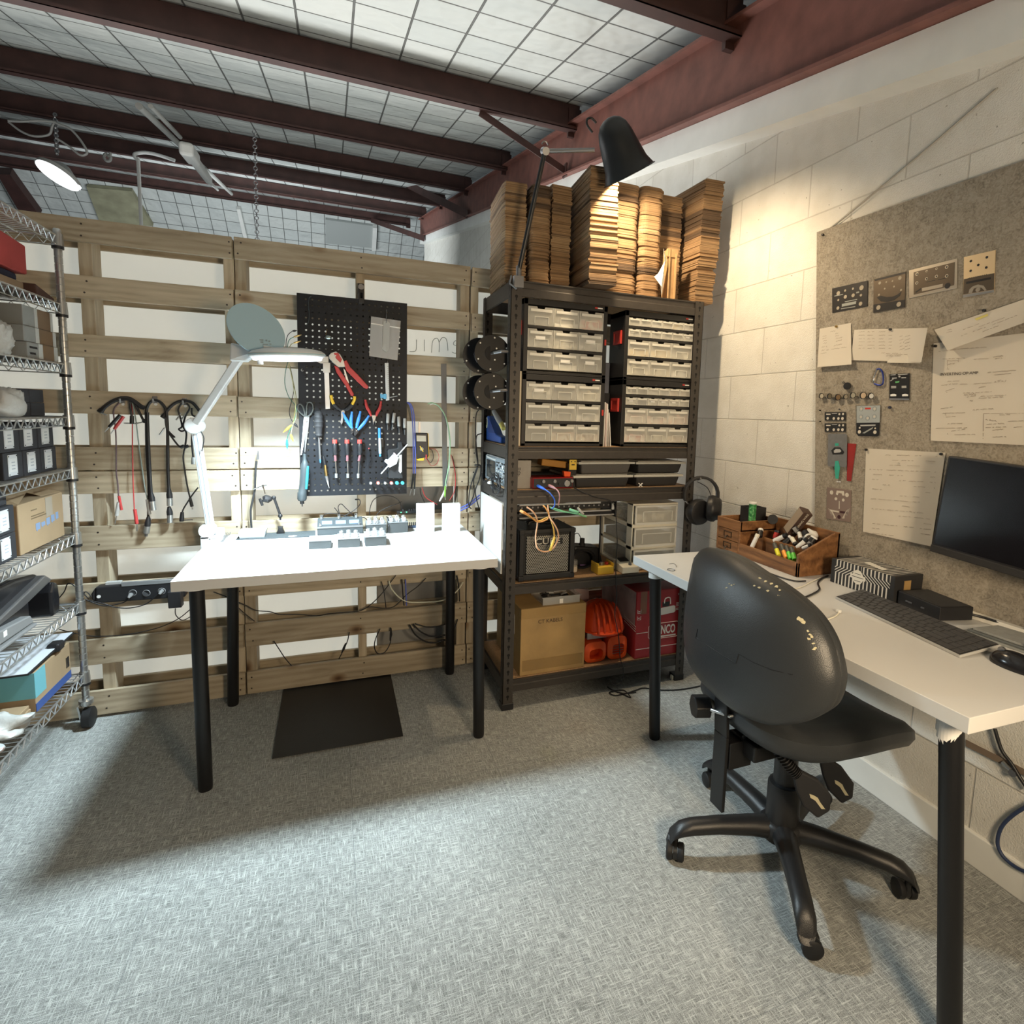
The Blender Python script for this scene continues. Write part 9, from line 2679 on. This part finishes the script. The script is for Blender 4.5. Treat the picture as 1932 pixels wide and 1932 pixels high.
# bent stripes: y shifted where the height passes a knee
kn=N('MapRange');nt.links.new(sp.outputs['Z'],kn.inputs[0]);kn.inputs[1].default_value=.040;kn.inputs[2].default_value=.062;kn.inputs[3].default_value=0;kn.inputs[4].default_value=.030
sg=N('Math',operation='SIGN');nt.links.new(sp.outputs['Y'],sg.inputs[0])
sh_=N('Math',operation='MULTIPLY');nt.links.new(sg.outputs[0],sh_.inputs[0]);nt.links.new(kn.outputs[0],sh_.inputs[1])
yy=N('Math',operation='ADD');nt.links.new(sp.outputs['Y'],yy.inputs[0]);nt.links.new(sh_.outputs[0],yy.inputs[1])
fr_=N('Math',operation='FRACT');ml=N('Math',operation='MULTIPLY');nt.links.new(yy.outputs[0],ml.inputs[0]);ml.inputs[1].default_value=74.0;nt.links.new(ml.outputs[0],fr_.inputs[0])
lt=N('Math',operation='LESS_THAN');nt.links.new(fr_.outputs[0],lt.inputs[0]);lt.inputs[1].default_value=.36
ab=N('Math',operation='ABSOLUTE');nt.links.new(sp.outputs['Y'],ab.inputs[0])
b1_=N('Math',operation='LESS_THAN');nt.links.new(ab.outputs[0],b1_.inputs[0]);b1_.inputs[1].default_value=.102
mk_=N('Math',operation='MULTIPLY');nt.links.new(lt.outputs[0],mk_.inputs[0]);nt.links.new(b1_.outputs[0],mk_.inputs[1])
mxx=N('MixRGB');nt.links.new(mk_.outputs[0],mxx.inputs[0]);mxx.inputs[1].default_value=(.018,.018,.019,1);mxx.inputs[2].default_value=(.62,.60,.55,1);nt.links.new(mxx.outputs[0],b.inputs['Base Color'])
BXC=Vector((2.146,-1.383,TH+.0005))
t=tng('patterned_box','black carton printed with white bent stripes and a crest, behind the keyboard','box',BXC)
bo_=bob('carton',MB().box(2.084,2.208,-1.500,-1.266,TH+.0005,TH+.084),m_bw,t,bv=.001)
for v in bo_.data.vertices:
 v.co.x+=0
m_crest=mat('crest_white',(.70,.68,.62),.6)
ring_=MB(Matrix(((0,0,-1,2.0836),(1,0,0,-1.372),(0,1,0,TH+.046),(0,0,0,1))))
ring_.prism([(.020*cos(2*pi*k/28),.024*sin(2*pi*k/28)) for k in range(28)],0,.0005)
bob('crest',ring_,m_crest,t)
mbx=MB(Matrix(((0,0,-1,2.0834),(1,0,0,-1.372),(0,1,0,TH+.046),(0,0,0,1))))
bob('crest_banner',mbx.box(-.028,.028,-.007,.007,0,.0007),m_crest,t)
bob('crest_lines',MB(Matrix(((0,0,-1,2.0830),(1,0,0,-1.372),(0,1,0,TH+.046),(0,0,0,1)))).box(-.022,.022,-.0012,.0008,0,.0006).box(-.012,.012,.010,.0115,0,.0006).box(-.012,.012,-.0135,-.012,0,.0006),mBK,t)
bob('top_banner',MB().hexa([(2.115,-1.430,TH+.0846),(2.135,-1.438,TH+.0846),(2.165,-1.350,TH+.0846),(2.140,-1.345,TH+.0846)],[(2.115,-1.430,TH+.0850),(2.135,-1.438,TH+.0850),(2.165,-1.350,TH+.0850),(2.140,-1.345,TH+.0850)]),m_crest,t)
bob('end_panel',MB().box(2.0835,2.2085,-1.5008,-1.499,TH+.001,TH+.0835),mBM,t)
bob('end_label',MB().box(2.125,2.155,-1.5016,-1.5006,TH+.030,TH+.068),m_tan,t)
# mini computer
t=tng('mini_computer','flat black mini computer beside the patterned carton','computer',(2.12,-1.59,TH))
bob('case',MB().prism([(2.092,-1.508),(2.062,-1.655),(2.165,-1.680),(2.200,-1.525)][::-1],TH+.004,TH+.043),mBK,t,bv=.002)
bob('top_plate',MB().prism([(2.095,-1.512),(2.067,-1.651),(2.162,-1.675),(2.196,-1.528)][::-1],TH+.0432,TH+.0445),mBM,t)
bob('foot_rail',MB().prism([(2.10,-1.52),(2.075,-1.645),(2.155,-1.665),(2.185,-1.535)][::-1],TH+.0003,TH+.004),m_rubber,t)
for u in(.25,.32,.62):
 a=Vector((2.092,-1.508,TH+.022)).lerp(Vector((2.062,-1.655,TH+.022)),u)
 bob('port',MB().cbox(a+Vector((-.001,0,0)),(.003,.010,.004)),mDS,t)
cbl('lead',[Vector((2.166,-1.678,TH+.020)),Vector((2.185,-1.71,TH+.016)),Vector((2.195,-1.80,TH+.012)),Vector((2.197,-1.95,TH+.008))],.0035,mBK,'black lead leaving the back of the mini computer along the wall')
# keyboard
KQ=[Vector((1.943,-1.412,0)),Vector((2.062,-1.404,0)),Vector((2.021,-1.838,0)),Vector((1.868,-1.833,0))]
KQ[1]=Vector((2.068,-1.404,0))
KQ[2]=Vector((2.012,-1.838,0))
t=tng('keyboard','slim dark grey keyboard on the desk','keyboard',(1.97,-1.62,TH))
def kz(u,v):
# u along the rows from far to near, v from the front row to the back row
 p=(KQ[0]*(1-u)+KQ[3]*u)*(1-v)+(KQ[1]*(1-u)+KQ[2]*u)*v
 return Vector((p.x,p.y,TH+.003+.010*v))
def kquad(u0,u1,v0,v1,dz0,dz1):
 c=[(u0,v0),(u1,v0),(u1,v1),(u0,v1)]
 return[kz(*q)+Vector((0,0,dz0)) for q in c],[kz(*q)+Vector((0,0,dz1)) for q in c]
bob('base',MB().hexa(*kquad(0,1,0,1,-.0025,.004)),mLG,t,bv=.001)
bob('top_plate',MB().hexa(*kquad(.006,.994,.02,.98,.004,.0046)),mat('keyboard_plate',(.025,.025,.027),.5),t)
m_key=mat('key_grey',(.055,.055,.058),.5)
m_leg=mat('key_legend',(.35,.35,.34),.6)
KR=[[1.25,1.25,1.25,6,1.25,1.25,1,1,1,2,1],[2.25]+[1]*10+[2.25,1,1,1],[1.75]+[1]*11+[2.0,1,1,1],[1.5]+[1]*12+[1.5,1,1,1],[1]*13+[2,1,1],[1]*17]
r_=random.Random(2)
for j,row in enumerate(KR):
 v0=.03+j*.158
 v1=v0+.138
 tot=sum(row)
 u=.012
 for i,w_ in enumerate(row):
  du=.976*w_/tot
  k_=bob('key',MB().hexa(*kquad(u+.004,u+du-.004,v0,v1,.0046,.0066)),m_key,t)
  u+=du
  # mouse
t=tng('mouse','black computer mouse at the near end of the keyboard','mouse',(1.95,-1.92,TH))
vs,fs=[],[]
for j in range(9):
 th_=pi/2*j/8
 for i in range(28):
  ph=2*pi*i/28
  vs.append(Vector((1.948+.032*cos(th_)*cos(ph)-.006,-1.914+.058*cos(th_)*sin(ph),TH+.002+.034*sin(th_)*(1+.18*sin(ph)*cos(th_)))))
for j in range(8):
 for i in range(28):
  fs.append((j*28+i,j*28+(i+1)%28,(j+1)*28+(i+1)%28,(j+1)*28+i))
fs+=[tuple(range(27,-1,-1)),tuple(8*28+i for i in range(28))]
bob('shell',MB().add(vs,fs),m_prn,t,sf=60)
bob('wheel',MB().cyl((1.940,-1.878,TH+.030),(1.946,-1.878,TH+.030),.008,14),mDS,t,sf=40)
bob('base',MB().prism([(1.942+.031*cos(a),-1.914+.057*sin(a)) for a in[2*pi*k/28 for k in range(28)]],TH+.0004,TH+.003),mBK,t)
# notebook leaves and device right of the computer
for i in range(3):
 o=bob('notebook',MB().hexa([(2.052+.006*i,-1.722-.01*i,TH+.0006+.0062*i),(2.060+.004*i,-1.99,TH+.0006+.0062*i),(2.180,-2.0,TH+.0006+.0062*i),(2.165-.006*i,-1.735-.008*i,TH+.0006+.0062*i)],[(2.052+.006*i,-1.722-.01*i,TH+.006+.0062*i),(2.060+.004*i,-1.99,TH+.006+.0062*i),(2.180,-2.0,TH+.006+.0062*i),(2.165-.006*i,-1.735-.008*i,TH+.006+.0062*i)]),mat('notebook_%d'%i,[(.20,.21,.20),(.10,.11,.11),(.24,.245,.235)][i],.7,var=.12,vscale=70),bv=.0008)
 tag(o,['lowest grey notebook in the small pile beside the mouse','dark notebook in the middle of the small pile beside the mouse','top grey notebook of the small pile beside the mouse'][i],'notebook','notebooks beside the mouse')
t=tng('calculator','small dark device with green tint lying on the notebooks','device',(2.10,-1.90,TH+.0192))
bob('body',MB().box(2.055,2.115,-1.985,-1.868,TH+.0192,TH+.027),mat('device_green',(.03,.05,.04),.5),t,bv=.002)
for i in range(3):
 for j in range(4):
  bob('button',MB().box(2.062+.017*i,2.074+.017*i,-1.90-.022*j,-1.884-.022*j,TH+.0271,TH+.0288),mBK,t,bv=.0005)
  # white tray behind, along the wall
o=bob('white_rail',MB().box(2.186,2.206,-2.02,-1.535,TH+.0005,TH+.018),m_lamedge,bv=.001)
o.location.x+=.0
tag(o,'white cable rail along the back of the desk below the pinboard','rail')
# monitor
t=tng('monitor','black monitor in front of the pinboard at the right end of the desk','monitor',(2.14,-1.85,TH))
MQ=[P(1789,860,'x',2.118),None,None,P(1756,1036,'x',2.118)]
tl,bl=MQ[0],MQ[3]
wv=Vector((.012,-.56,-.036))
tr,br=tl+wv,bl+wv
bob('panel_case',MB().slab([tl,tr,br,bl],.030,(-1,0,0)),mBK,t,bv=.003)
iu=lambda u,v:(tl*(1-u)+tr*u)*(1-v)+(bl*(1-u)+br*u)*v+Vector((-.0006,0,0))
bob('screen',MB().slab([iu(.012,.02),iu(.988,.02),iu(.988,.93),iu(.012,.93)],.0008,(-1,0,0)),mat('screen_black',(.006,.006,.009),.22),t)
bob('bezel_bar',MB().slab([iu(0,.945)+Vector((-.004,0,0)),iu(1,.945)+Vector((-.004,0,0)),iu(1,1.02)+Vector((-.004,0,0)),iu(0,1.02)+Vector((-.004,0,0))],.012,(-1,0,0)),mBM,t,bv=.002)
bob('stand_neck',MB().box(2.155,2.180,-1.93,-1.86,TH+.008,.98),mBK,t,bv=.003)
bob('stand_mount',MB().box(2.146,2.170,-1.95,-1.84,.95,1.05),mBK,t,bv=.003)
bob('stand_base',MB().box(2.12,2.184,-2.0,-1.79,TH+.0195,TH+.026) if False else MB().box(2.182,2.2055,-1.99,-1.80,TH+.019,TH+.026).box(2.158,2.185,-1.93,-1.86,TH+.019,TH+.026),mBK,t,bv=.002)
# small cables on the desk
cbl('lead',[Vector((min(P(x,y,'z',TH).x,1.996),P(x,y,'z',TH).y,TH+.0035)) for x,y in((1388,1054),(1410,1064),(1440,1078),(1470,1090),(1500,1098),(1520,1098))],.0026,mBK,'black lead running along the front of the wooden organiser')
cbl('lead',[P(x,y,'z',TH+.0035) for x,y in((1505,1132),(1530,1122),(1546,1112),(1543,1100),(1550,1092),(1562,1086))],.0030,mBK,'black lead curving from the patterned carton towards the chair')
cbl('lead',[P(x,y,'z',TH+.0025) for x,y in((1532,1172),(1555,1170),(1575,1163),(1583,1156))],.0022,m_cream,'thin cream lead with a white end in front of the keyboard')
tag(bob('lead_end',MB().cbox(P(1582,1153,'z',TH+.005),(.012,.012,.009)),mPW,bv=.002),'white end piece of the cream lead before the keyboard','connector')
cbl('lead',[P(x,y,'z',TH+.0025) for x,y in((1490,1112),(1510,1108),(1530,1098),(1548,1090))],.0018,m_cream,'thin cream lead on the desk left of the patterned carton')
# ring mark and hook near the far corner
tag(bob('wire_ring',MB().torus(P(1266,1075,'z',TH+.0013),.014,.0011,'z',28,6),mDS,sf=60),'thin wire ring lying on the far corner of the desk','ring')
tag(bob('wire_hook',MB().tube([P(x,y,'z',TH+.0013) for x,y in((1263,1064),(1270,1063),(1275,1066),(1276,1070))],.0010,6,4),mDS,sf=60),'short bent wire beside the wire ring on the desk corner','wire')
# cables under the desk at the right
for px,lb,r,m_ in(([(1877,1375),(1890,1415),(1908,1440),(1925,1468),(1940,1490)],'black cable falling from the desk end to the connector on the wall',.0050,mBK),([(1950,1515),(1915,1535),(1890,1560),(1882,1590),(1892,1615),(1915,1635),(1945,1650)],'dark blue cable loop hanging under the desk end',.0050,mat('navy_cable',(.03,.05,.12),.5))):
 cbl('lead',[P(x,y,'x',XR-.022) for x,y in px],r,m_,lb)
t=tng('wall_connector','silver coaxial connector on the block wall under the desk end','connector',P(1918,1460,'x',XR-.012))
q=P(1916,1457,'x',XR-.012)
bob('body',MB().cyl(q+Vector((.011,0,0)),q+Vector((-.016,0,0)),.010,8),mDS,t,sf=30)
bob('stub',MB().cyl(q+Vector((-.006,0,.0)),q+Vector((-.006,.03,.012)),.006,10),mST,t,sf=40)
o=bob('wall_batten',MB().hexa([P(x,y,'x',XR-.001) for x,y in((1822,1408),(1990,1493),(1990,1480),(1822,1395))],[P(x,y,'x',XR-.014) for x,y in((1822,1408),(1990,1493),(1990,1480),(1822,1395))]),mat('dusty_brown_batten',(.20,.15,.11),.8))
tag(o,'narrow brown batten on the block wall under the desk end','batten')
